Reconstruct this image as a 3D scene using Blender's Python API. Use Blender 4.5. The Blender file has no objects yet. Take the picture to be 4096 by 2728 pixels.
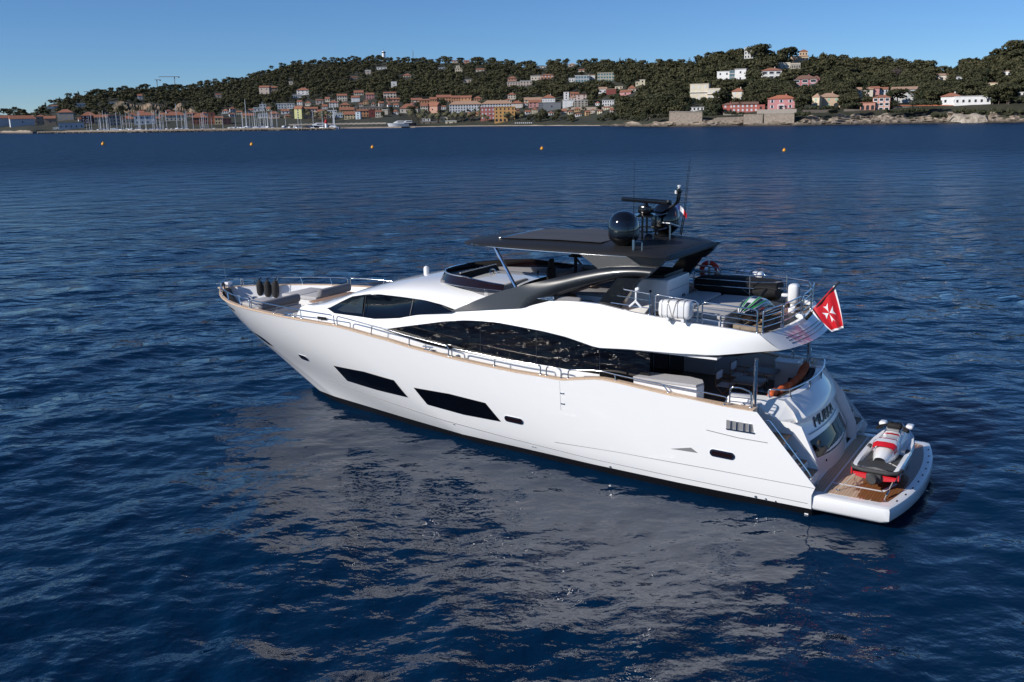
import bpy, bmesh, math, random
import numpy as np
from mathutils import Vector, Matrix, noise
from mathutils.geometry import delaunay_2d_cdt
random.seed(7); RNG = np.random.default_rng(11)
SC = bpy.context.scene; COL = SC.collection
rad = math.radians

# ------------------------------------------------------------------ camera
FPX, PITCH, ROLL, CAMH = 3850.0, rad(13.153), rad(1.021), 10.492
def cam_axes():
    r0 = Vector((1, 0, 0)); f = Vector((0, math.cos(PITCH), -math.sin(PITCH))); u0 = Vector((0, math.sin(PITCH), math.cos(PITCH)))
    c, s = math.cos(ROLL), math.sin(ROLL)
    return r0*c - u0*s, u0*c + r0*s, f
cam_data = bpy.data.cameras.new('camera'); cam = bpy.data.objects.new('camera', cam_data); COL.objects.link(cam)
_r, _u, _f = cam_axes()
cam.matrix_world = Matrix(((_r.x, _u.x, -_f.x, 0), (_r.y, _u.y, -_f.y, 0), (_r.z, _u.z, -_f.z, CAMH), (0, 0, 0, 1)))
cam_data.sensor_width = 36; cam_data.lens = FPX/4096*36; cam_data.clip_start = .5; cam_data.clip_end = 20000
SC.camera = cam

YX, YY, YH = 11.4348, 24.9283, rad(147.663)   # where the yacht lies and how it heads
# ------------------------------------------------------------------ daylight
SUN_EL = rad(29); SUN_DIR = Vector((-.904*math.cos(SUN_EL), -.428*math.cos(SUN_EL), math.sin(SUN_EL))).normalized()
W = bpy.data.worlds.new('World'); SC.world = W; W.use_nodes = True
nt = W.node_tree; bg = nt.nodes['Background']; sky = nt.nodes.new('ShaderNodeTexSky')
sky.sky_type = 'NISHITA'; sky.sun_disc = False; sky.sun_elevation = SUN_EL
sky.sun_rotation = math.atan2(SUN_DIR.x, SUN_DIR.y)
sky.altitude = 9000; sky.air_density = 2.4; sky.dust_density = .05; sky.ozone_density = 7.6
nt.links.new(sky.outputs[0], bg.inputs[0]); bg.inputs[1].default_value = .101
sl = bpy.data.lights.new('sun', 'SUN'); sl.energy = 4.8; sl.angle = rad(.5); sl.color = (1, .95, .88)
so = bpy.data.objects.new('sun', sl); COL.objects.link(so)
so.rotation_euler = SUN_DIR.to_track_quat('Z', 'Y').to_euler(); so.location = SUN_DIR*60
SC.view_settings.view_transform = 'Standard'; SC.view_settings.look = 'None'; SC.view_settings.gamma = 1
SC.view_settings.use_curve_mapping = False; SC.view_settings.exposure = 0.0

# ------------------------------------------------------------------ helpers
def tag(o, label=None, cat=None, group=None, kind=None):
    for k, v in (('label', label), ('category', cat), ('group', group), ('kind', kind)):
        if v: o[k] = v
    return o
def link(name, me, parent=None):
    o = bpy.data.objects.new(name, me); COL.objects.link(o)
    if parent is not None: o.parent = parent
    return o
def copy_tree(o, parent=None):
    c = o.copy(); COL.objects.link(c); c.parent = parent
    for ch in list(o.children): copy_tree(ch, c)
    return c
def smooth(me, ang=35):
    if ang is None: return
    me.polygons.foreach_set('use_smooth', [True]*len(me.polygons)); me.set_sharp_from_angle(angle=rad(ang))
class MB:
    def __init__(s): s.v = []; s.f = []
    def add(s, vs, fs):
        b = len(s.v); s.v += [tuple(p) for p in vs]; s.f += [tuple(b+i for i in f) for f in fs]; return s
    def box(s, x0, x1, y0, y1, z0, z1):
        vs = [(x, y, z) for z in (z0, z1) for y in (y0, y1) for x in (x0, x1)]
        return s.add(vs, [(0, 2, 3, 1), (4, 5, 7, 6), (0, 1, 5, 4), (2, 6, 7, 3), (0, 4, 6, 2), (1, 3, 7, 5)])
    def rbox(s, x0, x1, y0, y1, z0, z1, b=.04, seg=2, M=None):
        bm = bmesh.new(); bmesh.ops.create_cube(bm, size=1)
        for v in bm.verts: v.co = Vector(((x0+x1)/2+v.co.x*(x1-x0), (y0+y1)/2+v.co.y*(y1-y0), (z0+z1)/2+v.co.z*(z1-z0)))
        b = min(b, .49*min(abs(x1-x0), abs(y1-y0), abs(z1-z0)))
        bmesh.ops.bevel(bm, geom=bm.edges[:], offset=b, segments=seg, affect='EDGES', profile=.5)
        if M is not None: bmesh.ops.transform(bm, matrix=M, verts=bm.verts)
        return s.bm(bm)
    def bm(s, bm):
        bm.verts.index_update(); s.add([v.co for v in bm.verts], [[v.index for v in f.verts] for f in bm.faces]); bm.free(); return s
    def tube(s, pts, r, n=6, closed=False, caps=True):
        P = [Vector(p) for p in pts]; m = len(P); rs = r if isinstance(r, (list, tuple)) else [r]*m
        up = None; rings = []
        for i in range(m):
            a = P[(i-1) % m] if (i > 0 or closed) else P[i]; b = P[(i+1) % m] if (i < m-1 or closed) else P[i]
            t = (b-a).normalized()
            if up is None: up = t.orthogonal().normalized()
            up = (up - t*up.dot(t)); up = up.normalized() if up.length > 1e-6 else t.orthogonal().normalized()
            sd = t.cross(up)
            rings.append([P[i]+(up*math.cos(k*2*math.pi/n)+sd*math.sin(k*2*math.pi/n))*rs[i] for k in range(n)])
        fs = []
        for i in range(m if closed else m-1):
            j = (i+1) % m
            for k in range(n): fs.append((i*n+k, i*n+(k+1) % n, j*n+(k+1) % n, j*n+k))
        if caps and not closed: fs += [tuple(range(n))[::-1], tuple((m-1)*n+k for k in range(n))]
        return s.add([p for r_ in rings for p in r_], fs)
    def lathe(s, prof, c=(0, 0, 0), n=20, M=None):
        vs = []; fs = []; m = len(prof)
        for r, z in prof:
            for k in range(n):
                p = Vector((r*math.cos(2*math.pi*k/n), r*math.sin(2*math.pi*k/n), z))
                if M is not None: p = M @ p
                vs.append(p+Vector(c))
        for i in range(m-1):
            for k in range(n): fs.append((i*n+k, i*n+(k+1) % n, (i+1)*n+(k+1) % n, (i+1)*n+k))
        fs += [tuple(range(n))[::-1], tuple((m-1)*n+k for k in range(n))]
        return s.add(vs, fs)
    def loft(s, rows, closed=False, capA=False, capB=False):
        n = len(rows[0]); fs = []
        for i in range(len(rows)-1):
            for k in range(n if closed else n-1): fs.append((i*n+k, i*n+(k+1) % n, (i+1)*n+(k+1) % n, (i+1)*n+k))
        if capA: fs.append(tuple(range(n))[::-1])
        if capB: fs.append(tuple((len(rows)-1)*n+k for k in range(n)))
        return s.add([p for r in rows for p in r], fs)
    def prism(s, out, z0, z1, fn=None):          # outline in xy, extruded in z (fn maps the point)
        n = len(out); vs = [(x, y, z0) for x, y in out]+[(x, y, z1) for x, y in out]
        if fn: vs = [fn(*p) for p in vs]
        return s.add(vs, [tuple(range(n))[::-1], tuple(range(n, 2*n))]+[(i, (i+1) % n, n+(i+1) % n, n+i) for i in range(n)])
    def mirror(s):
        b = len(s.v); s.v += [(x, -y, z) for x, y, z in s.v[:b]]; s.f += [tuple(b+i for i in f)[::-1] for f in s.f[:]]; return s
    def build(s, name, mat, parent=None, ang=35, recalc=True):
        me = bpy.data.meshes.new(name); me.from_pydata(s.v, [], s.f); 
        if recalc:
            bm = bmesh.new(); bm.from_mesh(me); bmesh.ops.recalc_face_normals(bm, faces=bm.faces); bm.to_mesh(me); bm.free()
        me.materials.append(mat); smooth(me, ang); return link(name, me, parent)
def empty(name, loc=(0, 0, 0), parent=None, rz=0):
    o = bpy.data.objects.new(name, None); COL.objects.link(o); o.location = loc; o.rotation_euler.z = rz; o.empty_display_size = .2
    if parent: o.parent = parent
    return o
def fillet(pts, r=.12, n=5, closed=False):
    P = [Vector(p) for p in pts]; out = []; m = len(P)
    for i in range(m):
        if not closed and i in (0, m-1): out.append(P[i]); continue
        a, b, c = P[i-1], P[i], P[(i+1) % m]
        d1 = (a-b); d2 = (c-b); k = min(r, d1.length*.48, d2.length*.48)
        p0 = b+d1.normalized()*k; p1 = b+d2.normalized()*k
        for j in range(n+1):
            t = j/n; out.append(p0*(1-t)**2+b*2*t*(1-t)+p1*t*t)
    return out
def along(x0, x1, n): return [x0+(x1-x0)*i/(n-1) for i in range(n)]
def interp(x, T):
    return float(np.interp(x, [t[0] for t in T], [t[1] for t in T]))
def resample(pts, n):
    P = [Vector(p) for p in pts]; L = [0]
    for i in range(1, len(P)): L.append(L[-1]+(P[i]-P[i-1]).length)
    out = []
    for k in range(n):
        s = L[-1]*k/(n-1); j = 1
        while j < len(L)-1 and L[j] < s: j += 1
        t = 0 if L[j] == L[j-1] else (s-L[j-1])/(L[j]-L[j-1]); out.append(P[j-1].lerp(P[j], t))
    return out
def panel(name, poly, fn, mat, parent, th=.03, step=.35, ang=40, both=True):
    """a sheet with thickness: polygon in (X,Z), fn(X,Z)->Y of its outer face; mirrored copy is a second object"""
    n = len(poly); dense = []
    for i in range(n):
        a, b = Vector(poly[i]), Vector(poly[(i+1) % n]); k = max(1, int((b-a).length/step))
        dense += [a.lerp(b, j/k) for j in range(k)]
    nb = len(dense); xs = [p[0] for p in poly]; zs = [p[1] for p in poly]; pts = list(dense)
    def inside(x, z):
        c = False; j = nb-1
        for i in range(nb):
            if (dense[i][1] > z) != (dense[j][1] > z) and x < (dense[j][0]-dense[i][0])*(z-dense[i][1])/(dense[j][1]-dense[i][1])+dense[i][0]: c = not c
            j = i
        return c
    x = min(xs)+step
    while x < max(xs):
        z = min(zs)+step*.6
        while z < max(zs):
            if inside(x, z) and min((Vector((x, z))-q).length for q in dense) > step*.35: pts.append(Vector((x, z)))
            z += step*.6
        x += step
    ed = [(i, (i+1) % nb) for i in range(nb)]
    vo, eo, fo, *_ = delaunay_2d_cdt(pts, ed, [], 1, 1e-6)
    m = len(vo)
    V = [(v[0], fn(v[0], v[1]), v[1]) for v in vo]+[(v[0], fn(v[0], v[1])-th, v[1]) for v in vo]
    F = [tuple(f) for f in fo]+[tuple(m+i for i in f)[::-1] for f in fo]
    cnt = {}
    for f in fo:
        for i in range(len(f)):
            e = (f[i], f[(i+1) % len(f)]); cnt[e] = 1
    F += [(a, a+m, b+m, b) for (a, b) in cnt if (b, a) not in cnt]
    out = []
    for sgn in ((1, -1) if both else (1,)):
        mb = MB(); mb.add([(p[0], p[1]*sgn, p[2]) for p in V], F); out.append(mb.build(name, mat, parent, ang))
    return out

# ------------------------------------------------------------------ materials
def mat(name, col, rough=.5, metal=0, coat=0, spec=.5, noise=0, nscale=8, bump=0, bscale=40, coat_r=.04, ior=1.5):
    m = bpy.data.materials.new(name); m.use_nodes = True; n = m.node_tree; b = n.nodes['Principled BSDF']
    b.inputs['Base Color'].default_value = (*col, 1); b.inputs['Roughness'].default_value = rough; b.inputs['Metallic'].default_value = metal
    b.inputs['Coat Weight'].default_value = coat; b.inputs['Coat Roughness'].default_value = coat_r; b.inputs['Specular IOR Level'].default_value = spec
    b.inputs['IOR'].default_value = ior
    tc = n.nodes.new('ShaderNodeTexCoord')
    if noise:
        t = n.nodes.new('ShaderNodeTexNoise'); t.inputs['Scale'].default_value = nscale; t.inputs['Detail'].default_value = 6
        n.links.new(tc.outputs['Object'], t.inputs['Vector'])
        r = n.nodes.new('ShaderNodeMapRange'); r.inputs[1].default_value = .3; r.inputs[2].default_value = .7
        r.inputs[3].default_value = 1-noise; r.inputs[4].default_value = 1+noise; n.links.new(t.outputs[0], r.inputs[0])
        x = n.nodes.new('ShaderNodeVectorMath'); x.operation = 'SCALE'; x.inputs[0].default_value = col
        n.links.new(r.outputs[0], x.inputs['Scale']); n.links.new(x.outputs[0], b.inputs['Base Color'])
    if bump:
        t = n.nodes.new('ShaderNodeTexNoise'); t.inputs['Scale'].default_value = bscale; t.inputs['Detail'].default_value = 4
        n.links.new(tc.outputs['Object'], t.inputs['Vector'])
        k = n.nodes.new('ShaderNodeBump'); k.inputs['Strength'].default_value = bump; k.inputs['Distance'].default_value = .02
        n.links.new(t.outputs[0], k.inputs['Height']); n.links.new(k.outputs[0], b.inputs['Normal'])
    return m
def plank_mat(name, c1, c2, axis='Y', pitch=.07, wet=None, rough=.55, seam=(.012, .01, .009)):
    """planked decking: seams across one axis, grain noise, an optional wet patch with a shape of its own"""
    m = bpy.data.materials.new(name); m.use_nodes = True; n = m.node_tree; b = n.nodes['Principled BSDF']; L = n.links
    tc = n.nodes.new('ShaderNodeTexCoord'); sp = n.nodes.new('ShaderNodeSeparateXYZ'); L.new(tc.outputs['Object'], sp.inputs[0])
    mu = n.nodes.new('ShaderNodeMath'); mu.operation = 'DIVIDE'; mu.inputs[1].default_value = pitch; L.new(sp.outputs[axis], mu.inputs[0])
    fl = n.nodes.new('ShaderNodeMath'); fl.operation = 'FLOOR'; L.new(mu.outputs[0], fl.inputs[0])
    fr = n.nodes.new('ShaderNodeMath'); fr.operation = 'FRACT'; L.new(mu.outputs[0], fr.inputs[0])
    wn = n.nodes.new('ShaderNodeTexWhiteNoise'); wn.noise_dimensions = '1D'; L.new(fl.outputs[0], wn.inputs['W'])
    mp = n.nodes.new('ShaderNodeMapping'); mp.inputs['Scale'].default_value = (3, 40, 3) if axis == 'Y' else (40, 3, 3); L.new(tc.outputs['Object'], mp.inputs[0])
    nz = n.nodes.new('ShaderNodeTexNoise'); nz.inputs['Scale'].default_value = 1; nz.inputs['Detail'].default_value = 5; L.new(mp.outputs[0], nz.inputs['Vector'])
    ad = n.nodes.new('ShaderNodeMath'); ad.operation = 'MULTIPLY_ADD'; ad.inputs[1].default_value = .55; L.new(wn.outputs[0], ad.inputs[0])
    hf = n.nodes.new('ShaderNodeMath'); hf.operation = 'MULTIPLY'; hf.inputs[1].default_value = .5; L.new(nz.outputs[0], hf.inputs[0]); L.new(hf.outputs[0], ad.inputs[2])
    mx = n.nodes.new('ShaderNodeMix'); mx.data_type = 'RGBA'; mx.inputs[6].default_value = (*c1, 1); mx.inputs[7].default_value = (*c2, 1); L.new(ad.outputs[0], mx.inputs[0])
    out = mx.outputs[2]
    gt = n.nodes.new('ShaderNodeMath'); gt.operation = 'LESS_THAN'; gt.inputs[1].default_value = .1; L.new(fr.outputs[0], gt.inputs[0])
    m2 = n.nodes.new('ShaderNodeMix'); m2.data_type = 'RGBA'; m2.inputs[7].default_value = (*seam, 1); L.new(gt.outputs[0], m2.inputs[0]); L.new(out, m2.inputs[6]); out = m2.outputs[2]
    b.inputs['Roughness'].default_value = rough
    if wet:
        cx, cy, rx, ry, wc = wet
        vm = n.nodes.new('ShaderNodeMapping'); vm.inputs['Location'].default_value = (-cx/rx, -cy/ry, 0); vm.inputs['Scale'].default_value = (1/rx, 1/ry, 0); L.new(tc.outputs['Object'], vm.inputs[0])
        ln = n.nodes.new('ShaderNodeVectorMath'); ln.operation = 'LENGTH'; L.new(vm.outputs[0], ln.inputs[0])
        mp2 = n.nodes.new('ShaderNodeMapping'); mp2.inputs['Scale'].default_value = (2.2, 14, 1) if axis == 'Y' else (14, 2.2, 1); L.new(tc.outputs['Object'], mp2.inputs[0])
        n2 = n.nodes.new('ShaderNodeTexNoise'); n2.inputs['Scale'].default_value = 1; n2.inputs['Detail'].default_value = 3; L.new(mp2.outputs[0], n2.inputs['Vector'])
        s_ = n.nodes.new('ShaderNodeMath'); s_.operation = 'MULTIPLY_ADD'; s_.inputs[1].default_value = .9; L.new(n2.outputs[0], s_.inputs[0]); L.new(ln.outputs['Value'], s_.inputs[2])
        rg = n.nodes.new('ShaderNodeMapRange'); rg.inputs[1].default_value = 1.42; rg.inputs[2].default_value = 1.48; rg.inputs[3].default_value = 1; rg.inputs[4].default_value = 0; L.new(s_.outputs[0], rg.inputs[0])
        m3 = n.nodes.new('ShaderNodeMix'); m3.data_type = 'RGBA'; m3.blend_type = 'MULTIPLY'; m3.inputs[7].default_value = (*wc, 1); L.new(rg.outputs[0], m3.inputs[0]); L.new(out, m3.inputs[6]); out = m3.outputs[2]
        r2 = n.nodes.new('ShaderNodeMapRange'); r2.inputs[3].default_value = rough; r2.inputs[4].default_value = .18; L.new(rg.outputs[0], r2.inputs[0]); L.new(r2.outputs[0], b.inputs['Roughness'])
    L.new(out, b.inputs['Base Color']); return m
M = {}
M['gel'] = mat('white_gelcoat', (.80, .80, .80), .35, coat=1, coat_r=.015)
M['gel2'] = mat('white_moulding', (.78, .78, .785), .4, coat=.4, coat_r=.1)
M['boot'] = mat('black_antifouling', (.006, .006, .008), .45)
M['glass'] = mat('dark_glass', (.002, .002, .003), .01, spec=.6, ior=1.5)
M['tint'] = mat('smoked_screen', (.012, .006, .007), .03)
M['charcoal'] = mat('charcoal_paint', (.017, .017, .018), .5, spec=.35)
M['arch'] = mat('metallic_charcoal', (.011, .014, .018), .34, coat=.3, coat_r=.1)
M['stern_glass'] = mat('stern_glass', (.002, .003, .006), .02, spec=.2)
M['blackgloss'] = mat('black_gloss', (.004, .004, .005), .12, spec=.5)
M['domeblack'] = mat('dome_gloss', (.003, .003, .004), .06, coat=1, coat_r=.02)
M['seam'] = mat('dark_seam', (.02, .02, .022), .4)
M['black'] = mat('black_fabric', (.006, .006, .007), .8, noise=.3, nscale=30, bump=.3)
M['fender'] = mat('fender_cover', (.022, .021, .022), .9, noise=.25, nscale=60, bump=.5, bscale=120)
M['chrome'] = mat('polished_steel', (.72, .72, .72), .11, metal=1)
M['steel'] = mat('brushed_steel', (.5, .5, .5), .25, metal=1)
M['cushion'] = mat('pale_grey_cushion', (.43, .42, .42), .85, noise=.05, nscale=20, bump=.15, bscale=60)
M['cushion2'] = mat('grey_bolster', (.21, .205, .215), .9, noise=.06, nscale=20, bump=.15, bscale=60)
M['darkseat'] = mat('navy_seat', (.035, .036, .045), .85)
M['orange'] = mat('orange_cushion', (.5, .09, .02), .85, noise=.25, nscale=6, bump=.3, bscale=20)
M['teak'] = mat('teak_cap', (.58, .42, .29), .5, noise=.12, nscale=14)
M['deckteak'] = plank_mat('teak_deck', (.20, .13, .085), (.3, .2, .13), 'Y')
M['swim'] = plank_mat('swim_teak', (.47, .32, .21), (.6, .43, .30), 'X', .075, wet=(.6, .4, 1.05, 2.8, (.42, .26, .15)), rough=.6, seam=(.16, .11, .08))
M['hardteak'] = plank_mat('dark_slats', (.05, .041, .034), (.095, .078, .062), 'Y', .11, rough=.5)
M['tabletop'] = mat('grey_tabletop', (.22, .22, .22), .5)
M['tealwood'] = mat('chair_wood', (.3, .16, .08), .5, noise=.2)
M['red'] = mat('red_paint', (.55, .012, .02), .4)
M['ringred'] = mat('lifebuoy_red', (.6, .045, .03), .5)
M['whitefab'] = mat('white_fabric', (.75, .75, .77), .8)
M['green'] = mat('bright_green', (.03, .36, .03), .25, coat=1)
M['graphite'] = mat('graphite_gloss', (.01, .015, .02), .15, coat=1)
M['whitegloss'] = mat('white_gloss', (.78, .78, .79), .2, coat=1)
M['redgloss'] = mat('red_gloss', (.55, .01, .015), .2, coat=1)
M['rubber'] = mat('dark_rubber', (.045, .045, .047), .75, noise=.2, nscale=50)
M['grille'] = mat('grey_vent', (.2, .2, .21), .5)
M['strap'] = mat('webbing', (.45, .42, .36), .8)
M['darkstrap'] = mat('dark_webbing', (.08, .08, .085), .8)
M['silver'] = mat('silver_letter', (.03, .035, .04), .25, metal=.3)
M['blue'] = mat('flag_blue', (.01, .03, .16), .8)
M['plexi'] = mat('grey_side_glass', (.085, .085, .083), .15)
M['wood'] = mat('cradle_wood', (.25, .2, .15), .7, noise=.2)
M['amber'] = mat('clear_lens', (.7, .7, .68), .1)
# ================================================================== sea
def sea():
    ang = np.concatenate([np.radians(np.arange(-180, -50, 4)), np.radians(np.linspace(-50, 50, 640)), np.radians(np.arange(54, 181, 4))])
    r = np.concatenate([np.geomspace(7, 60, 560), np.geomspace(60.6, 420, 330)[0:], np.geomspace(425, 5000, 60)])
    Rr, A = np.meshgrid(r, ang, indexing='ij'); X = Rr*np.sin(A); Y = Rr*np.cos(A)
    cell = np.maximum(np.gradient(r)[:, None]*np.ones_like(A), Rr*np.gradient(ang)[None, :])
    Z = np.zeros_like(X); DX = np.zeros_like(X); DY = np.zeros_like(X); g = np.random.default_rng(5)
    wind = math.atan2(-.35, .94)
    lams = np.concatenate([np.geomspace(.38, 1.2, 34), np.geomspace(1.25, 4.2, 36), np.geomspace(4.5, 14, 14)])
    for lam in lams:
        th = wind+g.normal(0, .75 if lam < 2 else .5); k = 2*math.pi/lam; ph = g.uniform(0, 6.28)
        slope = .026 if lam < 1.2 else (.027 if lam < 4.2 else .016)
        a = slope/k*g.uniform(.5, 1.3)
        wgt = np.clip((lam/cell-3)/3, 0, 1)
        # long-period grouping so crests come in patches
        m_ = .65+.5*np.sin(X*.05*math.cos(th*3+ph)+Y*.06*math.sin(th*2+ph)+ph*3)
        p = k*(X*math.cos(th)+Y*math.sin(th))+ph; Z += a*wgt*m_*np.sin(p); q = a*.7*wgt*m_*np.cos(p); DX += q*math.cos(th); DY += q*math.sin(th)
    # the hull shelters its own lee: gentler ripples close alongside
    bx = math.cos(YH)*(X-YX)+math.sin(YH)*(Y-YY); by = -math.sin(YH)*(X-YX)+math.cos(YH)*(Y-YY)
    lee = np.exp(-((np.clip(by-3, 0, None)+np.clip(-by, 0, None)*.3)/7.)**2)*np.exp(-(np.clip(np.abs(bx-10)-9, 0, None)/6)**2)
    Z *= 1-.55*lee; DX *= 1-.55*lee; DY *= 1-.55*lee
    chop = (1+2.4*np.clip((np.hypot(X, Y)-45)/260, 0, 1))*(1-.62*lee)
    nr, na = X.shape; V = np.stack([X+DX, Y+DY, Z], -1).reshape(-1, 3)
    i, j = np.meshgrid(np.arange(nr-1), np.arange(na-1), indexing='ij'); a = (i*na+j).ravel(); F = np.stack([a, a+1, a+na+1, a+na], -1)
    me = bpy.data.meshes.new('sea'); me.vertices.add(len(V)+1); me.vertices.foreach_set('co', np.concatenate([V.ravel(), [0, 0, 0]]).astype(np.float32))
    nf = len(F); fan = np.array([(len(V), k+1, k) for k in range(na-1)]); nl = nf*4+len(fan)*3
    me.loops.add(nl); me.loops.foreach_set('vertex_index', np.concatenate([F.ravel(), fan.ravel()]).astype(np.int32))
    me.polygons.add(nf+len(fan)); me.polygons.foreach_set('loop_start', np.concatenate([np.arange(nf)*4, nf*4+np.arange(len(fan))*3]).astype(np.int32))
    me.update(calc_edges=True); me.validate(); at_ = me.attributes.new('chop', 'FLOAT', 'POINT'); at_.data.foreach_set('value', np.append(chop.ravel(), 1).astype(np.float32)); me.polygons.foreach_set('use_smooth', [True]*len(me.polygons))
    m = bpy.data.materials.new('sea_water'); m.use_nodes = True; n = m.node_tree; L = n.links; b = n.nodes['Principled BSDF']
    b.inputs['Base Color'].default_value = (.0, .0135, .042, 1); b.inputs['Roughness'].default_value = .035; b.inputs['IOR'].default_value = 1.333; b.inputs['Specular IOR Level'].default_value = .5
    tc = n.nodes.new('ShaderNodeTexCoord'); last = None; ca = n.nodes.new('ShaderNodeAttribute'); ca.attribute_name = 'chop'
    for sc, dist, det, st in ((.16, .9, 3, (1, 1.6, 1)), (.6, .2, 3, (1, 1.5, 1)), (2.1, .05, 3, (1, 1.3, 1)), (7.5, .014, 2, (1, 1, 1))):
        mp = n.nodes.new('ShaderNodeMapping'); mp.inputs['Scale'].default_value = st; mp.inputs['Rotation'].default_value = (0, 0, .35*sc); L.new(tc.outputs['Object'], mp.inputs[0])
        t = n.nodes.new('ShaderNodeTexNoise'); t.inputs['Scale'].default_value = sc; t.inputs['Detail'].default_value = det; L.new(mp.outputs[0], t.inputs['Vector'])
        k = n.nodes.new('ShaderNodeBump'); k.inputs['Distance'].default_value = dist; k.inputs['Strength'].default_value = 1; hm_ = n.nodes.new('ShaderNodeMath'); hm_.operation = 'MULTIPLY'; L.new(t.outputs[0], hm_.inputs[0]); L.new(ca.outputs['Fac'], hm_.inputs[1]); L.new(hm_.outputs[0], k.inputs['Height'])
        if last: L.new(last.outputs[0], k.inputs['Normal'])
        last = k
    rr = n.nodes.new('ShaderNodeMapRange'); rr.inputs[1].default_value = 1; rr.inputs[2].default_value = 3.2; rr.inputs[3].default_value = .035; rr.inputs[4].default_value = .38; L.new(ca.outputs['Fac'], rr.inputs[0]); L.new(rr.outputs[0], b.inputs['Roughness'])
    L.new(last.outputs[0], b.inputs['Normal']); me.materials.append(m)
    o = link('sea', me); o['kind'] = 'structure'
sea()
# ================================================================== the shore: where each bearing meets land and how its hillside climbs
def pix_ray(px, py):
    a, b = px-2048, py-1364; d = _r*(a/FPX)-_u*(b/FPX)+_f
    h = math.hypot(d.x, d.y); return math.atan2(d.x, d.y), d.z/h
T_D0 = [(-900, 1600), (0, 1436), (120, 1310), (170, 1370), (300, 1350), (600, 1265), (1000, 1210), (1360, 1170), (1560, 1115), (1700, 1165), (1900, 1128), (2300, 984), (2450, 928), (2600, 815), (2800, 791), (3000, 784), (3200, 760), (3400, 776), (3700, 790), (4096, 782), (5000, 760)]
T_ZB = [(-900, 4), (0, 4), (400, 4), (1000, 4), (1700, 3.6), (2400, 3.6), (2600, 6), (2800, 8), (3300, 9), (3550, 10.8), (3700, 12.6), (5000, 13)]
T_DR = [(-900, 1900), (0, 1720), (400, 1950), (900, 2100), (1450, 2200), (1900, 1900), (2300, 1580), (2600, 1320), (2800, 1220), (3050, 1120), (3400, 1220), (3600, 1280), (3800, 1180), (4096, 1100), (5000, 1100)]
T_RY = [(-900, 470), (0, 462), (60, 458), (110, 458), (135, 470), (165, 450), (200, 420), (300, 398), (400, 380), (500, 370), (600, 362), (650, 357), (740, 358), (830, 342), (900, 334), (940, 330), (1000, 314), (1060, 300), (1130, 274), (1180, 262), (1260, 256), (1330, 250), (1420, 243), (1500, 243), (1600, 248), (1700, 252), (1800, 250), (1900, 250), (1980, 260), (2050, 258), (2090, 270), (2150, 264), (2300, 262), (2450, 268), (2565, 268), (2585, 280), (2640, 274), (2740, 272), (2800, 258), (2860, 248), (2920, 236), (2960, 232), (3040, 240), (3150, 246), (3220, 252), (3310, 256), (3410, 268), (3530, 266), (3600, 272), (3680, 282), (3745, 294), (3775, 306), (3810, 292), (3850, 280), (3900, 276), (3960, 264), (4030, 244), (4080, 224), (4300, 214), (5000, 230)]
PXS = np.arange(-900, 5001, 20.); AZS = np.array([pix_ray(p, 470)[0] for p in PXS])
def tab(T): return np.interp(PXS, [t[0] for t in T], [t[1] for t in T])
A_D0, A_ZB, A_DR = tab(T_D0), tab(T_ZB), tab(T_DR)
A_E1 = np.array([pix_ray(p, y)[1] for p, y in zip(PXS, tab(T_RY))])
def colm(az): return tuple(float(np.interp(az, AZS, A)) for A in (A_D0, A_ZB, A_DR, A_E1))
BANK = 22.
def ground(az, d):
    d0, zb_, dr, e1 = colm(az); db = d0+BANK
    if d <= d0: return -2.0
    if d < db: q = (d-d0)/BANK; return -.6+(zb_+.6)*q**.6
    e0 = (zb_-CAMH)/db; t = min(1, (d-db)/(dr-db)); return CAMH+d*(e0+(e1-e0)*t**.85) if d <= dr else CAMH+dr*e1-(d-dr)*.25
def spot(px, py):
    """the point of the hillside seen at a pixel: bearing, distance, ground height"""
    az, e = pix_ray(px, py); d0, zb_, dr, e1 = colm(az); db = d0+BANK; e0 = (zb_-CAMH)/db
    t = max(0, min(1, (e-e0)/(e1-e0)))**(1/.85); d = db+t*(dr-db); return az, d, CAMH+d*e
def pol(az, d, z): return Vector((d*math.sin(az), d*math.cos(az), z))
def sea_pt(px, py):
    az, e = pix_ray(px, py); d = -CAMH/e; return az, d
HASH = lambda a, b: (math.sin(a*12.9898+b*78.233)*43758.5453) % 1

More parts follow.
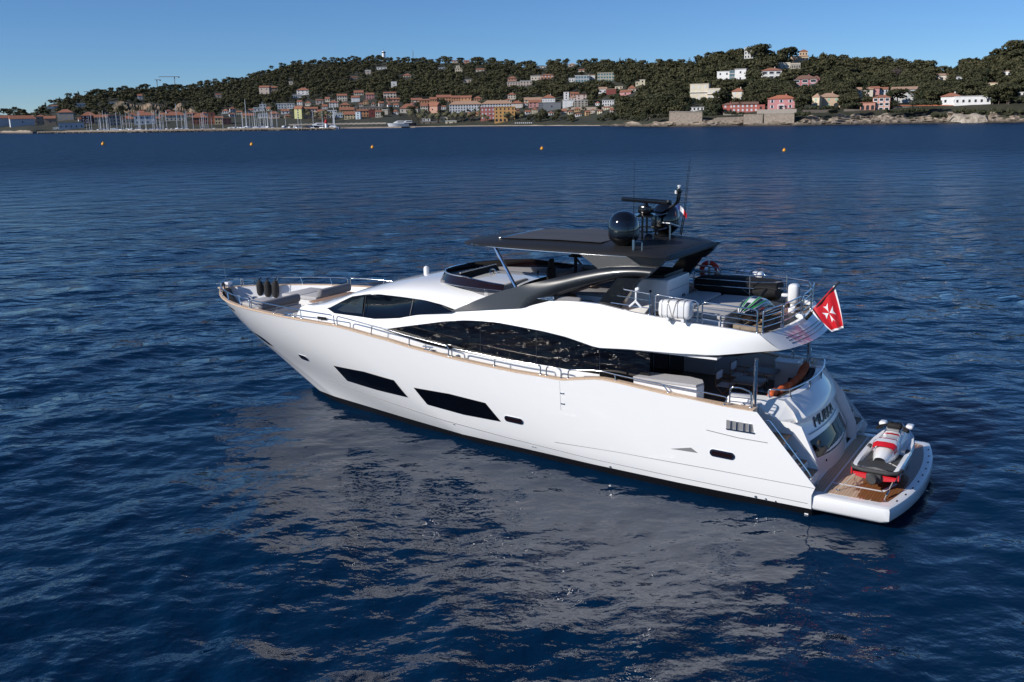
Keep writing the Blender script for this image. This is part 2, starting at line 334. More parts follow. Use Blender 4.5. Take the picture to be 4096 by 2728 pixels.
def rock_mat(name, cols, sc, strata=1, dark_base=None):
    m = bpy.data.materials.new(name); m.use_nodes = True; n = m.node_tree; L = n.links; b = n.nodes['Principled BSDF']; b.inputs['Roughness'].default_value = .9
    tc = n.nodes.new('ShaderNodeTexCoord'); mp = n.nodes.new('ShaderNodeMapping'); mp.inputs['Scale'].default_value = (1, 1, strata); L.new(tc.outputs['Object'], mp.inputs[0])
    t = n.nodes.new('ShaderNodeTexNoise'); t.inputs['Scale'].default_value = sc; t.inputs['Detail'].default_value = 8; t.inputs['Roughness'].default_value = .65; L.new(mp.outputs[0], t.inputs['Vector'])
    r = n.nodes.new('ShaderNodeValToRGB'); L.new(t.outputs[0], r.inputs[0]); e = r.color_ramp.elements
    e[0].position = .3; e[0].color = (*cols[0], 1); e[1].position = .72; e[1].color = (*cols[-1], 1)
    for i, c in enumerate(cols[1:-1]): q = e.new(.3+.42*(i+1)/(len(cols)-1)); q.color = (*c, 1)
    out = r.outputs[0]
    if dark_base:
        sp = n.nodes.new('ShaderNodeSeparateXYZ'); L.new(tc.outputs['Object'], sp.inputs[0]); g = n.nodes.new('ShaderNodeMapRange'); g.inputs[1].default_value = dark_base[0]; g.inputs[2].default_value = dark_base[1]; L.new(sp.outputs[2], g.inputs[0])
        x = n.nodes.new('ShaderNodeMix'); x.data_type = 'RGBA'; x.inputs[6].default_value = (*dark_base[2], 1); L.new(g.outputs[0], x.inputs[0]); L.new(out, x.inputs[7]); out = x.outputs[2]
    L.new(out, b.inputs['Base Color']); k = n.nodes.new('ShaderNodeBump'); k.inputs['Strength'].default_value = 1; k.inputs['Distance'].default_value = .8; L.new(t.outputs[0], k.inputs['Height']); L.new(k.outputs[0], b.inputs['Normal'])
    return m
M['soil'] = rock_mat('scrub_ground', [(.016, .02, .011), (.03, .032, .018), (.055, .05, .032)], .09)
M['rock'] = rock_mat('shore_rock', [(.07, .055, .042), (.25, .2, .15), (.36, .30, .24), (.5, .44, .37)], .16, 5, (.3, 2.4, (.05, .04, .03)))
M['cliff'] = rock_mat('ochre_cliff', [(.016, .02, .012), (.03, .032, .02), (.2, .14, .09), (.42, .32, .23)], .07, .45)
M['paleRock'] = rock_mat('pale_rock', [(.16, .13, .1), (.38, .33, .27), (.5, .45, .38)], .3, .35)
M['sand'] = mat('sand', (.48, .40, .31), .95, noise=.1, nscale=.4)
M['stone'] = mat('wall_stone', (.24, .2, .165), .9, noise=.25, nscale=.7)
M['rubble'] = rock_mat('rubble_stone', [(.05, .045, .04), (.16, .14, .12), (.3, .27, .23)], .5)
# terrain
azs = np.arange(AZS[0], AZS[-1], .006); rows = []
FR_ = [0, .15, .35, .6, .8, 1]+list(1+np.linspace(.03, 1, 26))+[2.25, 2.6]
for az in azs:
    d0, zb_, dr, e1 = colm(az); row = []
    for q in FR_:
        d = d0+BANK*q if q <= 1 else (d0+BANK+(dr-d0-BANK)*(q-1) if q <= 2 else dr+(q-2)*500)
        z = ground(az, d)+(math.sin(az*190+d*.05)*.5+math.sin(az*71-d*.03)*.8)*min(1, max(0, q-1)*3); row.append(pol(az, d, z))
    row.append(pol(az, dr+600, -3)); rows.append(row)
mb = MB(); mb.loft(rows); o = mb.build('hillside', M['soil'], None, 80); o['kind'] = 'structure'
# rocky shore strip, beach and ochre cliff
def strip(name, px0, px1, step, prof, amp, m, seed=0, ang=50, hfn=None):
    rows = []; g = np.random.default_rng(seed)
    for px in np.arange(px0, px1+.1, step):
        az, _e = pix_ray(px, 480); d0, zb_, dr, e1 = colm(az); hk = (hfn(px) if hfn else 1)*(.86+.5*noise.noise(Vector((px*.018, 0, seed+20))))
        row = []
        for i, (dd, zz) in enumerate(prof):
            w = amp*(2.2*noise.fractal(Vector((px*.013, i*.13, seed)), 1., 2., 4)+1.3*noise.noise(Vector((px*.05, i*.8, seed+3)))+(.35 if i % 2 else -.35)+g.normal(0, .1)); vz = amp*.5*noise.noise(Vector((px*.04, i*1.3, seed+7))) if 0 < i < len(prof)-1 else 0
            row.append(pol(az, d0+dd-w*(0 < i), (zz if zz < .4 else zz*hk)+vz))
        rows.append(row)
    mb = MB(); mb.loft(rows); o = mb.build(name, m, None, ang); o['kind'] = 'structure'; return o
rockh = lambda px: interp(px, [(2420, .25), (2520, .5), (2700, .75), (2900, .9), (3300, 1), (3500, 1.1), (3700, 1.15), (4400, 1.2)])
strip('rocky_shore', 2400, 5000, 3.5, [(-9, -1), (-7, .5), (-5, .9), (-3.5, 1.8), (-1, 2.2), (0, 3.2), (2.5, 3.6), (3.5, 4.6), (6, 5), (7, 6.2), (10, 6.6), (13, 7.3), (20, 7.6)], 1.6, M['rock'], 3, 25, rockh)
strip('pale_cliff', 3790, 3955, 5, [(-8, 0), (-7, 1.5), (-6, 4), (-5.5, 6), (-4, 7.5), (2, 8.2)], .9, M['paleRock'], 9, 25, lambda px: interp(px, [(3790, .1), (3812, .85), (3850, 1), (3900, .95), (3940, .8), (3955, .1)]))
strip('point_rocks', -900, 170, 8, [(-6, -1), (-3, .8), (0, 1.6), (3, 2.2), (8, 3.6), (14, 3.4)], 1.6, M['rock'], 5, 25)
strip('beach', 1560, 2520, 12, [(-14, -.4), (-4, .25), (10, 1.1), (26, 2.3), (40, 3.3)], .5, M['sand'], 8, 80)
rows = []; g_ = np.random.default_rng(4)
for px in np.arange(372, 806, 4):
    az, d, z = spot(px, 474); az2, d2, z2 = spot(px, 474-interp(px, [(372, 20), (400, 40), (440, 62), (600, 62), (700, 66), (760, 60), (806, 18)])); row = []
    for q in np.linspace(0, 1, 12):
        w = 5*(math.sin(px*.07+q*3)+.6*math.sin(px*.19+q*7))+g_.normal(0, 1.6); row.append(pol(az, d+(d2-d)*(.25+.25*q)-w*.6-14, z-3+(CAMH+d*.0+(z2-CAMH)*(.97)-z+3)*q*(.78+.45*noise.noise(Vector((px*.02, .3, 4))))+(g_.normal(0, .8) if q < 1 else 0)))
    rows.append(row)
mb = MB(); mb.loft(rows); o = mb.build('rock_cliff', M['cliff'], None, 20); o['kind'] = 'structure'

# ------------------------------------------------------------------ walls by the water
def wall_run(name, label, pts, top_px, th, m, cap=None, cat='wall', down=6., face=None):
    """a wall along pixel points (px, py foot), height in pixels; its foot stands on the shore there"""
    P = []
    for px, py in pts:
        az, d, z = spot(px, py)
        if face is not None: az, e = pix_ray(px, py); d = colm(az)[0]+face; z = CAMH+d*e
        P.append((az, d, z))
    mb = MB(); rows = []
    for (az, d, z), tp in zip(P, top_px):
        hgt = tp*d/FPX; rows.append([pol(az, d, z-down), pol(az, d, z+hgt), pol(az, d+th, z+hgt), pol(az, d+th, z-down)])
    mb.loft(rows, True, True, True); t = mb.build(name, m, None, 30); tag(t, label, cat)
    if cap:
        mb = MB(); rows = []
        for (az, d, z), tp in zip(P, top_px):
            hgt = tp*d/FPX; rows.append([pol(az, d-.4, z+hgt+.02), pol(az, d-.4, z+hgt+.3), pol(az, d+th/2, z+hgt+.75), pol(az, d+th+.3, z+hgt+.3), pol(az, d+th+.3, z+hgt+.02)])
        mb.loft(rows, True, True, True); mb.build('coping', cap, t, 30)
    return t
M['coping'] = mat('tile_coping', (.42, .14, .07), .8, noise=.25, nscale=1.5); M['palestone'] = mat('pale_parapet', (.27, .24, .21), .85, noise=.1, nscale=1)
def wr(r, pts, h_, **k):
    x0, y0, s = {4: (1800, 200, 3.364), 5: (2400, 160, 3.364), 6: (2900, 160, 3.925), 7: (3400, 160, 3.384)}[r]
    wall_run(pts=[(x0+x/s, y0+y/s) for x, y in pts], top_px=[q/s for q in (h_ if isinstance(h_, (list, tuple)) else [h_]*len(pts))], **k)
wr(7, [(565, 962), (860, 958), (1110, 950)], [62, 56, 50], name='garden_wall', label='stone garden wall with orange tiles beside the salmon tower house', th=.6, m=M['stone'], cap=M['coping'])
wr(7, [(1115, 985), (1700, 945), (2380, 945), (2700, 945)], [82, 44, 50, 50], name='garden_wall', label='long stone wall with red tile coping below the white seaside villa', th=.6, m=M['stone'], cap=M['coping'])
wr(6, [(290, 1270), (590, 1270)], [95, 95], name='sea_wall', label='rounded stone bastion under the long red villa', face=-1, th=9, m=M['stone'])
wr(6, [(610, 1275), (1085, 1270)], [105, 105], name='sea_wall', label='high stone sea wall under the pink villa', face=0, th=9, m=M['stone'])
wr(6, [(500, 1155), (630, 1155), (1120, 1150)], [58, 58, 62], name='terrace_wall', label='pale terrace wall with bays under the pink villa', th=.8, m=M['palestone'])
wr(6, [(1220, 1150), (1735, 1150)], [48, 55], name='terrace_wall', label='grey terrace wall under the peach villa', th=.8, m=M['stone'])
wr(6, [(1860, 1150), (2130, 1145)], [60, 50], name='terrace_wall', label='short stone wall between the peach villa and salmon wing', th=.8, m=M['stone'])
wr(6, [(-30, 1190), (280, 1185)], [45, 45], name='terrace_wall', label='low pale wall below the long red villa', th=.8, m=M['palestone'])
wr(5, [(930, 1050), (1375, 1040)], [75, 62], name='sea_wall', label='stone sea wall below the white garden pavilion', face=3, th=6, m=M['stone'], cap=M['palestone'])
wr(5, [(1530, 1075), (1930, 1070)], [28, 35], name='sea_wall', label='low rough stone wall between hedge and bastion', face=5, th=4, m=M['stone'])
wr(5, [(600, 985), (930, 985)], [42, 35], name='garden_wall', label='white garden wall under the leaning pines', th=.6, m=M['palestone'])
wr(4, [(1510, 812), (1680, 800), (2200, 795)], [22, 28, 30], name='retaining_wall', label='long stone retaining wall above the shore trees', th=.8, m=M['stone'])
# breakwater with its rubble toe, and the white quay behind
BWP = [(150, 534.5), (300, 533), (600, 530), (1000, 524), (1338, 519.5)]
def bw(px): az, d = sea_pt(px, interp(px, BWP)); return az, d
mb = MB(); rows = []
for px in along(150, 1340, 60):
    az, d = bw(px); hgt = 3.1 if 265 < px < 1130 else 2.3; rows.append([pol(az, d+5, -1), pol(az, d+5, hgt), pol(az, d+6.5, hgt), pol(az, d+7, 1.6), pol(az, d+14, 1.6), pol(az, d+14, -1)])
mb.loft(rows, True, True, True); t = mb.build('breakwater', M['stone'], None, 30); tag(t, 'long grey stone breakwater in front of the moored boats', 'breakwater')
mb = MB(); g_ = np.random.default_rng(21)
for i in range(900):
    px = g_.uniform(150, 1362); az, d = bw(min(px, 1340)); s_ = g_.uniform(.5, 1.3); bm = bmesh.new(); bmesh.ops.create_icosphere(bm, subdivisions=1, radius=s_)
    for v in bm.verts: v.co = Vector((v.co.x*g_.uniform(.7, 1.2), v.co.y*g_.uniform(.7, 1.2), v.co.z*.7))+pol(az, d+g_.uniform(0, 5), g_.uniform(-.2, 1.3))
    mb.bm(bm)
o = mb.build('boulders', M['rubble'], None, None); o['kind'] = 'stuff'
HOUSES = [
(-17.8, 49.0, 478.0, 505.4, 8.3, 'gable', 'ice', 'terra', 'white house in painted blue-grey shade at the edge of the rocky point', 0, 0, 8, 'dark', '', 0.7),  # white walls; the shade on them is put into the blue-grey colour
(53.5, 131.4, 479.2, 501.2, 9.5, 'gable', 'ice', 'terra', 'long low white house with terracotta roof on the rocky point', 1, 1, 6, 'dark', '', 0.7),  # white house too, its shade painted in with the same blue-grey
(132.6, 157.6, 479.2, 499.4, 4.2, 'gable', 'beige', 'terra', 'small tan annex joined to the long white house on the point', 1, 1, 0, 'dark', '', 0.7),
(150.1, 181.9, 470.3, 497.9, 4.2, 'hip', 'beige', 'terra', 'beige house with dark openings behind the rocky point', 2, 2, 0, 'dark', '', 0.7),
(182.8, 220.6, 478.0, 500.9, 7.7, 'gable', 'tan', 'terra', 'tan stone house with one dark window near the point', 1, 1, -5, 'dark', '', 0.7),
(237.8, 289.8, 454.2, 482.8, 8.9, 'hip', 'stone', 'terra', 'tall stone villa with blue shutters above the harbour mouth', 3, 2, -8, 'blue', '', 0.7),
(245.2, 329.4, 495.3, 520.2, 1.8, 'flat', 'ice', 'grey', 'long grey harbour shed at the root of the breakwater', 5, 1, 0, 'dark', '', 0.7),
(217.0, 245.2, 512.8, 526.2, 1.5, 'flat', 'white', 'white', 'small white harbour office beside the grey shed', 1, 1, 0, 'dark', '', 0.7),
(333.5, 384.1, 466.7, 495.0, 10.7, 'hip', 'plum', 'terra', 'dark plum apartment house behind the harbour mouth', 4, 3, 0, 'pale', '', 0.7),
(384.1, 437.6, 472.7, 496.5, 7.7, 'gable', 'sand', 'terra', 'sand coloured house with two rows of small windows', 5, 2, 0, 'dark', '', 0.7),
(439.4, 479.2, 467.3, 503.0, 2.4, 'flat', 'slate', 'terra', 'grey block with a sunlit orange end wall', 3, 3, 0, 'dark', '', 0.7),
(487.5, 541.0, 478.0, 497.9, 8.9, 'hip', 'sand', 'terra', 'low sand coloured house between the grey block and white hall', 2, 1, 0, 'dark', '', 0.7),
(544.0, 617.7, 466.1, 497.9, 9.5, 'hip', 'icew', 'terra', 'broad white hall with wide terracotta roof behind the masts', 4, 2, 0, 'dark', '', 0.7),
(190.2, 208.1, 431.7, 435.2, 0.9, 'flat', 'white', 'white', 'small white hillside house beside the cliff, the lower one', 0, 0, 0, 'dark', '', 0.7),
(209.9, 231.3, 425.1, 432.8, 2.4, 'gable', 'white', 'terra', 'small white gabled house on the slope above the point', 1, 1, 0, 'dark', '', 0.7),
(305.6, 339.5, 417.4, 427.5, 1.8, 'flat', 'white', 'white', 'long white terrace house among the pines above the cliff', 3, 1, 0, 'dark', '', 0.7),
(434.0, 479.2, 410.8, 415.6, 1.2, 'flat', 'white', 'white', 'low white pavilion at the top edge of the rock cliff', 4, 1, 0, 'dark', '', 0.7),
(552.3, 569.3, 385.3, 398.4, 5.4, 'gable', 'white', 'terra', 'white house with orange roof high in the pines above the cliff', 1, 2, 0, 'dark', '', 0.7),
(666.0, 739.1, 463.4, 482.4, 10.7, 'hip', 'cream', 'terra', 'cream villa with columned front and hipped roof behind the marina', 5, 2, 0, 'dark', '', 0.7),
(771.2, 830.4, 472.9, 497.3, 13.4, 'hip', 'rust', 'terra', 'rust red quay house with two stepped roofs', 4, 2, 0, 'dark', '', 0.7),
(837.8, 861.6, 455.6, 497.3, 0.0, 'flat', 'rust', 'rust', 'narrow rust red tower house beside the yellow house', 1, 3, 0, 'dark', '', 0.7),
(861.6, 893.7, 473.5, 497.3, 4.8, 'gable', 'yellow', 'terra', 'small yellow quay house among the masts', 3, 2, 0, 'dark', '', 0.7),
(893.7, 924.6, 475.9, 497.3, 2.4, 'flat', 'plum', 'terra', 'low dark red house beside the small yellow one', 2, 2, 0, 'dark', '', 0.7),
(971.6, 1013.8, 463.4, 469.9, 7.7, 'gable', 'yellow', 'terra', 'pale yellow gabled boathouse roof above the masts', 2, 1, 0, 'dark', '', 0.7),
(1035.5, 1075.6, 456.2, 472.0, 1.2, 'flat', 'white', 'white', 'white glazed half of the wide harbour building', 5, 1, 0, 'dark', '', 0.7),
(1075.6, 1116.6, 456.2, 475.0, 6.5, 'hip', 'pink', 'terra', 'pinkish half of the wide harbour building with brown roof', 3, 1, 0, 'dark', '', 0.7),
(1015.6, 1055.4, 434.2, 446.7, 2.4, 'flat', 'white', 'white', 'white terraced house below the wooded slope', 3, 1, 0, 'dark', '', 0.7),
(1039.4, 1064.3, 420.0, 436.3, 1.8, 'flat', 'icew', 'white', 'white stepped house under the dark pines', 2, 2, 0, 'dark', '', 0.7),
(1103.0, 1144.6, 417.6, 434.8, 1.8, 'flat', 'ice', 'white', 'pale blue-white flats behind the single cypress', 4, 2, 0, 'dark', '', 0.7),
(1148.8, 1177.3, 417.0, 433.4, 1.8, 'flat', 'white', 'white', 'white flats with blue glass upslope of the harbour', 3, 2, 0, 'dark', '', 0.7),
(1126.2, 1156.5, 445.2, 455.6, 5.9, 'gable', 'white', 'terra', 'white cottage with brown roof beside the cypress', 2, 1, 0, 'dark', '', 0.7),
(1179.7, 1207.0, 438.4, 475.0, 8.9, 'gable', 'lime', 'terra', 'tall house with yellow-green side wall at the old harbour', 1, 4, -30, 'dark', '', 0.7),
(1039.4, 1076.2, 352.2, 379.8, 5.4, 'gable', 'pinkstone', 'terra', 'square pink-beige villa on the wooded hill', 2, 2, -15, 'dark', '', 0.7),
(1077.1, 1111.9, 352.2, 366.5, 4.8, 'gable', 'tan', 'terra', 'brownish villa beside the pink-beige one on the hill', 2, 1, 0, 'dark', '', 0.7),
(1156.5, 1171.3, 327.2, 339.7, 0.9, 'flat', 'cream', 'cream', 'lone cream house high in the pines', 1, 1, 0, 'dark', '', 0.7),
(864.0, 886.0, 379.5, 393.2, 2.4, 'gable', 'pinkstone', 'terra', 'small pinkish house in the middle of the pine slope', 1, 1, 0, 'dark', '', 0.7),
(1189.2, 1234.7, 362.3, 378.4, 7.7, 'hip', 'white', 'terra', 'white villa with orange roof above its white terrace', 3, 2, -10, 'dark', '', 0.7),
(1167.8, 1207.0, 380.1, 392.6, 0.9, 'flat', 'white', 'white', 'white arcaded terrace below the white hilltop villa', 5, 1, 0, 'dark', '', 0.7),
(1264.4, 1292.6, 402.1, 416.4, 3.0, 'gable', 'pinkstone', 'terra', 'pink-beige house on the slope above the old harbour', 2, 1, 0, 'dark', '', 0.7),
(1212.5, 1271.3, 437.8, 471.1, 5.9, 'gable', 'cream', 'terra', 'cream harbour front house beside the yellow-green one', 5, 3, 0, 'dark', '', 0.7),
(1271.6, 1306.4, 449.1, 471.1, 7.1, 'gable', 'salmon', 'terra', 'salmon harbour house with brown roof', 4, 2, 0, 'dark', '', 0.7),
(1306.4, 1346.3, 444.4, 469.0, 2.4, 'flat', 'white', 'white', 'white harbour house with rows of arched openings', 5, 3, 0, 'dark', 'arch', 0.7),
(1343.3, 1370.0, 454.5, 471.1, 1.8, 'flat', 'sky', 'white', 'pale blue kiosk on the harbour front', 3, 1, 0, 'dark', '', 0.7),
(1379.0, 1423.5, 459.2, 477.1, 8.9, 'gable', 'yellow', 'terra', 'yellow harbour house with small awnings', 4, 2, 0, 'dark', '', 0.7),
(1423.5, 1441.4, 450.3, 477.1, 1.2, 'flat', 'sky', 'sky', 'narrow pale blue house at the end of the yellow one', 1, 3, -20, 'dark', '', 0.7),
(1360.5, 1415.5, 440.8, 457.4, 8.3, 'gable', 'ochre', 'terra', 'ochre house with long brown roof behind the yellow one', 5, 1, 0, 'dark', '', 0.7),
(1416.4, 1527.0, 429.5, 444.4, 1.8, 'flat', 'tan', 'grey', 'long flat-roofed terrace building behind the harbour', 9, 1, 0, 'dark', '', 0.7),
(1428.9, 1475.9, 444.4, 467.5, 4.2, 'gable', 'orange', 'terra', 'orange harbour house next to the dark red end wall', 4, 2, 0, 'dark', '', 0.7),
(1476.2, 1502.6, 441.4, 468.1, 1.8, 'flat', 'maroon', 'maroon', 'dark red end wall of the harbour row', 1, 1, 0, 'dark', '', 0.7),
(1502.6, 1528.8, 448.5, 469.0, 4.2, 'gable', 'cream', 'terra', 'cream house close beside the dark red wall', 3, 2, 0, 'dark', '', 0.7),
(1528.8, 1551.4, 440.2, 458.6, 1.2, 'gable', 'cream', 'cream', 'bright cream gable at the end of the harbour row', 0, 0, 0, 'dark', '', 0.7),
(1318.3, 1352.2, 411.7, 431.3, 7.1, 'hip', 'white', 'terra', 'white balcony flats below the pine slope', 3, 3, 0, 'dark', '', 0.7),
(1360.5, 1399.8, 420.6, 431.3, 7.1, 'hip', 'ochre', 'terra', 'ochre yellow house with orange roof near a round cypress', 3, 1, 0, 'dark', '', 0.7),
(1350.1, 1387.9, 384.3, 405.7, 5.9, 'gable', 'cream', 'terra', 'cream house with two loggias under the pines', 4, 2, 0, 'dark', '', 0.7),
(1417.0, 1453.3, 371.2, 380.1, 7.1, 'gable', 'cream', 'terra', 'cream house with wide eaves, highest of the old harbour group', 4, 1, 0, 'dark', '', 0.7),
(1406.6, 1438.4, 391.4, 409.9, 5.4, 'gable', 'white', 'terra', 'pale house with four shuttered windows on the slope', 2, 2, 0, 'pale', '', 0.7),
(1464.6, 1496.7, 379.5, 398.0, 5.4, 'gable', 'rose', 'terra', 'pink house standing alone on the slope', 3, 2, 0, 'dark', '', 0.7),
(1535.3, 1584.1, 373.6, 390.8, 4.2, 'gable', 'cream', 'terra', 'wide cream villa with arched loggias below the woods', 4, 2, 0, 'dark', 'arch', 0.7),
(1547.2, 1596.8, 397.4, 407.5, 4.8, 'gable', 'salmon', 'terra', 'low salmon house under the wide cream villa', 4, 1, 0, 'dark', '', 0.7),
(1613.2, 1643.5, 302.6, 309.4, 5.9, 'hip', 'cream', 'terra', 'cream bungalow with pink roof in the middle of the hill', 3, 1, 0, 'dark', '', 0.7),
(1683.1, 1711.3, 425.9, 455.1, 8.9, 'gable', 'cream', 'terra', 'cream front of the gabled salmon house near the palms', 3, 3, 0, 'dark', '', 0.7),
(1710.7, 1749.3, 425.9, 452.7, 11.9, 'gable', 'salmon', 'terra', 'salmon gable wall standing in shade near the palms', 1, 1, -30, 'dark', '', 0.7),
(1601.9, 1670.3, 434.2, 452.7, 13.7, 'hip', 'cream', 'terra', 'large orange roofed house behind the round trees', 4, 1, 0, 'dark', '', 0.7),
(1645.3, 1687.5, 400.7, 409.6, 6.5, 'gable', 'cream', 'terra', 'cream house with brown roof below the hillside steps', 3, 1, 0, 'dark', '', 0.7),
(1675.6, 1718.7, 402.1, 414.0, 4.2, 'gable', 'orange', 'terra', 'low first block of the orange apartment terrace', 4, 1, 0, 'dark', '', 0.7),
(1719.6, 1747.6, 398.6, 414.6, 7.1, 'gable', 'orange', 'terra', 'second stepped block of the orange apartment terrace', 3, 2, 0, 'dark', '', 0.7),
(1747.6, 1804.0, 390.8, 408.7, 8.3, 'gable', 'orange', 'terra', 'tallest block of the orange apartment terrace', 5, 2, 0, 'dark', 'arch', 0.7),
(1805.2, 1842.7, 391.7, 409.9, 6.5, 'gable', 'orange', 'terra', 'middle block of the orange apartment terrace beside the tallest', 4, 2, 0, 'dark', '', 0.7),
(1843.3, 1884.3, 391.7, 410.5, 6.5, 'gable', 'orange', 'terra', 'end block of the orange apartment terrace nearest the villas', 3, 2, -12, 'dark', '', 0.7),
(1820.7, 1848.6, 274.9, 291.0, 1.8, 'flat', 'straw', 'straw', 'straw coloured villa near the top of the central ridge', 3, 2, 0, 'dark', '', 0.7),
(1824.3, 1839.1, 264.2, 274.9, 1.2, 'flat', 'straw', 'straw', 'square belvedere rising behind the straw coloured villa', 1, 1, 0, 'dark', '', 0.7),
(1808.8, 1830.8, 243.4, 254.1, 1.8, 'gable', 'pinkstone', 'terra', 'pale pink house on the skyline between umbrella pines', 1, 1, 0, 'dark', '', 0.7),
(1855.5, 1878.4, 244.6, 252.9, 3.0, 'gable', 'salmon', 'terra', 'salmon house on the skyline beside the umbrella pine', 1, 1, 0, 'dark', '', 0.7),
(1854.6, 1884.3, 319.5, 330.8, 1.8, 'flat', 'pinkstone', 'grey', 'pale stone house half way up, beside a bare slope', 2, 1, 0, 'dark', '', 0.7),
(1507.7, 1546.3, 270.2, 277.9, 1.2, 'flat', 'white', 'white', 'white house just below the tower on the hill', 3, 1, 0, 'dark', '', 0.7),
(1755.3, 1780.3, 271.3, 276.7, 0.9, 'flat', 'ice', 'sky', 'pale blue roofed house high on the central hill', 2, 1, 0, 'dark', '', 0.7),
(1462.2, 1483.0, 283.8, 298.7, 2.4, 'flat', 'pinkstone', 'white', 'pale stepped house among pines below the tower', 1, 2, 0, 'dark', '', 0.7),
(1399.8, 1428.9, 310.0, 316.5, 2.4, 'gable', 'pinkstone', 'terra', 'low pale house in the thick of the pine hill', 2, 1, 0, 'dark', '', 0.7),
(1565.6, 1587.0, 328.4, 348.6, 1.2, 'flat', 'white', 'white', 'white gable in the gully of the central hill', 1, 1, 0, 'dark', '', 0.7),
(1684.5, 1760.3, 486.9, 500.2, 1.5, 'flat', 'taupe', 'grey', 'low taupe boat club building at the end of the beach', 3, 1, 0, 'dark', '', 0.7),
(1689.0, 1720.8, 474.1, 486.0, 1.5, 'flat', 'white', 'white', 'white upper room on the boat club', 2, 1, 0, 'dark', '', 0.7),
(1760.3, 1790.1, 471.1, 486.9, 1.5, 'flat', 'yellow', 'white', 'pale yellow beach house with white roof edge', 2, 1, 0, 'dark', '', 0.7),
(1782.6, 1825.7, 484.8, 498.8, 1.8, 'flat', 'butter', 'white', 'butter yellow beach kiosk on the sand', 2, 1, 0, 'dark', '', 0.7),
(1800.0, 1927.2, 419.4, 448.5, 10.7, 'hip', 'icew', 'tile', 'long white apartment block with tan roof, nearer the salmon gable', 12, 3, 0, 'dark', '', 0.7),
(1927.8, 2046.7, 416.4, 439.6, 10.7, 'hip', 'icew', 'tile', 'long white apartment block with tan roof behind the orange hotel', 11, 3, 0, 'dark', '', 0.7),
(1924.3, 1980.1, 433.7, 480.0, 2.4, 'flat', 'rosered', 'rosered', 'rose red front building on the beach avenue', 4, 3, 0, 'pale', '', 0.7),
(1979.5, 2059.2, 431.9, 486.0, 2.4, 'flat', 'amber', 'amber', 'amber orange building with loggias on the beach avenue', 5, 4, 0, 'dark', 'arch', 0.7),
(2046.1, 2089.8, 414.6, 434.2, 8.3, 'hip', 'cream', 'terra', 'cream house with orange roof beside the long apartment block', 3, 2, 0, 'pale', '', 0.7),
(2115.7, 2164.1, 410.5, 428.9, 7.7, 'gable', 'rose', 'terra', 'pink gabled house among the shore trees', 3, 2, 0, 'dark', '', 0.7),
(2155.5, 2181.1, 412.8, 441.4, 1.2, 'flat', 'slate', 'grey', 'grey glazed tower house below the big white house', 3, 4, 0, 'dark', '', 0.7),
(2169.2, 2219.7, 393.2, 411.7, 10.7, 'hip', 'white', 'terra', 'big white house with bright orange hipped roof and shutters', 5, 1, 0, 'slatey', '', 1.3),
(2171.6, 2242.9, 411.7, 442.3, 0.9, 'flat', 'slate', 'grey', 'grey terrace storey under the big white house', 1, 1, 0, 'dark', '', 0.7),
(2031.9, 2062.2, 380.1, 395.0, 5.9, 'hip', 'cream', 'terra', 'small cream house with orange roof above the hedge', 3, 2, 0, 'dark', '', 0.7),
(1896.6, 1926.3, 393.8, 405.7, 5.9, 'hip', 'orange', 'terra', 'small orange house with hipped roof between hedges', 3, 1, 0, 'dark', '', 0.7),
(2097.3, 2168.6, 399.8, 408.1, 7.7, 'gable', 'straw', 'tile', 'long low house with flat tan roofs above the pink gable', 4, 1, 0, 'dark', '', 0.7),
(2251.2, 2295.8, 402.7, 429.5, 1.5, 'flat', 'white', 'white', 'white cubic villa with stacked terraces near the shore', 2, 3, 0, 'pale', '', 0.7),
(2297.0, 2350.5, 403.3, 428.9, 1.5, 'flat', 'stone', 'white', 'grey-beige terraced flats beside the white cubic villa', 4, 3, 0, 'dark', '', 0.7),
(2254.8, 2275.6, 370.9, 397.7, 1.2, 'flat', 'white', 'white', 'narrow white tower block above the cubic villa', 1, 3, 0, 'dark', '', 0.7),
(2281.6, 2315.8, 375.4, 384.9, 5.4, 'gable', 'salmon', 'terra', 'salmon house with orange roof above the terraced flats', 3, 1, 0, 'dark', '', 0.7),
(2305.4, 2346.4, 380.1, 399.2, 1.8, 'flat', 'blush', 'terra', 'blush pink house with a small arched roofline', 2, 2, 0, 'dark', '', 0.7),
(2274.4, 2306.8, 393.8, 405.1, 1.2, 'flat', 'blush', 'white', 'low blush pink house beside the white tower block', 3, 1, 0, 'dark', '', 0.7),
(2031.9, 2065.2, 314.1, 322.5, 5.9, 'hip', 'salmon', 'terra', 'salmon house with pink roof on the upper slope', 3, 1, 0, 'dark', '', 0.7),
(2029.5, 2080.9, 330.8, 344.2, 0.0, 'flat', 'pinkstone', 'grey', 'pale stone mansion with a battlemented wing', 5, 2, 0, 'dark', 'crenel', 0.7),
(2080.9, 2128.5, 326.3, 346.3, 0.0, 'flat', 'pinkstone', 'grey', 'pale stone battlemented main house of the mansion', 4, 2, 0, 'dark', 'crenel', 0.7),
(2163.3, 2213.8, 301.7, 319.5, 3.6, 'hip', 'brick', 'terra', 'brick coloured villa with arched ground floor windows', 4, 2, 0, 'pale', 'arch', 0.7),
(2123.4, 2162.7, 305.8, 322.5, 1.5, 'flat', 'cream', 'white', 'cream wing of the brick coloured villa', 3, 1, 0, 'dark', '', 0.7),
(2275.6, 2305.4, 314.7, 328.4, 1.5, 'flat', 'white', 'white', 'lower glazed wing of the white modern hillside house', 3, 1, 0, 'dark', '', 0.7),
(2301.8, 2355.9, 304.6, 330.8, 1.5, 'flat', 'icew', 'white', 'white modern hillside house with bands of glass', 5, 2, 0, 'glass', '', 0.7),
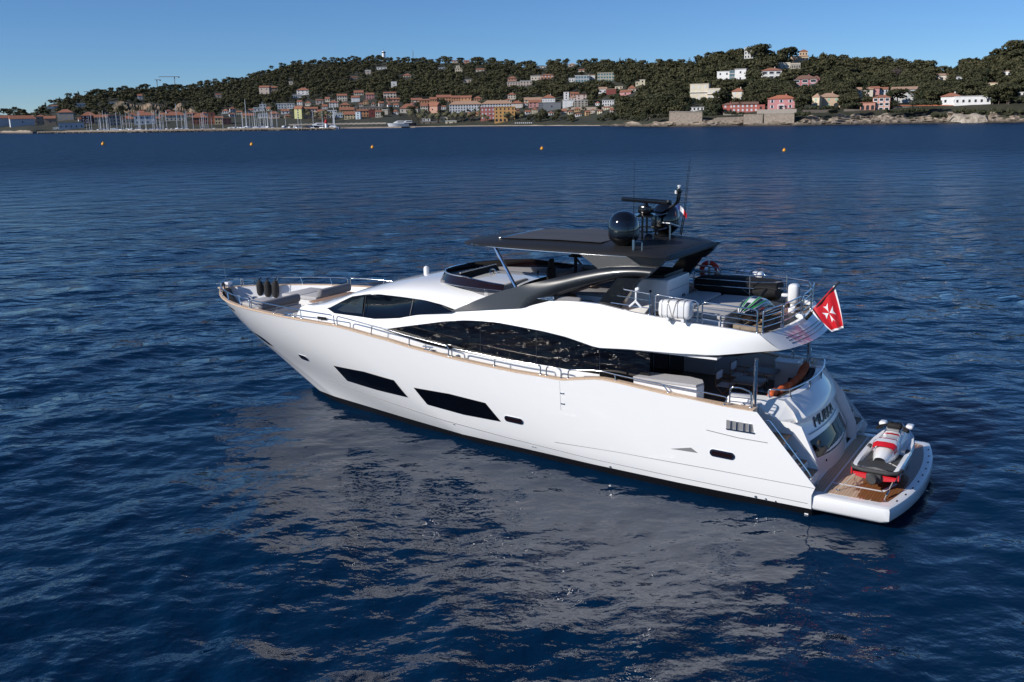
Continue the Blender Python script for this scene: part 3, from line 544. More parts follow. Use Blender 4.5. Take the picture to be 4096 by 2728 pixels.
(2352.9, 2379.7, 302.6, 318.9, 2.4, 'flat', 'white', 'tile', 'end pavilion of the white modern hillside house', 1, 1, 0, 'dark', '', 0.7),
(2391.6, 2455.5, 294.5, 328.4, 1.5, 'flat', 'butter', 'cream', 'pale glass fronted apartment block high on the slope', 6, 3, 0, 'glass', '', 0.7),
(2395.1, 2427.2, 357.0, 376.0, 5.9, 'gable', 'white', 'tile', 'white gabled house joined to a dark red wall', 2, 1, 0, 'dark', '', 0.7),
(2424.3, 2463.5, 357.6, 376.6, 1.5, 'gable', 'maroon', 'tile', 'dark red house joined to the white gable', 0, 0, -20, 'dark', '', 0.7),
(2460.5, 2490.2, 346.8, 357.0, 1.2, 'flat', 'butter', 'cream', 'pale yellow flat roofed house on the slope', 2, 1, 0, 'dark', '', 0.7),
(2274.4, 2302.4, 258.9, 266.6, 4.2, 'hip', 'pinkstone', 'tile', 'pale house with pyramid roof on the upper ridge', 2, 1, 0, 'dark', '', 0.7),
(2314.9, 2336.9, 282.0, 288.6, 3.6, 'gable', 'cream', 'terra', 'cream cottage with orange roof below the upper ridge', 1, 1, 0, 'dark', '', 0.7),
(1904.6, 1936.1, 279.1, 287.4, 3.6, 'gable', 'cream', 'terra', 'cream cottage with pink roof by the central saddle', 2, 1, 0, 'dark', '', 0.7),
(2148.4, 2183.5, 267.8, 274.3, 1.2, 'flat', 'white', 'white', 'white terrace house under the big ridge pines', 3, 1, 0, 'dark', '', 0.7),
(2410.0, 2455.5, 402.7, 424.7, 1.5, 'flat', 'white', 'white', 'white low villa with long balconies behind the shore wall', 5, 2, 0, 'dark', '', 0.7),
(2542.7, 2566.5, 328.3, 341.9, 1.2, 'flat', 'butter', 'cream', 'pale yellow battlemented villa in the woods', 2, 1, 0, 'dark', 'crenel', 0.7),
(2559.3, 2579.5, 322.0, 346.1, 1.8, 'flat', 'butter', 'cream', 'square pale yellow turret of the villa in the woods', 1, 2, 0, 'dark', 'crenel', 0.7),
(2512.4, 2542.1, 355.6, 368.7, 9.5, 'hip', 'cream', 'terra', 'cream house with orange pyramid roof in dark trees', 2, 1, 0, 'dark', '', 0.7),
(2479.7, 2522.5, 368.7, 383.5, 6.5, 'gable', 'rose', 'terra', 'pink house with orange roof half hidden by trees', 1, 1, -15, 'dark', '', 0.7),
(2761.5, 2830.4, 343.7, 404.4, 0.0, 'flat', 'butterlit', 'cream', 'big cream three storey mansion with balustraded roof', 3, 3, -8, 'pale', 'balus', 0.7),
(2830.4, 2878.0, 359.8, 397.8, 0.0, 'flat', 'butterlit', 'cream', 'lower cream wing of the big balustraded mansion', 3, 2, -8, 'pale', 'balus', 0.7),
(2869.1, 2917.8, 289.6, 327.1, 1.2, 'flat', 'white', 'white', 'white cubic half of the modern villa on the ridge flank', 2, 2, -15, 'dark', '', 0.7),
(2917.8, 2939.8, 284.9, 325.3, 0.6, 'flat', 'slate', 'slate', 'dark glazed link of the white modern villa', 2, 3, 0, 'glass', '', 0.7),
(2939.8, 2981.2, 281.9, 325.9, 3.0, 'flat', 'white', 'grey', 'white cubic half with curved grey roof of the modern villa', 1, 2, -15, 'dark', '', 0.7),
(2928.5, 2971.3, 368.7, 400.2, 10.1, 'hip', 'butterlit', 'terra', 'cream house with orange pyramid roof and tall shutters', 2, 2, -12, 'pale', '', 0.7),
(2890.5, 2935.1, 421.6, 450.1, 5.9, 'hip', 'redwall', 'brown', 'arched end of the long red villa with white shutters', 2, 2, 0, 'pale', 'arch', 0.7),
(2930.9, 3027.8, 419.2, 448.9, 7.1, 'gable', 'redwall', 'brown', 'long red villa with white shutters above the sea wall', 6, 2, 0, 'pale', '', 0.7),
(3027.8, 3057.6, 421.6, 443.9, 1.2, 'flat', 'redwall', 'redwall', 'flat roofed end of the long red villa', 1, 1, 0, 'dark', '', 0.7),
(2977.9, 3019.8, 196.3, 249.2, 1.2, 'flat', 'white', 'white', 'white apartment tower on the skyline behind the great pine', 4, 4, 0, 'dark', '', 0.7),
(2756.7, 2813.2, 429.3, 443.9, 0.9, 'flat', 'white', 'grey', 'white garden pavilion behind a dark hedge above the rocks', 4, 1, 0, 'dark', '', 0.7),
(3074.8, 3173.1, 398.5, 437.2, 11.2, 'hip', 'pinkvilla', 'orangetile', 'pink villa with white shutters, balcony and orange roof', 3, 2, -4, 'shut', 'porch', 0.7),
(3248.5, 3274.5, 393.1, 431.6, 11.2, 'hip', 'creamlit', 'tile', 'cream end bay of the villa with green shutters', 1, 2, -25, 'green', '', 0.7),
(3272.5, 3354.0, 392.4, 430.1, 12.2, 'hip', 'peach', 'tile', 'peach villa with green shutters and an arched doorway', 3, 2, 0, 'green', 'door', 0.7),
(3174.1, 3263.1, 320.0, 350.1, 11.7, 'hip', 'pinkvilla2', 'brown', 'pink villa with big white framed windows above the garden trees', 3, 2, 0, 'frame', '', 0.7),
(3251.6, 3277.6, 314.1, 323.1, 7.6, 'hip', 'pinkvilla2', 'brown', 'upper pavilion of the pink villa with white frames', 1, 1, 0, 'dark', '', 0.7),
(3048.3, 3122.2, 285.9, 318.5, 8.7, 'hip', 'white', 'terra', 'white villa with terracotta roof, verandas and white columns', 3, 2, 0, 'frame', '', 0.7),
(3112.0, 3157.8, 255.8, 280.3, 0.0, 'flat', 'cream', 'cream', 'cream villa with balustraded terrace below the tower house', 3, 1, 0, 'dark', 'balus', 0.7),
(3157.8, 3198.6, 257.8, 278.7, 0.0, 'flat', 'stone', 'cream', 'shaded wing of the cream terrace villa', 5, 1, 0, 'dark', '', 0.7),  # cream wall in shade: the darker stone tone paints that shade in
(3162.4, 3228.7, 226.8, 247.6, 1.0, 'hip', 'peach', 'terra', 'lower part of the peach tower house on the skyline', 2, 1, 0, 'dark', '', 0.7),
(3197.6, 3227.1, 210.4, 244.1, 6.1, 'hip', 'peach', 'terra', 'square peach tower house on the skyline', 3, 2, 0, 'dark', '', 0.7),
(3424.8, 3485.7, 361.5, 389.9, 7.1, 'gable', 'cream', 'tile', 'cream house with pale roof behind the tall cypress', 2, 2, 0, 'dark', '', 0.7),
(3481.6, 3513.5, 357.4, 389.0, 5.9, 'gable', 'rose', 'terra', 'plain pink wall of the house beside the tall cypress', 0, 0, 0, 'dark', '', 0.7),
(3513.5, 3547.8, 360.9, 387.5, 6.5, 'gable', 'icew', 'terra', 'grey-white part of the pink house beside the tall cypress', 3, 2, 0, 'dark', '', 0.7),
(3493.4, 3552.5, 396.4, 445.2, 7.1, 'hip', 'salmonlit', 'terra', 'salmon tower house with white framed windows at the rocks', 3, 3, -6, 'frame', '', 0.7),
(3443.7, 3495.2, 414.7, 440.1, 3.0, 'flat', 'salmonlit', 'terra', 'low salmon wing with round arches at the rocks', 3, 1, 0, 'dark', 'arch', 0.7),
(3568.4, 3654.7, 363.9, 412.4, 7.7, 'gable', 'greywhite', 'tile', 'tall grey-white villa with pale shutters behind an umbrella pine', 5, 3, -6, 'slatey', '', 0.7),
(3768.2, 3830.0, 391.1, 423.6, 10.0, 'hip', 'white', 'terra', 'white seaside villa with orange roof and wide windows', 2, 1, -10, 'dark', '', 0.7),
(3830.0, 3946.7, 390.5, 423.0, 1.2, 'flat', 'white', 'white', 'long white loggia of the seaside villa behind the tiled wall', 6, 1, 0, 'dark', '', 0.7),
(3742.8, 3787.7, 304.2, 327.3, 4.7, 'gable', 'cream', 'tile', 'cream house with a great arch on the far ridge', 1, 1, 0, 'dark', 'arch', 0.7),
(4009.3, 4040.7, 288.3, 307.8, 2.4, 'gable', 'white', 'tile', 'small white house high on the pine hill', 2, 1, -10, 'dark', '', 0.7),
(3948.5, 3991.0, 334.3, 347.6, 2.4, 'flat', 'butter', 'tile', 'pale yellow house half hidden below the pine hill', 2, 1, 0, 'dark', '', 0.7),
(4061.9, 4103.3, 371.6, 382.2, 1.2, 'flat', 'white', 'white', 'white flat roofed house at the edge of the pine hill', 2, 1, 0, 'dark', '', 0.7),
(3825.5, 3844.7, 310.7, 322.5, 1.2, 'flat', 'ice', 'white', 'small white house at the foot of the pine hill', 1, 1, 0, 'dark', '', 0.7)]
# ================================================================== houses of the town and hillside, each on its spot of the slope
PAL = dict(white=(.8, .79, .77), icew=(.62, .64, .67), ice=(.5, .55, .62), beige=(.42, .33, .25), tan=(.34, .25, .18), stone=(.4, .36, .3), plum=(.12, .045, .05), sand=(.45, .38, .28), slate=(.2, .22, .25), cream=(.72, .63, .5), rust=(.3, .1, .06),
    yellow=(.72, .55, .28), pink=(.65, .45, .38), lime=(.6, .6, .22), pinkstone=(.58, .46, .38), salmon=(.6, .3, .2), sky=(.5, .62, .72), ochre=(.6, .36, .14), orange=(.6, .27, .1), maroon=(.2, .035, .03), rose=(.62, .27, .25), straw=(.66, .56, .38),
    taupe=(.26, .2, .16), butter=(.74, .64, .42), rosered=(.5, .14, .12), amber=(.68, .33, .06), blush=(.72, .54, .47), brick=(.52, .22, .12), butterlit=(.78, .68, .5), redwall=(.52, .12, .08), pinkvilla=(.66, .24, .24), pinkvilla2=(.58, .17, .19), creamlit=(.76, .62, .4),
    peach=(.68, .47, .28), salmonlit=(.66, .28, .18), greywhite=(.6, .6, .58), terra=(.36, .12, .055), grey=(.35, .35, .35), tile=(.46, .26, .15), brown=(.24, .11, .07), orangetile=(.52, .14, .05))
for k_, v_ in PAL.items():
    g3 = sum(v_)/3; v_ = tuple(.92*(c*.78+g3*.22) for c in v_)
    M['p_'+k_] = mat('plaster_'+k_, v_, .9, noise=.1, nscale=.5)
M['w_dark'] = mat('window_dark', (.03, .033, .04), .15); M['w_pale'] = mat('shutter_pale', (.6, .64, .68), .7); M['w_blue'] = mat('shutter_blue', (.25, .35, .5), .7)
M['w_green'] = mat('shutter_green', (.3, .5, .4), .7); M['w_glass'] = mat('window_glass', (.1, .18, .2), .08); M['w_slatey'] = mat('shutter_grey', (.4, .46, .52), .7); M['frame_white'] = mat('window_surround', (.78, .78, .78), .7)
def house(x0, x1, ye, yb, rh, roof, wall, rc, label, nx, ny, rz, win, extra, dep):
    xm = (x0+x1)/2; az, d, z = spot(xm, yb); k = d/FPX; w = (x1-x0)*k/max(.8, math.cos(rad(rz))); hgt = max(2.2, (yb-ye)*k); dp = min(13, max(5, w*dep)); rh = rh*k
    t = empty('house', pol(az, d, z), None, -az+rad(rz)); tag(t, label, 'house')
    hw = w/2; wm = M['p_'+wall]; rm = M['p_'+rc]
    MB().box(-hw, hw, 0, dp, -4, hgt).build('wall', wm, t, None)
    e = min(.7, w*.05); r = MB(); z0 = hgt+.01; rh_ = max(rh*1.25, .25)
    if roof == 'flat':
        if rh > 0: r.box(-hw-e*.6, hw+e*.6, -e*.6, dp+e*.6, z0, z0+max(.3, rh)); r.build('roof', rm, t, None)
        else:
            for a in ((-hw, hw, -.15, .15), (-hw, hw, dp-.15, dp+.15), (-hw-.15, -hw+.15, .151, dp-.151), (hw-.15, hw+.15, .151, dp-.151)): r.box(*a, z0, z0+.8)
            if extra == 'crenel':
                n_ = max(3, int(w/1.6))
                for i in range(n_): xx = -hw+w*(i+.5)/n_; r.box(xx-.4, xx+.4, -.14, .14, z0+.802, z0+1.5)
            r.build('parapet', rm, t, None)
    elif roof == 'gable':
        y0, y1, x_ = -e, dp+e, hw+e*.5; ym = dp/2
        vs = [(-x_, y0, z0-.15), (x_, y0, z0-.15), (x_, y1, z0-.15), (-x_, y1, z0-.15), (-x_, y0, z0+.1), (x_, y0, z0+.1), (x_, y1, z0+.1), (-x_, y1, z0+.1), (-x_, ym, z0+rh_), (x_, ym, z0+rh_)]
        r.add(vs, [(0, 1, 5, 4), (2, 3, 7, 6), (4, 5, 9, 8), (6, 7, 8, 9), (0, 3, 2, 1), (0, 4, 8, 7, 3), (1, 2, 6, 9, 5)]); r.build('roof', rm, t, None)
        MB().add([(-hw-.01, 0, hgt), (-hw-.01, dp, hgt), (-hw-.01, ym, z0+rh_-.25), (-hw+.2, 0, hgt), (-hw+.2, dp, hgt), (-hw+.2, ym, z0+rh_-.25)], [(0, 1, 2), (3, 5, 4), (0, 2, 5, 3), (1, 4, 5, 2)]).build('gable_end', wm, t, None)
    else:
        y0, y1, x_ = -e, dp+e, hw+e; ym = dp/2; ix = max(hw-dp*.55, hw*.06)
        vs = [(-x_, y0, z0-.1), (x_, y0, z0-.1), (x_, y1, z0-.1), (-x_, y1, z0-.1), (-x_, y0, z0+.12), (x_, y0, z0+.12), (x_, y1, z0+.12), (-x_, y1, z0+.12), (-ix, ym, z0+rh_), (ix, ym, z0+rh_)]
        rf = r.add(vs, [(0, 1, 5, 4), (1, 2, 6, 5), (2, 3, 7, 6), (3, 0, 4, 7), (4, 5, 9, 8), (5, 6, 9), (6, 7, 8, 9), (7, 4, 8), (0, 3, 2, 1)]).build('roof', rm, t, None)
        if w > 9: MB().box(hw*.25, hw*.25+.7, ym+.1, ym+.8, z0+rh_*.7, z0+rh_+.9).build('chimney', wm, rf, None)
    if nx and ny:
        fw = w/nx; fh = hgt/ny
        for i in range(nx):
            for j in range(ny):
                xx = -hw+fw*(i+.5); zz = fh*(j+.5)+.1; ww = min(1.5, fw*.42) if win not in ('glass', 'frame') else fw*.78; hh = min(2.0, fh*.55) if win != 'glass' else fh*.6
                m_ = {'dark': 'w_dark', 'pale': 'w_pale', 'blue': 'w_blue', 'green': 'w_green', 'glass': 'w_glass', 'slatey': 'w_slatey', 'shut': 'w_dark', 'frame': 'w_dark'}[win]
                b = MB()
                if win == 'frame': ww *= .8
                if extra == 'arch' and j == 0:
                    n_ = 8; ww = max(ww, min(fw*.6, 3)); out = [(xx-ww/2, .15)]+[(xx-ww/2*math.cos(math.pi*q/n_), zz+ww/2*math.sin(math.pi*q/n_)*.8) for q in range(n_+1)]+[(xx+ww/2, .15)]
                    b.prism(out, -.06, .1, lambda x, zq, y: (x, y, zq)); m_ = 'w_dark'
                elif extra == 'door' and j == 0 and i == nx-1:
                    ww = fw*.66; n_ = 10; out = [(xx-ww/2, -.2)]+[(xx-ww/2*math.cos(math.pi*q/n_), 1.6+ww/2*math.sin(math.pi*q/n_)) for q in range(n_+1)]+[(xx+ww/2, -.2)]
                    b.prism(out, -.06, .1, lambda x, zq, y: (x, y, zq)); m_ = 'w_dark'
                elif extra == 'porch' and j == 0 and i == 1: b.box(xx-1.2, xx+1.2, -.08, .1, 0, 2.6)
                else: b.box(xx-ww/2, xx+ww/2, -.08, .1, zz-hh/2, zz+hh/2)
                wo = b.build('window', M[m_], t, None)
                if win == 'shut':
                    for s_ in (-1, 1): MB().box(xx+s_*(ww/2+.35)-.33, xx+s_*(ww/2+.35)+.33, -.12, .05, zz-hh/2, zz+hh/2).build('shutter', M['w_pale'], wo, None)
                if win == 'frame':
                    f = MB(); f.box(xx-ww/2-.35, xx-ww/2-.01, -.2, .05, zz-hh/2-.2, zz+hh/2+.25); f.box(xx+ww/2+.01, xx+ww/2+.35, -.2, .05, zz-hh/2-.2, zz+hh/2+.25); f.box(xx-ww/2-.009, xx+ww/2+.009, -.2, .05, zz+hh/2+.01, zz+hh/2+.3); f.box(xx-ww/2-.009, xx+ww/2+.009, -.25, .05, zz-hh/2-.5, zz-hh/2-.01); f.build('frame', M['frame_white'], wo, None)
                if win == 'glass': MB().box(xx-fw/2, xx+fw/2-.02, -.5, .02, zz-hh/2-.5, zz-hh/2-.1).build('balcony', M['frame_white'], wo, None)
    if extra == 'porch':
        p = MB(); p.box(-2.6, 2.6, -1.8, -.01, 2.9, 3.25); p = p.build('balcony', M['frame_white'], t, None)
        for s_ in (-2.3, 2.3): MB().box(s_-.25, s_+.25, -1.7, -1.2, -1, 2.89).build('column', M['frame_white'], t, None)
        q = MB(); q.box(-2.6, 2.6, -1.8, -1.65, 3.7, 3.85)
        for i in range(11): q.box(-2.5+.5*i-.06, -2.5+.5*i+.06, -1.78, -1.67, 3.255, 3.695)
        q.build('balustrade', M['frame_white'], p, None)
    if extra == 'balus' and ny > 1: MB().box(-hw-.4, hw+.1, -.9, -.01, hgt*.52, hgt*.52+.5).build('balcony', M['p_cream'], t, None)
for hh_ in HOUSES: house(*hh_)

g_ = np.random.default_rng(61); small = []
for i in range(420):
    px = g_.uniform(1080, 2460) if i % 4 else g_.uniform(260, 1080); py = g_.uniform(interp(px, [(260, 474), (1080, 440), (1300, 402), (1700, 408), (2450, 408)]), interp(px, [(260, 490), (1080, 478), (2000, 474), (2450, 462)])); w_, h_ = g_.uniform(13, 26), g_.uniform(7, 13)
    if len(small) >= 84 or any(px+w_/2 > q[0]-1 and px-w_/2 < q[1]+1 and py > q[2]-4 and py-h_-5 < q[3] for q in HOUSES+small): continue
    small.append((px-w_/2, px+w_/2, py-h_, py, g_.uniform(3, 7), str(g_.choice(['hip', 'gable'])), str(g_.choice(['cream', 'white', 'salmon', 'ochre', 'pinkstone', 'butter', 'icew'])), 'terra', 'small tile-roofed house packed among the old harbour houses', 2 if w_ < 20 else 3, 1 if h_ < 10 else 2, g_.uniform(-15, 15), 'dark', '', .7))
for q in small:
    house(*q)
for o in list(COL.objects):
    if o.get('label') == 'small tile-roofed house packed among the old harbour houses': o['group'] = 'small old-town houses'
HOUSES += small
# ================================================================== trees
def leaf_mat(name, c1, c2):
    m = bpy.data.materials.new(name); m.use_nodes = True; n = m.node_tree; L = n.links; b = n.nodes['Principled BSDF']; b.inputs['Roughness'].default_value = .8; b.inputs['Specular IOR Level'].default_value = .2
    oi = n.nodes.new('ShaderNodeObjectInfo'); tc = n.nodes.new('ShaderNodeNewGeometry'); t = n.nodes.new('ShaderNodeTexNoise'); t.inputs['Scale'].default_value = .16; t.inputs['Detail'].default_value = 3; L.new(tc.outputs['Position'], t.inputs['Vector'])
    a = n.nodes.new('ShaderNodeMath'); a.operation = 'MULTIPLY_ADD'; a.inputs[1].default_value = .55; L.new(oi.outputs['Random'], a.inputs[0])
    s = n.nodes.new('ShaderNodeMapRange'); s.inputs[1].default_value = .35; s.inputs[2].default_value = .65; s.inputs[4].default_value = .5; L.new(t.outputs[0], s.inputs[0]); L.new(s.outputs[0], a.inputs[2])
    x = n.nodes.new('ShaderNodeMix'); x.data_type = 'RGBA'; x.inputs[6].default_value = (*c1, 1); x.inputs[7].default_value = (*c2, 1); L.new(a.outputs[0], x.inputs[0]); L.new(x.outputs[2], b.inputs['Base Color']); return m
LM = dict(pine=leaf_mat('pine_needles', (.034, .040, .019), (.078, .074, .037)), broad=leaf_mat('broad_leaves', (.032, .042, .02), (.085, .088, .05)), dark=leaf_mat('cypress_leaves', (.015, .026, .012), (.03, .042, .018)),
    palm=leaf_mat('palm_fronds', (.07, .075, .04), (.14, .125, .07)), gold=leaf_mat('mimosa_blossom', (.16, .14, .02), (.24, .19, .02)), bare=leaf_mat('bare_twigs', (.10, .075, .075), (.15, .12, .115)), olive=leaf_mat('grey_leaves', (.06, .068, .05), (.105, .108, .085)))
M['bark'] = mat('bark', (.10, .075, .06), .9, noise=.3, nscale=2); M['palebark'] = mat('pale_bark', (.3, .25, .22), .9)
def clumps(lobes, n, sz, g, flat=.6):
    """leaf sprays scattered over the skin and inside of several lobes"""
    V = []; F = []
    tot = sum(l[3]*l[3] for l in lobes)
    for cx, cy, cz, r, fz in lobes:
        for _ in range(max(4, int(n*r*r/tot))):
            v = g.normal(size=3); v /= np.linalg.norm(v); rr = r*g.uniform(.72, 1.05); p = np.array([cx, cy, cz])+v*rr*np.array([1, 1, fz])
            if v[2] < -.35 and g.random() < .6: continue
            nrm = v*np.array([1, 1, 1.3])+g.normal(size=3)*.55; nrm /= np.linalg.norm(nrm); a = np.cross(nrm, g.normal(size=3)); a /= np.linalg.norm(a); b = np.cross(nrm, a); s = sz*g.uniform(.55, 1.25); k = len(V)
            V += [tuple(p+a*s*.9), tuple(p+b*s*flat), tuple(p-a*s*.8+nrm*s*.15), tuple(p-b*s*flat)]; F.append((k, k+1, k+2, k+3))
    return V, F
def crown_data(kind, n, sz, seed):
    g = np.random.default_rng(seed); Lb = []
    if kind == 'pine':   # unit: height 1, crown on the upper half, spreading
        for _ in range(17): a = g.uniform(0, 6.28); r = math.sqrt(g.uniform(0, 1))*.34; Lb.append((r*math.cos(a), r*math.sin(a), .66+.16*(1-(r/.34)**2)+g.uniform(-.08, .05), g.uniform(.13, .21), .75))
        for _ in range(7): a = g.uniform(0, 6.28); r = g.uniform(.1, .28); Lb.append((r*math.cos(a), r*math.sin(a), g.uniform(.4, .56), g.uniform(.1, .17), .8))
    elif kind == 'round':
        for _ in range(14): v = g.normal(size=3); v /= np.linalg.norm(v); r = g.uniform(.1, .27); Lb.append((v[0]*r, v[1]*r, .56+v[2]*r*1.15, g.uniform(.14, .23), .9))
    elif kind == 'cypress':
        for i in range(9): z = .1+.84*i/8; Lb.append((g.uniform(-.015, .015), g.uniform(-.015, .015), z, .115*math.sin(math.pi*min(.93, .18+.8*i/9))+.02, 1.6))
    elif kind == 'shrub':
        for _ in range(8): a = g.uniform(0, 6.28); r = g.uniform(0, .5); Lb.append((r*math.cos(a), r*math.sin(a), g.uniform(.25, .6), g.uniform(.25, .42), .8))
    return clumps(Lb, n, sz, g)
def mesh_of(name, V, F, m):
    me = bpy.data.meshes.new(name); me.from_pydata(V, [], F); me.materials.append(m); return me
def trunk_mesh(kind, seed):
    mb = MB(); g = np.random.default_rng(seed)
    if kind == 'pine':
        mb.tube([(0, 0, -.06), (.01, 0, .25), (.03, .01, .5), (.02, 0, .72)], [.03, .024, .02, .012], 6)
        for a in g.uniform(0, 6.28, 5): mb.tube([(.02, 0, g.uniform(.42, .56)), (.12*math.cos(a), .12*math.sin(a), .62), (.26*math.cos(a), .26*math.sin(a), .73)], [.012, .009, .004], 5)
    else:
        mb.tube([(0, 0, -.08), (0, 0, .2), (.01, 0, .5)], [.04, .03, .015], 6)
        for a in g.uniform(0, 6.28, 3): mb.tube([(0, 0, .22), (.14*math.cos(a), .14*math.sin(a), .5)], [.02, .006], 5)
    me = bpy.data.meshes.new('trunk'); me.from_pydata(mb.v, [], mb.f); me.materials.append(M['bark']); return me
PROTO = {}
for kind, lm, n in (('pine', 'pine', 1200), ('round', 'broad', 800), ('cypress', 'dark', 500)):
    for s_ in range(4): PROTO[kind, s_] = (mesh_of('crown', *crown_data(kind, n, .062 if kind != 'cypress' else .04, 50+s_), LM[lm]), trunk_mesh('pine' if kind == 'pine' else 'round', s_))
for lm in ('gold', 'bare', 'olive'): PROTO[lm, 0] = (mesh_of('crown', *crown_data('round', 900, .05 if lm != 'bare' else .03, 90), LM[lm]), trunk_mesh('round', 9))
PROTO['shrub', 0] = (mesh_of('crown', *crown_data('shrub', 420, .13, 77), LM['broad']), None)
def palm_mesh():
    mb = MB(); g = np.random.default_rng(3)
    for i in range(26):
        a = i*2.4; el = g.uniform(-.5, .9); c, s_ = math.cos(a), math.sin(a); P = []
        for q in np.linspace(0, 1, 6): r = .34*q; P.append((r*c*math.cos(el*.6), r*s_*math.cos(el*.6), .82+.18*el*q-.32*q*q*(.6+.4*abs(el))))
        for j in range(5):
            w = .08*math.sin(math.pi*(j+.6)/6); w2 = .08*math.sin(math.pi*(j+1.6)/6); p, p2 = P[j], P[j+1]
            mb.add([(p[0]-s_*w, p[1]+c*w, p[2]-.02), p, p2, (p2[0]-s_*w2, p2[1]+c*w2, p2[2]-.02)], [(0, 1, 2, 3)]); mb.add([p, (p[0]+s_*w, p[1]-c*w, p[2]-.02), (p2[0]+s_*w2, p2[1]-c*w2, p2[2]-.02), p2], [(0, 1, 2, 3)])
    me = mesh_of('crown', mb.v, mb.f, LM['palm']); t = MB(); t.tube([(0, 0, -.05), (.01, 0, .4), (0, 0, .82)], [.032, .024, .026], 7); tm = bpy.data.meshes.new('trunk'); tm.from_pydata(t.v, [], t.f); tm.materials.append(M['bark']); return me, tm
PROTO['palm', 0] = palm_mesh()
NAMES = {'pine': 'pine_tree', 'round': 'broadleaf_tree', 'cypress': 'cypress_tree', 'palm': 'palm_tree', 'gold': 'mimosa_tree', 'bare': 'bare_tree', 'olive': 'olive_tree', 'shrub': 'shrub'}
GRP = {'pine': ('dark green pine tree on the wooded hillside among the houses', 'pines on the hillside'), 'round': ('rounded green tree on the slope among the houses', 'round trees on the slope'), 'cypress': ('slim dark cypress standing up from the slope', 'cypresses on the slope'),
    'palm': ('palm tree with a ragged crown on the beach avenue', 'palms along the beach avenue'), 'olive': ('grey-green round tree on the garden slopes', 'grey-green garden trees'), 'shrub': ('dark green shrub on the rocks of the shore', 'shrubs on the shore rocks')}
def tree(kind, px, py, hpx, wk=1., label=None, seed=0, dz=0, face=None):
    az, d, z = spot(px, py)
    if face is not None: az, e = pix_ray(px, py); d = colm(az)[0]+face; z = CAMH+d*e
    hh = hpx*d/FPX; n_ = 4 if kind in ('pine', 'round', 'cypress') else 1
    cm, tm = PROTO[kind, seed % n_]; t = empty(NAMES[kind], pol(az, d, z+dz), None, HASH(px, py)*6.28); t.scale = (hh*wk, hh*wk, hh)
    lb, gr = GRP.get(kind, (None, None)); tag(t, label or lb, 'tree' if kind != 'shrub' else 'shrub', None if label else gr)
    link('crown', cm, t)
    if tm: link('trunk', tm, t)
    return t
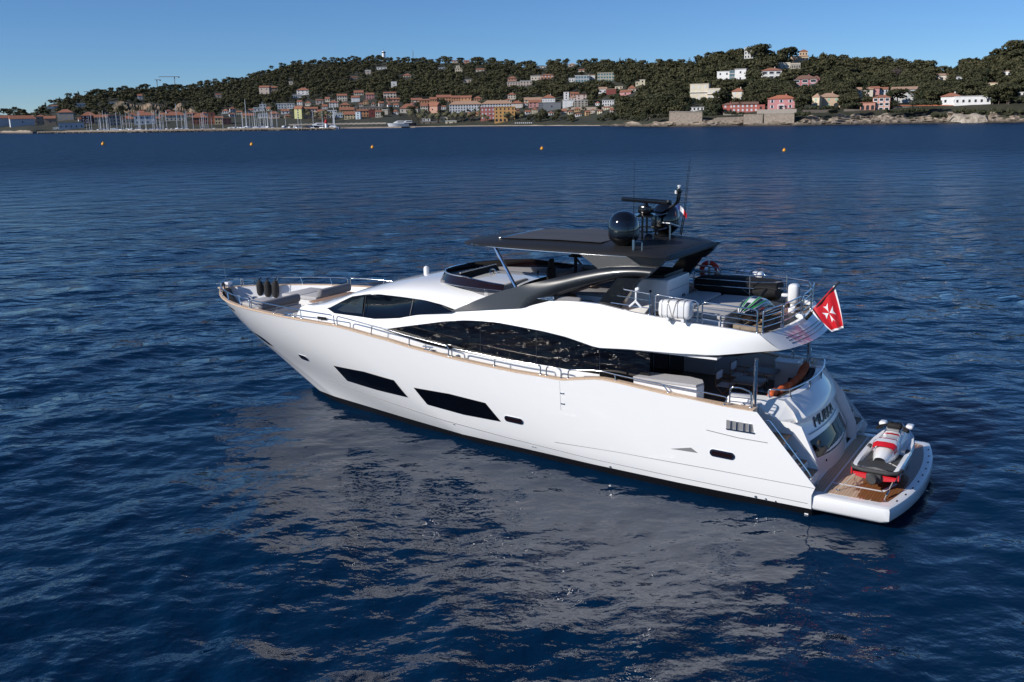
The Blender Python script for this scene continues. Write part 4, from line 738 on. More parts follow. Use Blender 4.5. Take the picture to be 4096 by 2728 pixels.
# trees one can name
C5 = lambda x, y: (2400+x/3.364, 160+y/3.364); C6 = lambda x, y: (2900+x/3.925, 160+y/3.925); C7 = lambda x, y: (3400+x/3.384, 160+y/3.384); C4 = lambda x, y: (1800+x/3.364, 200+y/3.364); C3 = lambda x, y: (1200+x/3.364, 200+y/3.364)
for kind, (x, y), hp, wk, lb in (
    ('pine', C6(560, 345), 68, 1.75, 'great umbrella pine on the skyline before the white apartment tower'), ('pine', C6(990, 345), 58, 1.5, 'tall umbrella pine beside the peach tower house'),
    ('cypress', C6(1540, 300), 26, 1.6, 'single fat cypress on the skyline beyond the peach tower house'), ('round', C6(1810, 380), 32, 1, 'dark double crowned tree on the skyline by the far ridge'),
    ('cypress', C7(190, 850), 80, 1.15, 'tall leaning cypress in front of the cream house'), ('pine', C7(640, 880), 62, 1.55, 'umbrella pine in front of the grey-white villa'),
    ('gold', C6(1540, 890), 40, 1.25, 'yellow blossoming mimosa above the peach villa'), ('gold', C6(330, 940), 26, 1.5, 'yellow mimosa beside the cream house with tall shutters'), ('gold', C5(1960, 800), 22, 1.4, 'small yellow mimosa on the garden slope behind the long red villa'),
    ('bare', C7(640, 570), 60, 1.3, 'big leafless pinkish tree on the far slope'), ('bare', C7(1030, 600), 42, 1.2, 'smaller leafless tree under the far ridge'), ('cypress', C7(1040, 650), 44, 1.2, 'dark cypress below the house with the arch'), ('cypress', C7(910, 640), 42, 1.1, 'cypress between the two leafless trees'),
    ('pine', C7(1560, 385), 38, 1.6, 'umbrella pine standing alone in the gap of the skyline'), ('pine', C7(2020, 320), 55, 1.4, 'big pine on the skyline of the end hill, lower one'), ('pine', C7(2250, 270), 72, 1.4, 'highest pine crown on the skyline of the end hill'), ('pine', C7(2300, 360), 60, 1.5, 'broad pine below the highest crown of the end hill'),
    ('pine', C7(1320, 740), 55, 1.7, 'broad bright green pine behind the white seaside villa'), ('pine', C7(1560, 770), 50, 1.4, 'pine over the roof of the white seaside villa'), ('pine', C7(1930, 880), 70, 1.25, 'tall pine at the end of the white seaside villa'), ('pine', C7(2150, 870), 78, 1.3, 'pale trunked pine behind the tiled wall gate'), ('cypress', C7(1820, 690), 50, 1.3, 'pointed cypress on the slope above the white loggia'),
    ('pine', C5(1620, 930), 72, 1.15, 'umbrella pine before the lower wing of the cream mansion'), ('pine', C5(900, 960), 72, 1.45, 'wide leaning pine at the shore below the cream mansion'), ('pine', C5(1380, 900), 30, 1.9, 'low dark pine over the white garden pavilion'), ('pine', C5(480, 1050), 70, 1.25, 'dark shore pine beside the end of the beach'), ('round', C5(700, 930), 60, 1.2, 'dense olive tree behind the shore pines'),
    ('cypress', C5(1640, 270), 24, .9, 'thin cypress on the ridge beside a pink roof'), ('cypress', C5(1625, 650), 36, 1.1, 'slim cypress before the white modern villa'), ('cypress', C5(1150, 800), 48, 1.6, 'dark pyramid cypress beside the cream mansion'),
    ('pine', C6(1200, 1000), 62, 1.2, 'tall tree with a pale forked trunk beside the pink villa'), ('palm', C6(1830, 880), 56, 1.1, 'tall palm above the peach villa garden'), ('cypress', C3(1700-700, 0) if False else (1105, 448), 34, 1.3, 'fat dark cypress among the white flats of the harbour'), ('round', C3(1440, 735), 26, 1.6, 'wide green crown above the orange roofs'), ('round', C3(1510, 905), 46, 1.35, 'large round tree over the orange roofed house'), ('round', C3(1930, 790), 42, 1.1, 'green tree in front of the orange apartment terrace'), ('round', C3(1118, 905), 24, 1.1, 'small mushroom shaped tree on the harbour quay'), ('cypress', C3(1235, 870), 32, 2.0, 'dark bushy conifer behind the harbour row'),
    ('round', C4(1080, 125+85), 22, 1.3, 'dark rounded tree on the saddle of the ridge'), ('pine', C4(410, 165), 20, 1.5, 'umbrella pine standing out on the central skyline'), ('pine', C4(320, 170), 18, 1.5, 'flat topped pine beside the umbrella pine on the central skyline'), ('pine', C4(140, 175), 22, 1.6, 'umbrella pine over the pink skyline house'), ('pine', (799, 339), 12, 1.2, 'tiny lone umbrella pine on the skyline near the cranes'), ('pine', (92, 474), 34, 1.1, 'dark conifer on the skyline behind the rocky point'), ('pine', (40, 474), 30, .9, 'brownish tree beside the roofs of the rocky point')):
    tree(kind, x, y, hp, wk, lb, int(x))
# palms of the avenue, shrubs of the rocks
g_ = np.random.default_rng(14)
for i in range(84):
    px = g_.uniform(1640, 2090) if i > 12 else g_.uniform(1210, 1330); py = g_.uniform(472, 493); tree('palm', px, py, g_.uniform(26, 44), g_.uniform(.8, 1.1))
hedge_spots = [(px, py) for px, py in zip(np.linspace(3605, 3690, 14), [447]*14)]+[(px, 452+g_.uniform(-3, 10)) for px in np.linspace(3820, 4095, 46)]+[(px, 455) for px in np.linspace(3325, 3340, 3)]+[C6(x, 1190+g_.uniform(-20, 15)) for x in np.linspace(1085, 1310, 12)]+[C6(x, 1095) for x in np.linspace(1200, 1780, 16)]+[C7(x, 985) for x in np.linspace(480, 1050, 22)]+[C7(x, 1050) for x in np.linspace(1110, 1290, 9)]+[C5(x, 1020) for x in np.linspace(1380, 1560, 10)]+[C5(x, 1075) for x in np.linspace(400, 600, 12)]+[C5(x, 1040) for x in np.linspace(650, 920, 12)]+[C6(x, 1175) for x in np.linspace(20, 280, 7)]+[C7(x, 880) for x in np.linspace(870, 1230, 18)]+[C6(x, 1060+g_.uniform(-30, 20)) for x in np.linspace(1850, 2130, 16)]
for px, py in hedge_spots: tree('shrub', px, py+g_.uniform(-2, 2), g_.uniform(10, 19), g_.uniform(.7, 1.2), None, 0, 0, g_.uniform(2, 9))
# the woods: nearest trees are objects of their own, the rest one mass
def blocked(px, py, hp, wp):
    top = py-hp
    for h_ in HOUSES:
        x0, x1, ye, yb = h_[:4]
        if px+wp < x0 or px-wp > x1 or top > yb: continue
        if py > yb-1:                                    # stands in front
            over = min(px+wp, x1)-max(px-wp, x0)
            if top < yb-(yb-ye)*.30 and over > .12*(x1-x0): return True
        elif py > yb-14 and x0-wp*.3 < px < x1+wp*.3: return True     # would grow through it
    return False
cand = []
g_ = np.random.default_rng(33)
for px in np.arange(-500, 4700, 12.):
    ry = interp(px, T_RY); by = {0: 0}.get(1, interp(px, [(-500, 500), (130, 492), (200, 488), (380, 468), (1000, 470), (1300, 462), (1600, 468), (1750, 475), (2050, 480), (2150, 492), (2450, 494), (2560, 480), (2800, 468), (3000, 448), (3300, 446), (3500, 442), (3600, 434), (3700, 425), (4100, 422), (4700, 422)]))
    y = ry+.5
    while y < by:
        q = px+g_.uniform(-8, 8); yy = y+g_.uniform(-3, 3); y += 6.4
        far = spot(q, yy)[1]; dens = 1
        if 390 < q < 790 and 416 < yy < 476: dens = .34
        if 1080 < q < 2450 and yy > interp(q, [(1080, 420), (1300, 385), (1700, 395), (2000, 400), (2450, 400)]): dens = .6
        if q < 1080 and yy > 455: dens = .25
        if g_.random() > dens: continue
        kind = g_.choice(['pine', 'round', 'olive', 'cypress'], p=[.62, .27, .08, .03] if q < 2450 else [.42, .33, .18, .07])
        hm = {'pine': g_.uniform(8, 13.5), 'round': g_.uniform(5.5, 9.5), 'olive': g_.uniform(4.5, 7), 'cypress': g_.uniform(8, 13)}[kind]
        if q > 1080 and q < 2450 and dens < 1: hm *= .75
        elif q < 2450: hm *= 1.0
        wk = {'pine': g_.uniform(1., 1.35), 'round': g_.uniform(1.05, 1.5), 'olive': 1.35, 'cypress': 1.1}[kind]
        hp = hm*FPX/far; wp = hp*wk*({'pine': .46, 'round': .4, 'olive': .4, 'cypress': .12}[kind])
        if blocked(q, yy, hp, wp): continue
        cand.append((hp*wp, kind, q, yy, hp, wk))
cand.sort(reverse=True)
left = {'pine': 235, 'round': 200, 'olive': 90, 'cypress': 50}; rest = []
for c in cand:
    _, kind, q, yy, hp, wk = c
    if left[kind] > 0 and -60 < q < 4160: left[kind] -= 1; tree(kind, q, yy, hp, wk, None, int(q*7))
    else: rest.append(c)
LOW = {k: [np.array(crown_data(k2, 200, .115 if k2 != 'cypress' else .07, 200+s_)[0]).reshape(-1, 4, 3) for s_ in range(3)] for k, k2 in (('pine', 'pine'), ('round', 'round'), ('olive', 'round'), ('cypress', 'cypress'))}
for mk, kinds in (('pine', ('pine', 'cypress')), ('broad', ('round', 'olive'))):
    VV = []
    for i, (_, kind, q, yy, hp, wk) in enumerate(rest):
        if kind not in kinds: continue
        az, d, z = spot(q, yy); hh = hp*d/FPX; Q = LOW[kind][i % 3]; a = HASH(q, yy)*6.28; c, s_ = math.cos(a), math.sin(a)
        P = Q*np.array([hh*wk, hh*wk, hh]); P = np.stack([P[..., 0]*c-P[..., 1]*s_, P[..., 0]*s_+P[..., 1]*c, P[..., 2]], -1)+np.array(pol(az, d, z)); VV.append(P.reshape(-1, 3))
    V = np.concatenate(VV); nq = len(V)//4; me = bpy.data.meshes.new('forest'); me.vertices.add(len(V)); me.vertices.foreach_set('co', V.astype(np.float32).ravel()); me.loops.add(nq*4); me.loops.foreach_set('vertex_index', np.arange(nq*4, dtype=np.int32)); me.polygons.add(nq); me.polygons.foreach_set('loop_start', np.arange(nq, dtype=np.int32)*4); me.update(calc_edges=True); me.materials.append(LM[mk])
    o = link('forest', me); o['kind'] = 'stuff'; o['label'] = 'dark pines massed over the far hill' if mk == 'pine' else 'rounded trees massed over the far hill'
# ================================================================== harbour, buoys and landmarks
M['hullwhite'] = mat('boat_white', (.75, .76, .78), .4); M['hullnavy'] = mat('boat_navy', (.03, .04, .07), .35); M['mastmetal'] = mat('mast_metal', (.6, .62, .64), .4, metal=.3); M['canvas'] = mat('boat_canvas', (.08, .12, .25), .8)
def hull_shape(mb, L, B, H, n=9):
    rows = []
    for i in range(n):
        q = i/(n-1); w = B/2*(1-max(0, (q-.45)/.55)**2.2) if q < 1 else .02; rows.append([(L*(q-.5), -w*.55, -.1), (L*(q-.5)+.06*L*q, -w, H*(.85+.25*q)), (L*(q-.5)+.06*L*q, w, H*(.85+.25*q)), (L*(q-.5), w*.55, -.1)])
    mb.loft(rows, True, True, True)
def sail_proto(hm):
    t = empty('sailing_boat'); mb = MB(); hull_shape(mb, 10, 3.2, 1.3); mb.build('hull', hm, t, 40); MB().rbox(-1.5, 2.2, -.9, .9, 1.2, 1.8, .2).build('cabin', M['hullwhite'], t, 40)
    m = MB(); m.tube([(1, 0, 1.2), (1, 0, 14.5)], [.2, .13], 6); m.build('mast', M['mastmetal'], t); b = MB(); b.tube([(1, 0, 2.6), (-3.6, 0, 2.7)], .16, 6); b.build('boom', M['canvas'], t); return t
def motor_proto(hm, L=9):
    t = empty('motor_boat'); mb = MB(); hull_shape(mb, L, L*.32, L*.15); mb.build('hull', hm, t, 40); c = MB(); k = L/9
    c.loft([[(-2.5*k, y*1.1*k, z) for y, z in ((-1, 1.3*k), (-.9, 2.4*k), (.9, 2.4*k), (1, 1.3*k))], [(.6*k, y*1.1*k, z) for y, z in ((-1, 1.4*k), (-.85, 2.5*k), (.85, 2.5*k), (1, 1.4*k))], [(2.4*k, y*.9*k, z) for y, z in ((-1, 1.5*k), (-.9, 1.7*k), (.9, 1.7*k), (1, 1.5*k))]], False, True, True); c = c.build('cabin', M['hullwhite'], t, 40)
    MB().box(-2.2*k, .5*k, -1.12*k, 1.12*k, 1.75*k, 2.15*k).build('window', M['glass'], c); return t
PB = [sail_proto(M['hullwhite']), sail_proto(M['hullnavy']), motor_proto(M['hullwhite']), motor_proto(M['hullnavy'])]
GB = (('sailing boat with bare mast moored behind the stone breakwater', 'sailing boat', 'sailing boats in the marina'), ('dark hulled sailing boat with bare mast behind the breakwater', 'sailing boat', 'dark sailing boats in the marina'), ('white motor boat moored behind the stone breakwater', 'boat', 'white motor boats in the marina'), ('dark hulled motor boat moored behind the breakwater', 'boat', 'dark motor boats in the marina'))
g_ = np.random.default_rng(8); used = [0]*4
for i in range(126):
    k = int(g_.choice(4, p=[.5, .12, .3, .08])); px = g_.uniform(345, 1180) if i % 5 else g_.uniform(1000, 1560); az, d = bw(min(px, 1335)); d += g_.uniform(16, 130)
    o = PB[k] if used[k] == 0 else copy_tree(PB[k]); used[k] += 1; o.location = pol(az, d, .25); o.rotation_euler.z = g_.choice([.0, math.pi/2, -math.pi/2])+g_.normal(0, .25); s = g_.uniform(1.0, 1.55)*(1.35 if g_.random() < .09 and k < 2 else 1); o.scale = (s, s, s*g_.uniform(.9, 1.2)); tag(o, *GB[k])
def place(o, px, d, z, rz, s, lb, cat): az = pix_ray(px, 500)[0]; o.location = pol(az, d, z); o.rotation_euler.z = rz-az; o.scale = (s, s, s); tag(o, lb, cat); return o
place(motor_proto(M['hullwhite'], 22), 1595, 1085, 1.6, math.pi, 1, 'large white motor yacht hauled out on the quay by the boat club', 'yacht').name = 'large_yacht'
place(motor_proto(M['hullnavy'], 20), 1628, 1105, 2.2, math.pi+.1, 1, 'white topped yacht with dark hull beside the larger white one', 'yacht').name = 'large_yacht'
place(motor_proto(M['hullnavy'], 24), 1272, 1100, .4, math.pi, 1, 'long grey motor yacht lying inside the harbour near the lighthouse', 'yacht').name = 'large_yacht'
# quay with its pale awnings
mb = MB(); rows = []
for px in along(1150, 1660, 30): az = pix_ray(px, 500)[0]; d = interp(px, [(1150, 1150), (1400, 1130), (1660, 1080)]); rows.append([pol(az, d, -1), pol(az, d, 1.3), pol(az, d+40, 1.5), pol(az, d+40, -1)])
mb.loft(rows, True, True, True); tag(mb.build('quay', M['stone'], None, 30), 'stone quay along the old harbour front', 'quay')
mb = MB(); rows = []
for px in along(1155, 1545, 40): az = pix_ray(px, 500)[0]; d = interp(px, [(1150, 1165), (1400, 1144), (1660, 1094)]); q = .25*math.sin(px*.35); rows.append([pol(az, d, 4.4+q), pol(az, d, 5.2+q), pol(az, d+5, 6+q), pol(az, d+5, 5.6+q)])
mb.loft(rows, True, True, True); aw = mb.build('awning', M['palestone'], None, 60); tag(aw, 'long white row of quay awnings before the harbour houses', 'awning')
for px in along(1160, 1540, 24):
    az = pix_ray(px, 500)[0]; d = interp(px, [(1150, 1165), (1400, 1144), (1660, 1094)])+.3; MB().tube([pol(az, d, 1.3), pol(az, d, 4.5)], .12, 5).build('post', M['steel'], aw)
# lighthouse on the breakwater head
az, d = sea_pt(1306, 519.5); t = empty('lighthouse', pol(az, d+9, 1.6)); tag(t, 'white lighthouse with red top at the breakwater head', 'lighthouse')
MB().lathe([(1.75, 0), (1.6, .3), (1.35, 4.7)], n=20).build('tower', M['hullwhite'], t, 40); MB().lathe([(1.36, 4.71), (1.45, 6.0), (1.9, 6.1), (1.9, 6.6), (1.2, 6.65), (1.15, 7.7), (1.4, 7.8), (.4, 8.7), (.1, 9.3)], n=20).build('lantern', mat('beacon_red', (.5, .03, .03), .5), t, 40)
# buoys of the swimming zone
M['buoy'] = mat('buoy_yellow', (.75, .33, .01), .45)
for px, py, lb in ((413, 579, 'orange buoy off the grey harbour shed, last of the row'), (1007, 581, 'orange buoy off the masts of the marina'), (1490, 592, 'yellow-orange buoy straight below the hilltop tower'), (2168, 597, 'yellow-orange buoy straight below the white house with orange hipped roof'), (3137, 604, 'yellow buoy straight below the pink villa with white shutters')):
    az, d = sea_pt(px, py); t = empty('buoy', pol(az, d, 0)); tag(t, lb, 'buoy', 'buoys of the swimming zone'); s = d/FPX*15
    MB().lathe([(.1*s, -.3*s), (.34*s, -.2*s), (.44*s, 0), (.42*s, .25*s), (.3*s, .5*s), (.12*s, .62*s), (.05*s, .66*s)], n=16).build('float', M['buoy'], t, 60); MB().lathe([(.05*s, .66*s), (.05*s, .85*s)], n=8).build('top_mark', M['buoy'], t)
# hilltop tower, mast and cranes
def on_ridge(px, dy=0): az, d, z = spot(px, interp(px, T_RY)+dy); return az, d, z
az, d, z = on_ridge(1536); t = empty('hill_tower', pol(az, d, z)); tag(t, 'white signal tower with dark gallery on the top of the hill', 'tower'); k = d/FPX
MB().lathe([(7*k, 0), (6.5*k, 30*k)], n=20).build('tower_shaft', M['hullwhite'], t, 40); MB().lathe([(7.6*k, 30.01*k), (7.6*k, 33*k)], n=20).build('gallery', M['black'], t, 40); MB().lathe([(6.8*k, 33.01*k), (6.8*k, 36*k), (2*k, 37*k)], n=20).build('cap', M['hullwhite'], t, 40); MB().tube([(0, 0, 37*k), (0, 0, 46*k)], .5*k, 5).build('aerial', M['steel'], t)
az, d, z = on_ridge(1653); t = empty('radio_mast', pol(az, d, z)); tag(t, 'slender radio mast on the skyline beside the signal tower', 'mast'); mb = MB()
for a in range(3): mb.tube([(2*k*math.cos(a*2.1), 2*k*math.sin(a*2.1), 0), (.7*k*math.cos(a*2.1), .7*k*math.sin(a*2.1), 46*k)], .45*k, 4)
mb.build('lattice', M['steel'], t); MB().lathe([(2*k, 22*k), (2*k, 38*k)], n=8).build('antenna_panel', M['steel'], t)
M['craneol'] = mat('crane_paint', (.5, .36, .3), .6)
for px, hp, jl, jr, lb in ((702, 44, 54, 18, 'larger tower crane with long jib on the skyline'), (631, 34, 8, 14, 'smaller tower crane on the skyline beside the larger one'), (352, 18, 12, 4, 'distant crane jib just above the pines over the cliff')):
    az, d, z = on_ridge(px); k = d/FPX; t = empty('tower_crane', pol(az, d, z), None, -az); tag(t, lb, 'crane'); MB().box(-1.2*k, 1.2*k, -1.2*k, 1.2*k, -5*k, hp*k).build('crane_mast', M['craneol'], t, None)
    MB().box(-jl*k, jr*k, -1*k, 1*k, (hp+.01)*k, (hp+2)*k).build('jib', M['craneol'], t, None); MB().box((jr-5)*k, jr*k, -1.4*k, 1.4*k, (hp-3)*k, (hp-.01)*k).build('counterweight', M['palestone'], t, None); MB().box(-1.5*k, 1.5*k, -1.5*k, 1.5*k, (hp-5)*k, (hp-.1)*k).build('crane_cab', M['black'], t, None)
# upturned dinghies on the sand
for i in range(9):
    px = 2062+i*8; az, d, z = spot(px, 491); t = empty('beach_dinghy', pol(az, d-6, 2.6), None, 1.5-az); tag(t, 'white dinghy in the row laid out on the sand', 'dinghy', 'dinghies on the beach'); mb = MB(); hull_shape(mb, 4.2, 1.6, .8); mb.build('hull', M['hullwhite'], t, 40)
# ================================================================== the yacht (boat axes: x forward, y to port, z up)
BOAT = Matrix.Translation((YX, YY, 0)) @ Matrix.Rotation(YH, 4, 'Z')
yacht = empty('motor_yacht'); yacht.matrix_world = BOAT
tag(yacht, 'white three-deck motor yacht with black windows and charcoal hardtop lying at anchor', 'yacht')
def thing(name, label, cat, loc, rz=0, group=None):
    """a loose thing aboard: an Empty placed in boat axes, not a child of the yacht"""
    o = empty(name); o.matrix_world = BOAT @ Matrix.Translation(loc) @ Matrix.Rotation(rz, 4, 'Z'); return tag(o, label, cat, group)

STEM = [(-.8, 21.6), (.04, 22.75), (.69, 23.85), (1.38, 24.95), (2.06, 26.1), (2.68, 26.95), (3.32, 27.6), (3.8, 27.9)]
SHEER = [(2, 2.74), (4.03, 2.74), (4.85, 2.76), (6.45, 2.89), (8.1, 3.045), (8.6, 3.07), (9.29, 2.96), (9.82, 2.87), (10.5, 2.9), (11.5, 2.92), (12.9, 3.01),
         (13.9, 3.08), (14.8, 3.18), (15.5, 3.25), (16.4, 3.38), (17.1, 3.45), (17.9, 3.55), (18.7, 3.63), (20, 3.655), (22.5, 3.715), (26, 3.72), (28, 3.73)]
def S(X): return interp(X, SHEER)
def bs(X):
    if X > 15: return 3.25*(1-min((X-15)/12.9, 1)**4.5)
    return 3.25-.006*(15-X)-.0006*(15-X)**2
WL = [(0, 0), (.4, .36), (1.2, .8), (2.24, 1.12), (4.2, 1.5), (6.2, 1.9), (9.1, 2.42), (12.6, 2.68), (14.1, 2.8), (17, 2.93), (21, 2.97)]
def xaft(z): return 2.27+(z-.85)*.87 if z > .85 else 2.4
def hull_b(d, z, Xs):
    """half breadth d metres abaft the stem at height z; Xs: station at the sheer"""
    top = bs(27.9-d); w = interp(d, WL)
    if z <= .25: return max(0, w*(1-.28*((.25-z)/1.05)**1.3))
    fr = (z-.25)/(S(Xs)-.25); return w+(top-w)*min(1, fr)**interp(d, [(0, 1.25), (3, 1.1), (7, .85), (12, .68)])
def hull_y(X, z):
    d = interp(z, STEM)-X
    return hull_b(max(d, 0), z, X)
ZL = [0, .2, .27, .36, .45, .55, .65, .75, .84, .92, 1.0]
def hull_grid():
    rows = []
    ns = 90
    for i in range(ns+1):
        s = 1-(1-i/ns)**1.35
        xt = 3.91+(27.88-3.91)*s; zt = S(xt); row = []
        zs = [-.75, -.3, 0, .25]+[.25+(zt-.25)*q for q in (.08, .16, .26, .38, .5, .62, .74, .85, .93, 1)]
        for z in zs:
            X = xaft(z)*(1-s)+interp(z, STEM)*s; d = interp(z, STEM)-X
            row.append((X, hull_b(d, z, xt) if i < ns else 0.0, z))
        rows.append(row)
    return rows
HG = hull_grid()
mb = MB(); mb.loft([r[3:] for r in HG]); mb.mirror(); mb.build('hull', M['gel'], yacht, 30)
mb = MB(); mb.loft([[(p[0], p[1]-.012, p[2]) for p in r[:4]] for r in HG]); mb.mirror(); mb.build('boot_stripe', M['boot'], yacht)
# closing transom wall below the platform
mb = MB(); mb.box(2.5, 2.6, -2.85, 2.85, -.6, .66); mb.build('lower_transom', M['gel2'], yacht)
# bulwark inner faces and teak cap rail
CAPX = along(4.03, 22, 70)+along(22.2, 27.55, 40)
capw = lambda X: .17 if X > 9 else interp(X, [(4, .34), (6, .2), (9, .17)])
def inb(X, off): return max(bs(X)-off*(.8 if X > 24 else 1), .02)
mb = MB()
for sg in (1, -1):
    rows = []
    for X in CAPX:
        yo, yi, z = bs(X)+.012, inb(X, capw(X)), S(X)
        rows.append([(X, sg*yo, z-.03), (X, sg*yo, z+.025), (X, sg*yi, z+.025), (X, sg*yi, z-.03)])
    mb.loft(rows, True, True, True)
mb.box(27.4, 27.9, -.2, .2, 3.70, 3.75)
mb.build('cap_rail', M['teak'], yacht, 30)
def deckz(X): return interp(X, [(3, 1.95), (8.9, 1.95), (9.2, 2.25), (12, 2.3), (20, 2.85), (21, 2.9), (24.4, 2.95), (28, 2.98)])
mb = MB()
for sg in (1, -1):
    mb.loft([[(X, sg*(inb(X, .165)), S(X)-.01), (X, sg*max(.01, min(inb(X, .2), hull_y(X, max(deckz(X), 3.15 if X > 25 else 0))-.05)), max(deckz(X)-.02, 3.15 if X > 25 else 0))] for X in CAPX])
mb.build('bulwark_lining', M['gel2'], yacht)
mb = MB()
rows = [[(X, max(.02, min(inb(X, .12), hull_y(X, deckz(X))-.06))*q, deckz(X)+(.02 if X > 21 else 0)) for q in (-1, -.5, 0, .5, 1)] for X in along(3.2, 27.5, 80)]
mb.loft(rows); mb.build('deck', M['deckteak'], yacht, 20)
mb = MB()
rows = [[(25.12, y*(hull_y(25.12, 3.0)-.08), 2.97) for y in (-1, 0, 1)]]+[[(X, max(.02, min(inb(X, .13), hull_y(X, 3.2)-.06))*q, 3.2) for q in (-1, 0, 1)] for X in along(25.14, 27.1, 20)]
mb.loft(rows); mb.build('foredeck_moulding', M['gel2'], yacht, 20)

# ---- hull windows, ports and styling lines
GL = .008
def hpanel(name, poly, m, off=GL, th=.03, **k):
    return panel(name, poly, lambda X, z: hull_y(X, z)+off, m, yacht, th, **k)
hpanel('hull_window', [(19.41, 1.97), (17.81, 2.01), (16.42, 1.91), (16.0, 1.33), (17.54, 1.32), (19.1, 1.37)], M['glass'])
hpanel('hull_window', [(15.56, 1.77), (14.07, 1.79), (12.64, 1.70), (12.15, 1.13), (13.66, 1.11), (15.14, 1.21)], M['glass'])
hpanel('hull_window', [(24.9, 2.42), (24.15, 2.40), (23.75, 2.28), (23.35, 2.0), (23.75, 2.03), (24.2, 2.14)], M['glass'])
def oval(cx, cz, w, h, n=20, sk=0):
    out = []
    for k in range(n):
        a = 2*math.pi*k/n; c, s_ = math.cos(a), math.sin(a)
        x = (w/2-h/2)*(1 if c > 0 else -1)+c*h/2; out.append((cx+x, cz+s_*h/2+x*sk))
    return out
for cx, cz, w, h in ((21.22, 1.96, .55, .24), (11.62, 1.28, .7, .21), (4.84, 1.38, .72, .22)):
    for o in hpanel('porthole', oval(cx, cz, w, h, sk=.02), M['chrome'], .014, step=.2):
        hp = panel('pane', oval(cx, cz, w-.09, h-.08, sk=.02), lambda X, z: hull_y(X, z)+.02, M['tint'], o, .01, step=.2, both=False)[0]
        if o.data.vertices[0].co.y < 0:
            for v in hp.data.vertices: v.co.y *= -1
            hp.data.flip_normals()
def hline(pts, m=M['grille'], r=.009, name='styling_groove'):
    for sg in (1, -1):
        P = resample([(x, 0, z) for x, z in pts], 40)
        MB().tube([(p.x, sg*(hull_y(p.x, p.z)-.001), p.z) for p in P], r, 4).build(name, m, yacht)
hline([(20.6, 1.12), (18, .93), (15, .72), (12, .56), (9, .45), (2.5, .4)])
hline([(10.2, .78), (8, .86), (5.2, .88), (2.35, .87)])
hline([(5.3, 2.02), (4.4, 1.94), (3.6, 1.93)], r=.012)
hline([(9.86, 2.83), (9.86, 1.9)], r=.004)
mb = MB()
for X, z, r in ((3.9, .3, .035), (3.62, .29, .025), (3.35, .28, .02), (8.35, .3, .03), (14.2, .62, .02), (11.1, .42, .018), (11.0, .42, .018)):
    y = hull_y(X, z); MB().lathe([(r, -.02), (r, .012), (r*.6, .014)], (X, y, z), 10, Matrix.Rotation(-math.pi/2, 3, 'X')).build('drain_outlet', M['steel'], yacht)
# anchor-light notch and mooring box in the quarter
panel('exhaust_notch', [(6.35, 1.28), (5.75, 1.42), (5.55, 1.30)], lambda X, z: hull_y(X, z)+.006, M['grille'], yacht, .02)
for sg in (1, -1):
    fl = MB(); P_ = [(3.98, 2.15), (4.74, 2.17), (4.74, 2.4), (4.02, 2.38)]; fl.add([(x, sg*(hull_y(x, z)+o_), z) for o_ in (.006, -.05) for x, z in P_], [(0, 1, 2, 3), (7, 6, 5, 4), (0, 4, 5, 1), (1, 5, 6, 2), (2, 6, 7, 3), (3, 7, 4, 0)]); fl = fl.build('fairlead', M['grille'], yacht)
    c = MB()
    for X in (4.08, 4.24, 4.44, 4.6): c.tube([(X, sg*3.13, 2.17), (X, sg*3.13, 2.39)], .03, 8)
    c.box(3.96, 4.74, sg*3.11, sg*3.15, 2.13, 2.165); c.build('roller', M['chrome'], fl)
for X0 in (9.75,):
    for z in (2.45, 2.12):
        for sg in (1, -1): MB().rbox(X0-.04, X0+.1, sg*hull_y(X0, z)-.01, sg*hull_y(X0, z)+.012, z-.025, z+.025, .008).build('gate_hinge', M['steel'], yacht)

# ---- deck house
def ysal(X): return min(2.7, bs(X)-.45) if X > 9 else 2.7
def ysideZ(X, Z):
    """the upper house narrows towards the wheelhouse windows"""
    lo = ysal(X) if X < 20 else min(ysal(X), 2.62-.22*(X-20))
    hi = min(2.4, bs(X)-.75) if X < 20 else min(2.4, 2.3-.2*(X-20))
    z0 = interp(X, [(12, 4.4), (14, 4.2), (17, 3.55), (20, 3.4), (22, 3.2)]); t = min(1, max(0, (Z-z0)/.75)); t = t*t*(3-2*t)
    return lo*(1-t)+hi*t
WT = [(16.97, 3.56), (15.94, 3.78), (14.4, 4.09), (13.57, 4.21), (12.96, 4.25), (12.36, 4.27), (11.4, 4.22), (10.64, 4.18), (9.84, 4.10), (9.2, 3.98), (8.8, 3.90)]
WBm = [(8.81, 3.05), (9.74, 3.06), (10.92, 3.10), (12.59, 3.12), (13.4, 3.15), (14.23, 3.19), (15.08, 3.25), (15.96, 3.39)]
lower = [(8.8, 1.9), (14, 2.2), (21.5, 2.75), (21.46, 3.52), (21.35, 3.82), (21.05, 3.94), (19.9, 4.03), (19.64, 3.97), (19.3, 3.86), (18.13, 3.86), (17.43, 3.85), (16.97, 3.9), (15.5, 4.1), (13.6, 4.3), (12.2, 4.33), (10.6, 4.25), (8.8, 4.0)]
panel('house_side', lower, lambda X, Z: ysideZ(X, Z)-.012, M['gel'], yacht, .05)
win = panel('saloon_window', WT+WBm, lambda X, Z: ysideZ(X, Z)+.004, M['glass'], yacht, .012, step=.5)
for o in win:
    sg = 1 if o.data.vertices[0].co.y > 0 else -1
    for X, za, zb_ in ((13.0, 3.17, 4.24), (10.95, 3.13, 4.18)):
        MB().box(X-.006, X+.006, sg*(ysal(X)+.002)-.004, sg*(ysal(X)+.002)+.004, za, zb_).build('mullion', M['seam'], o)
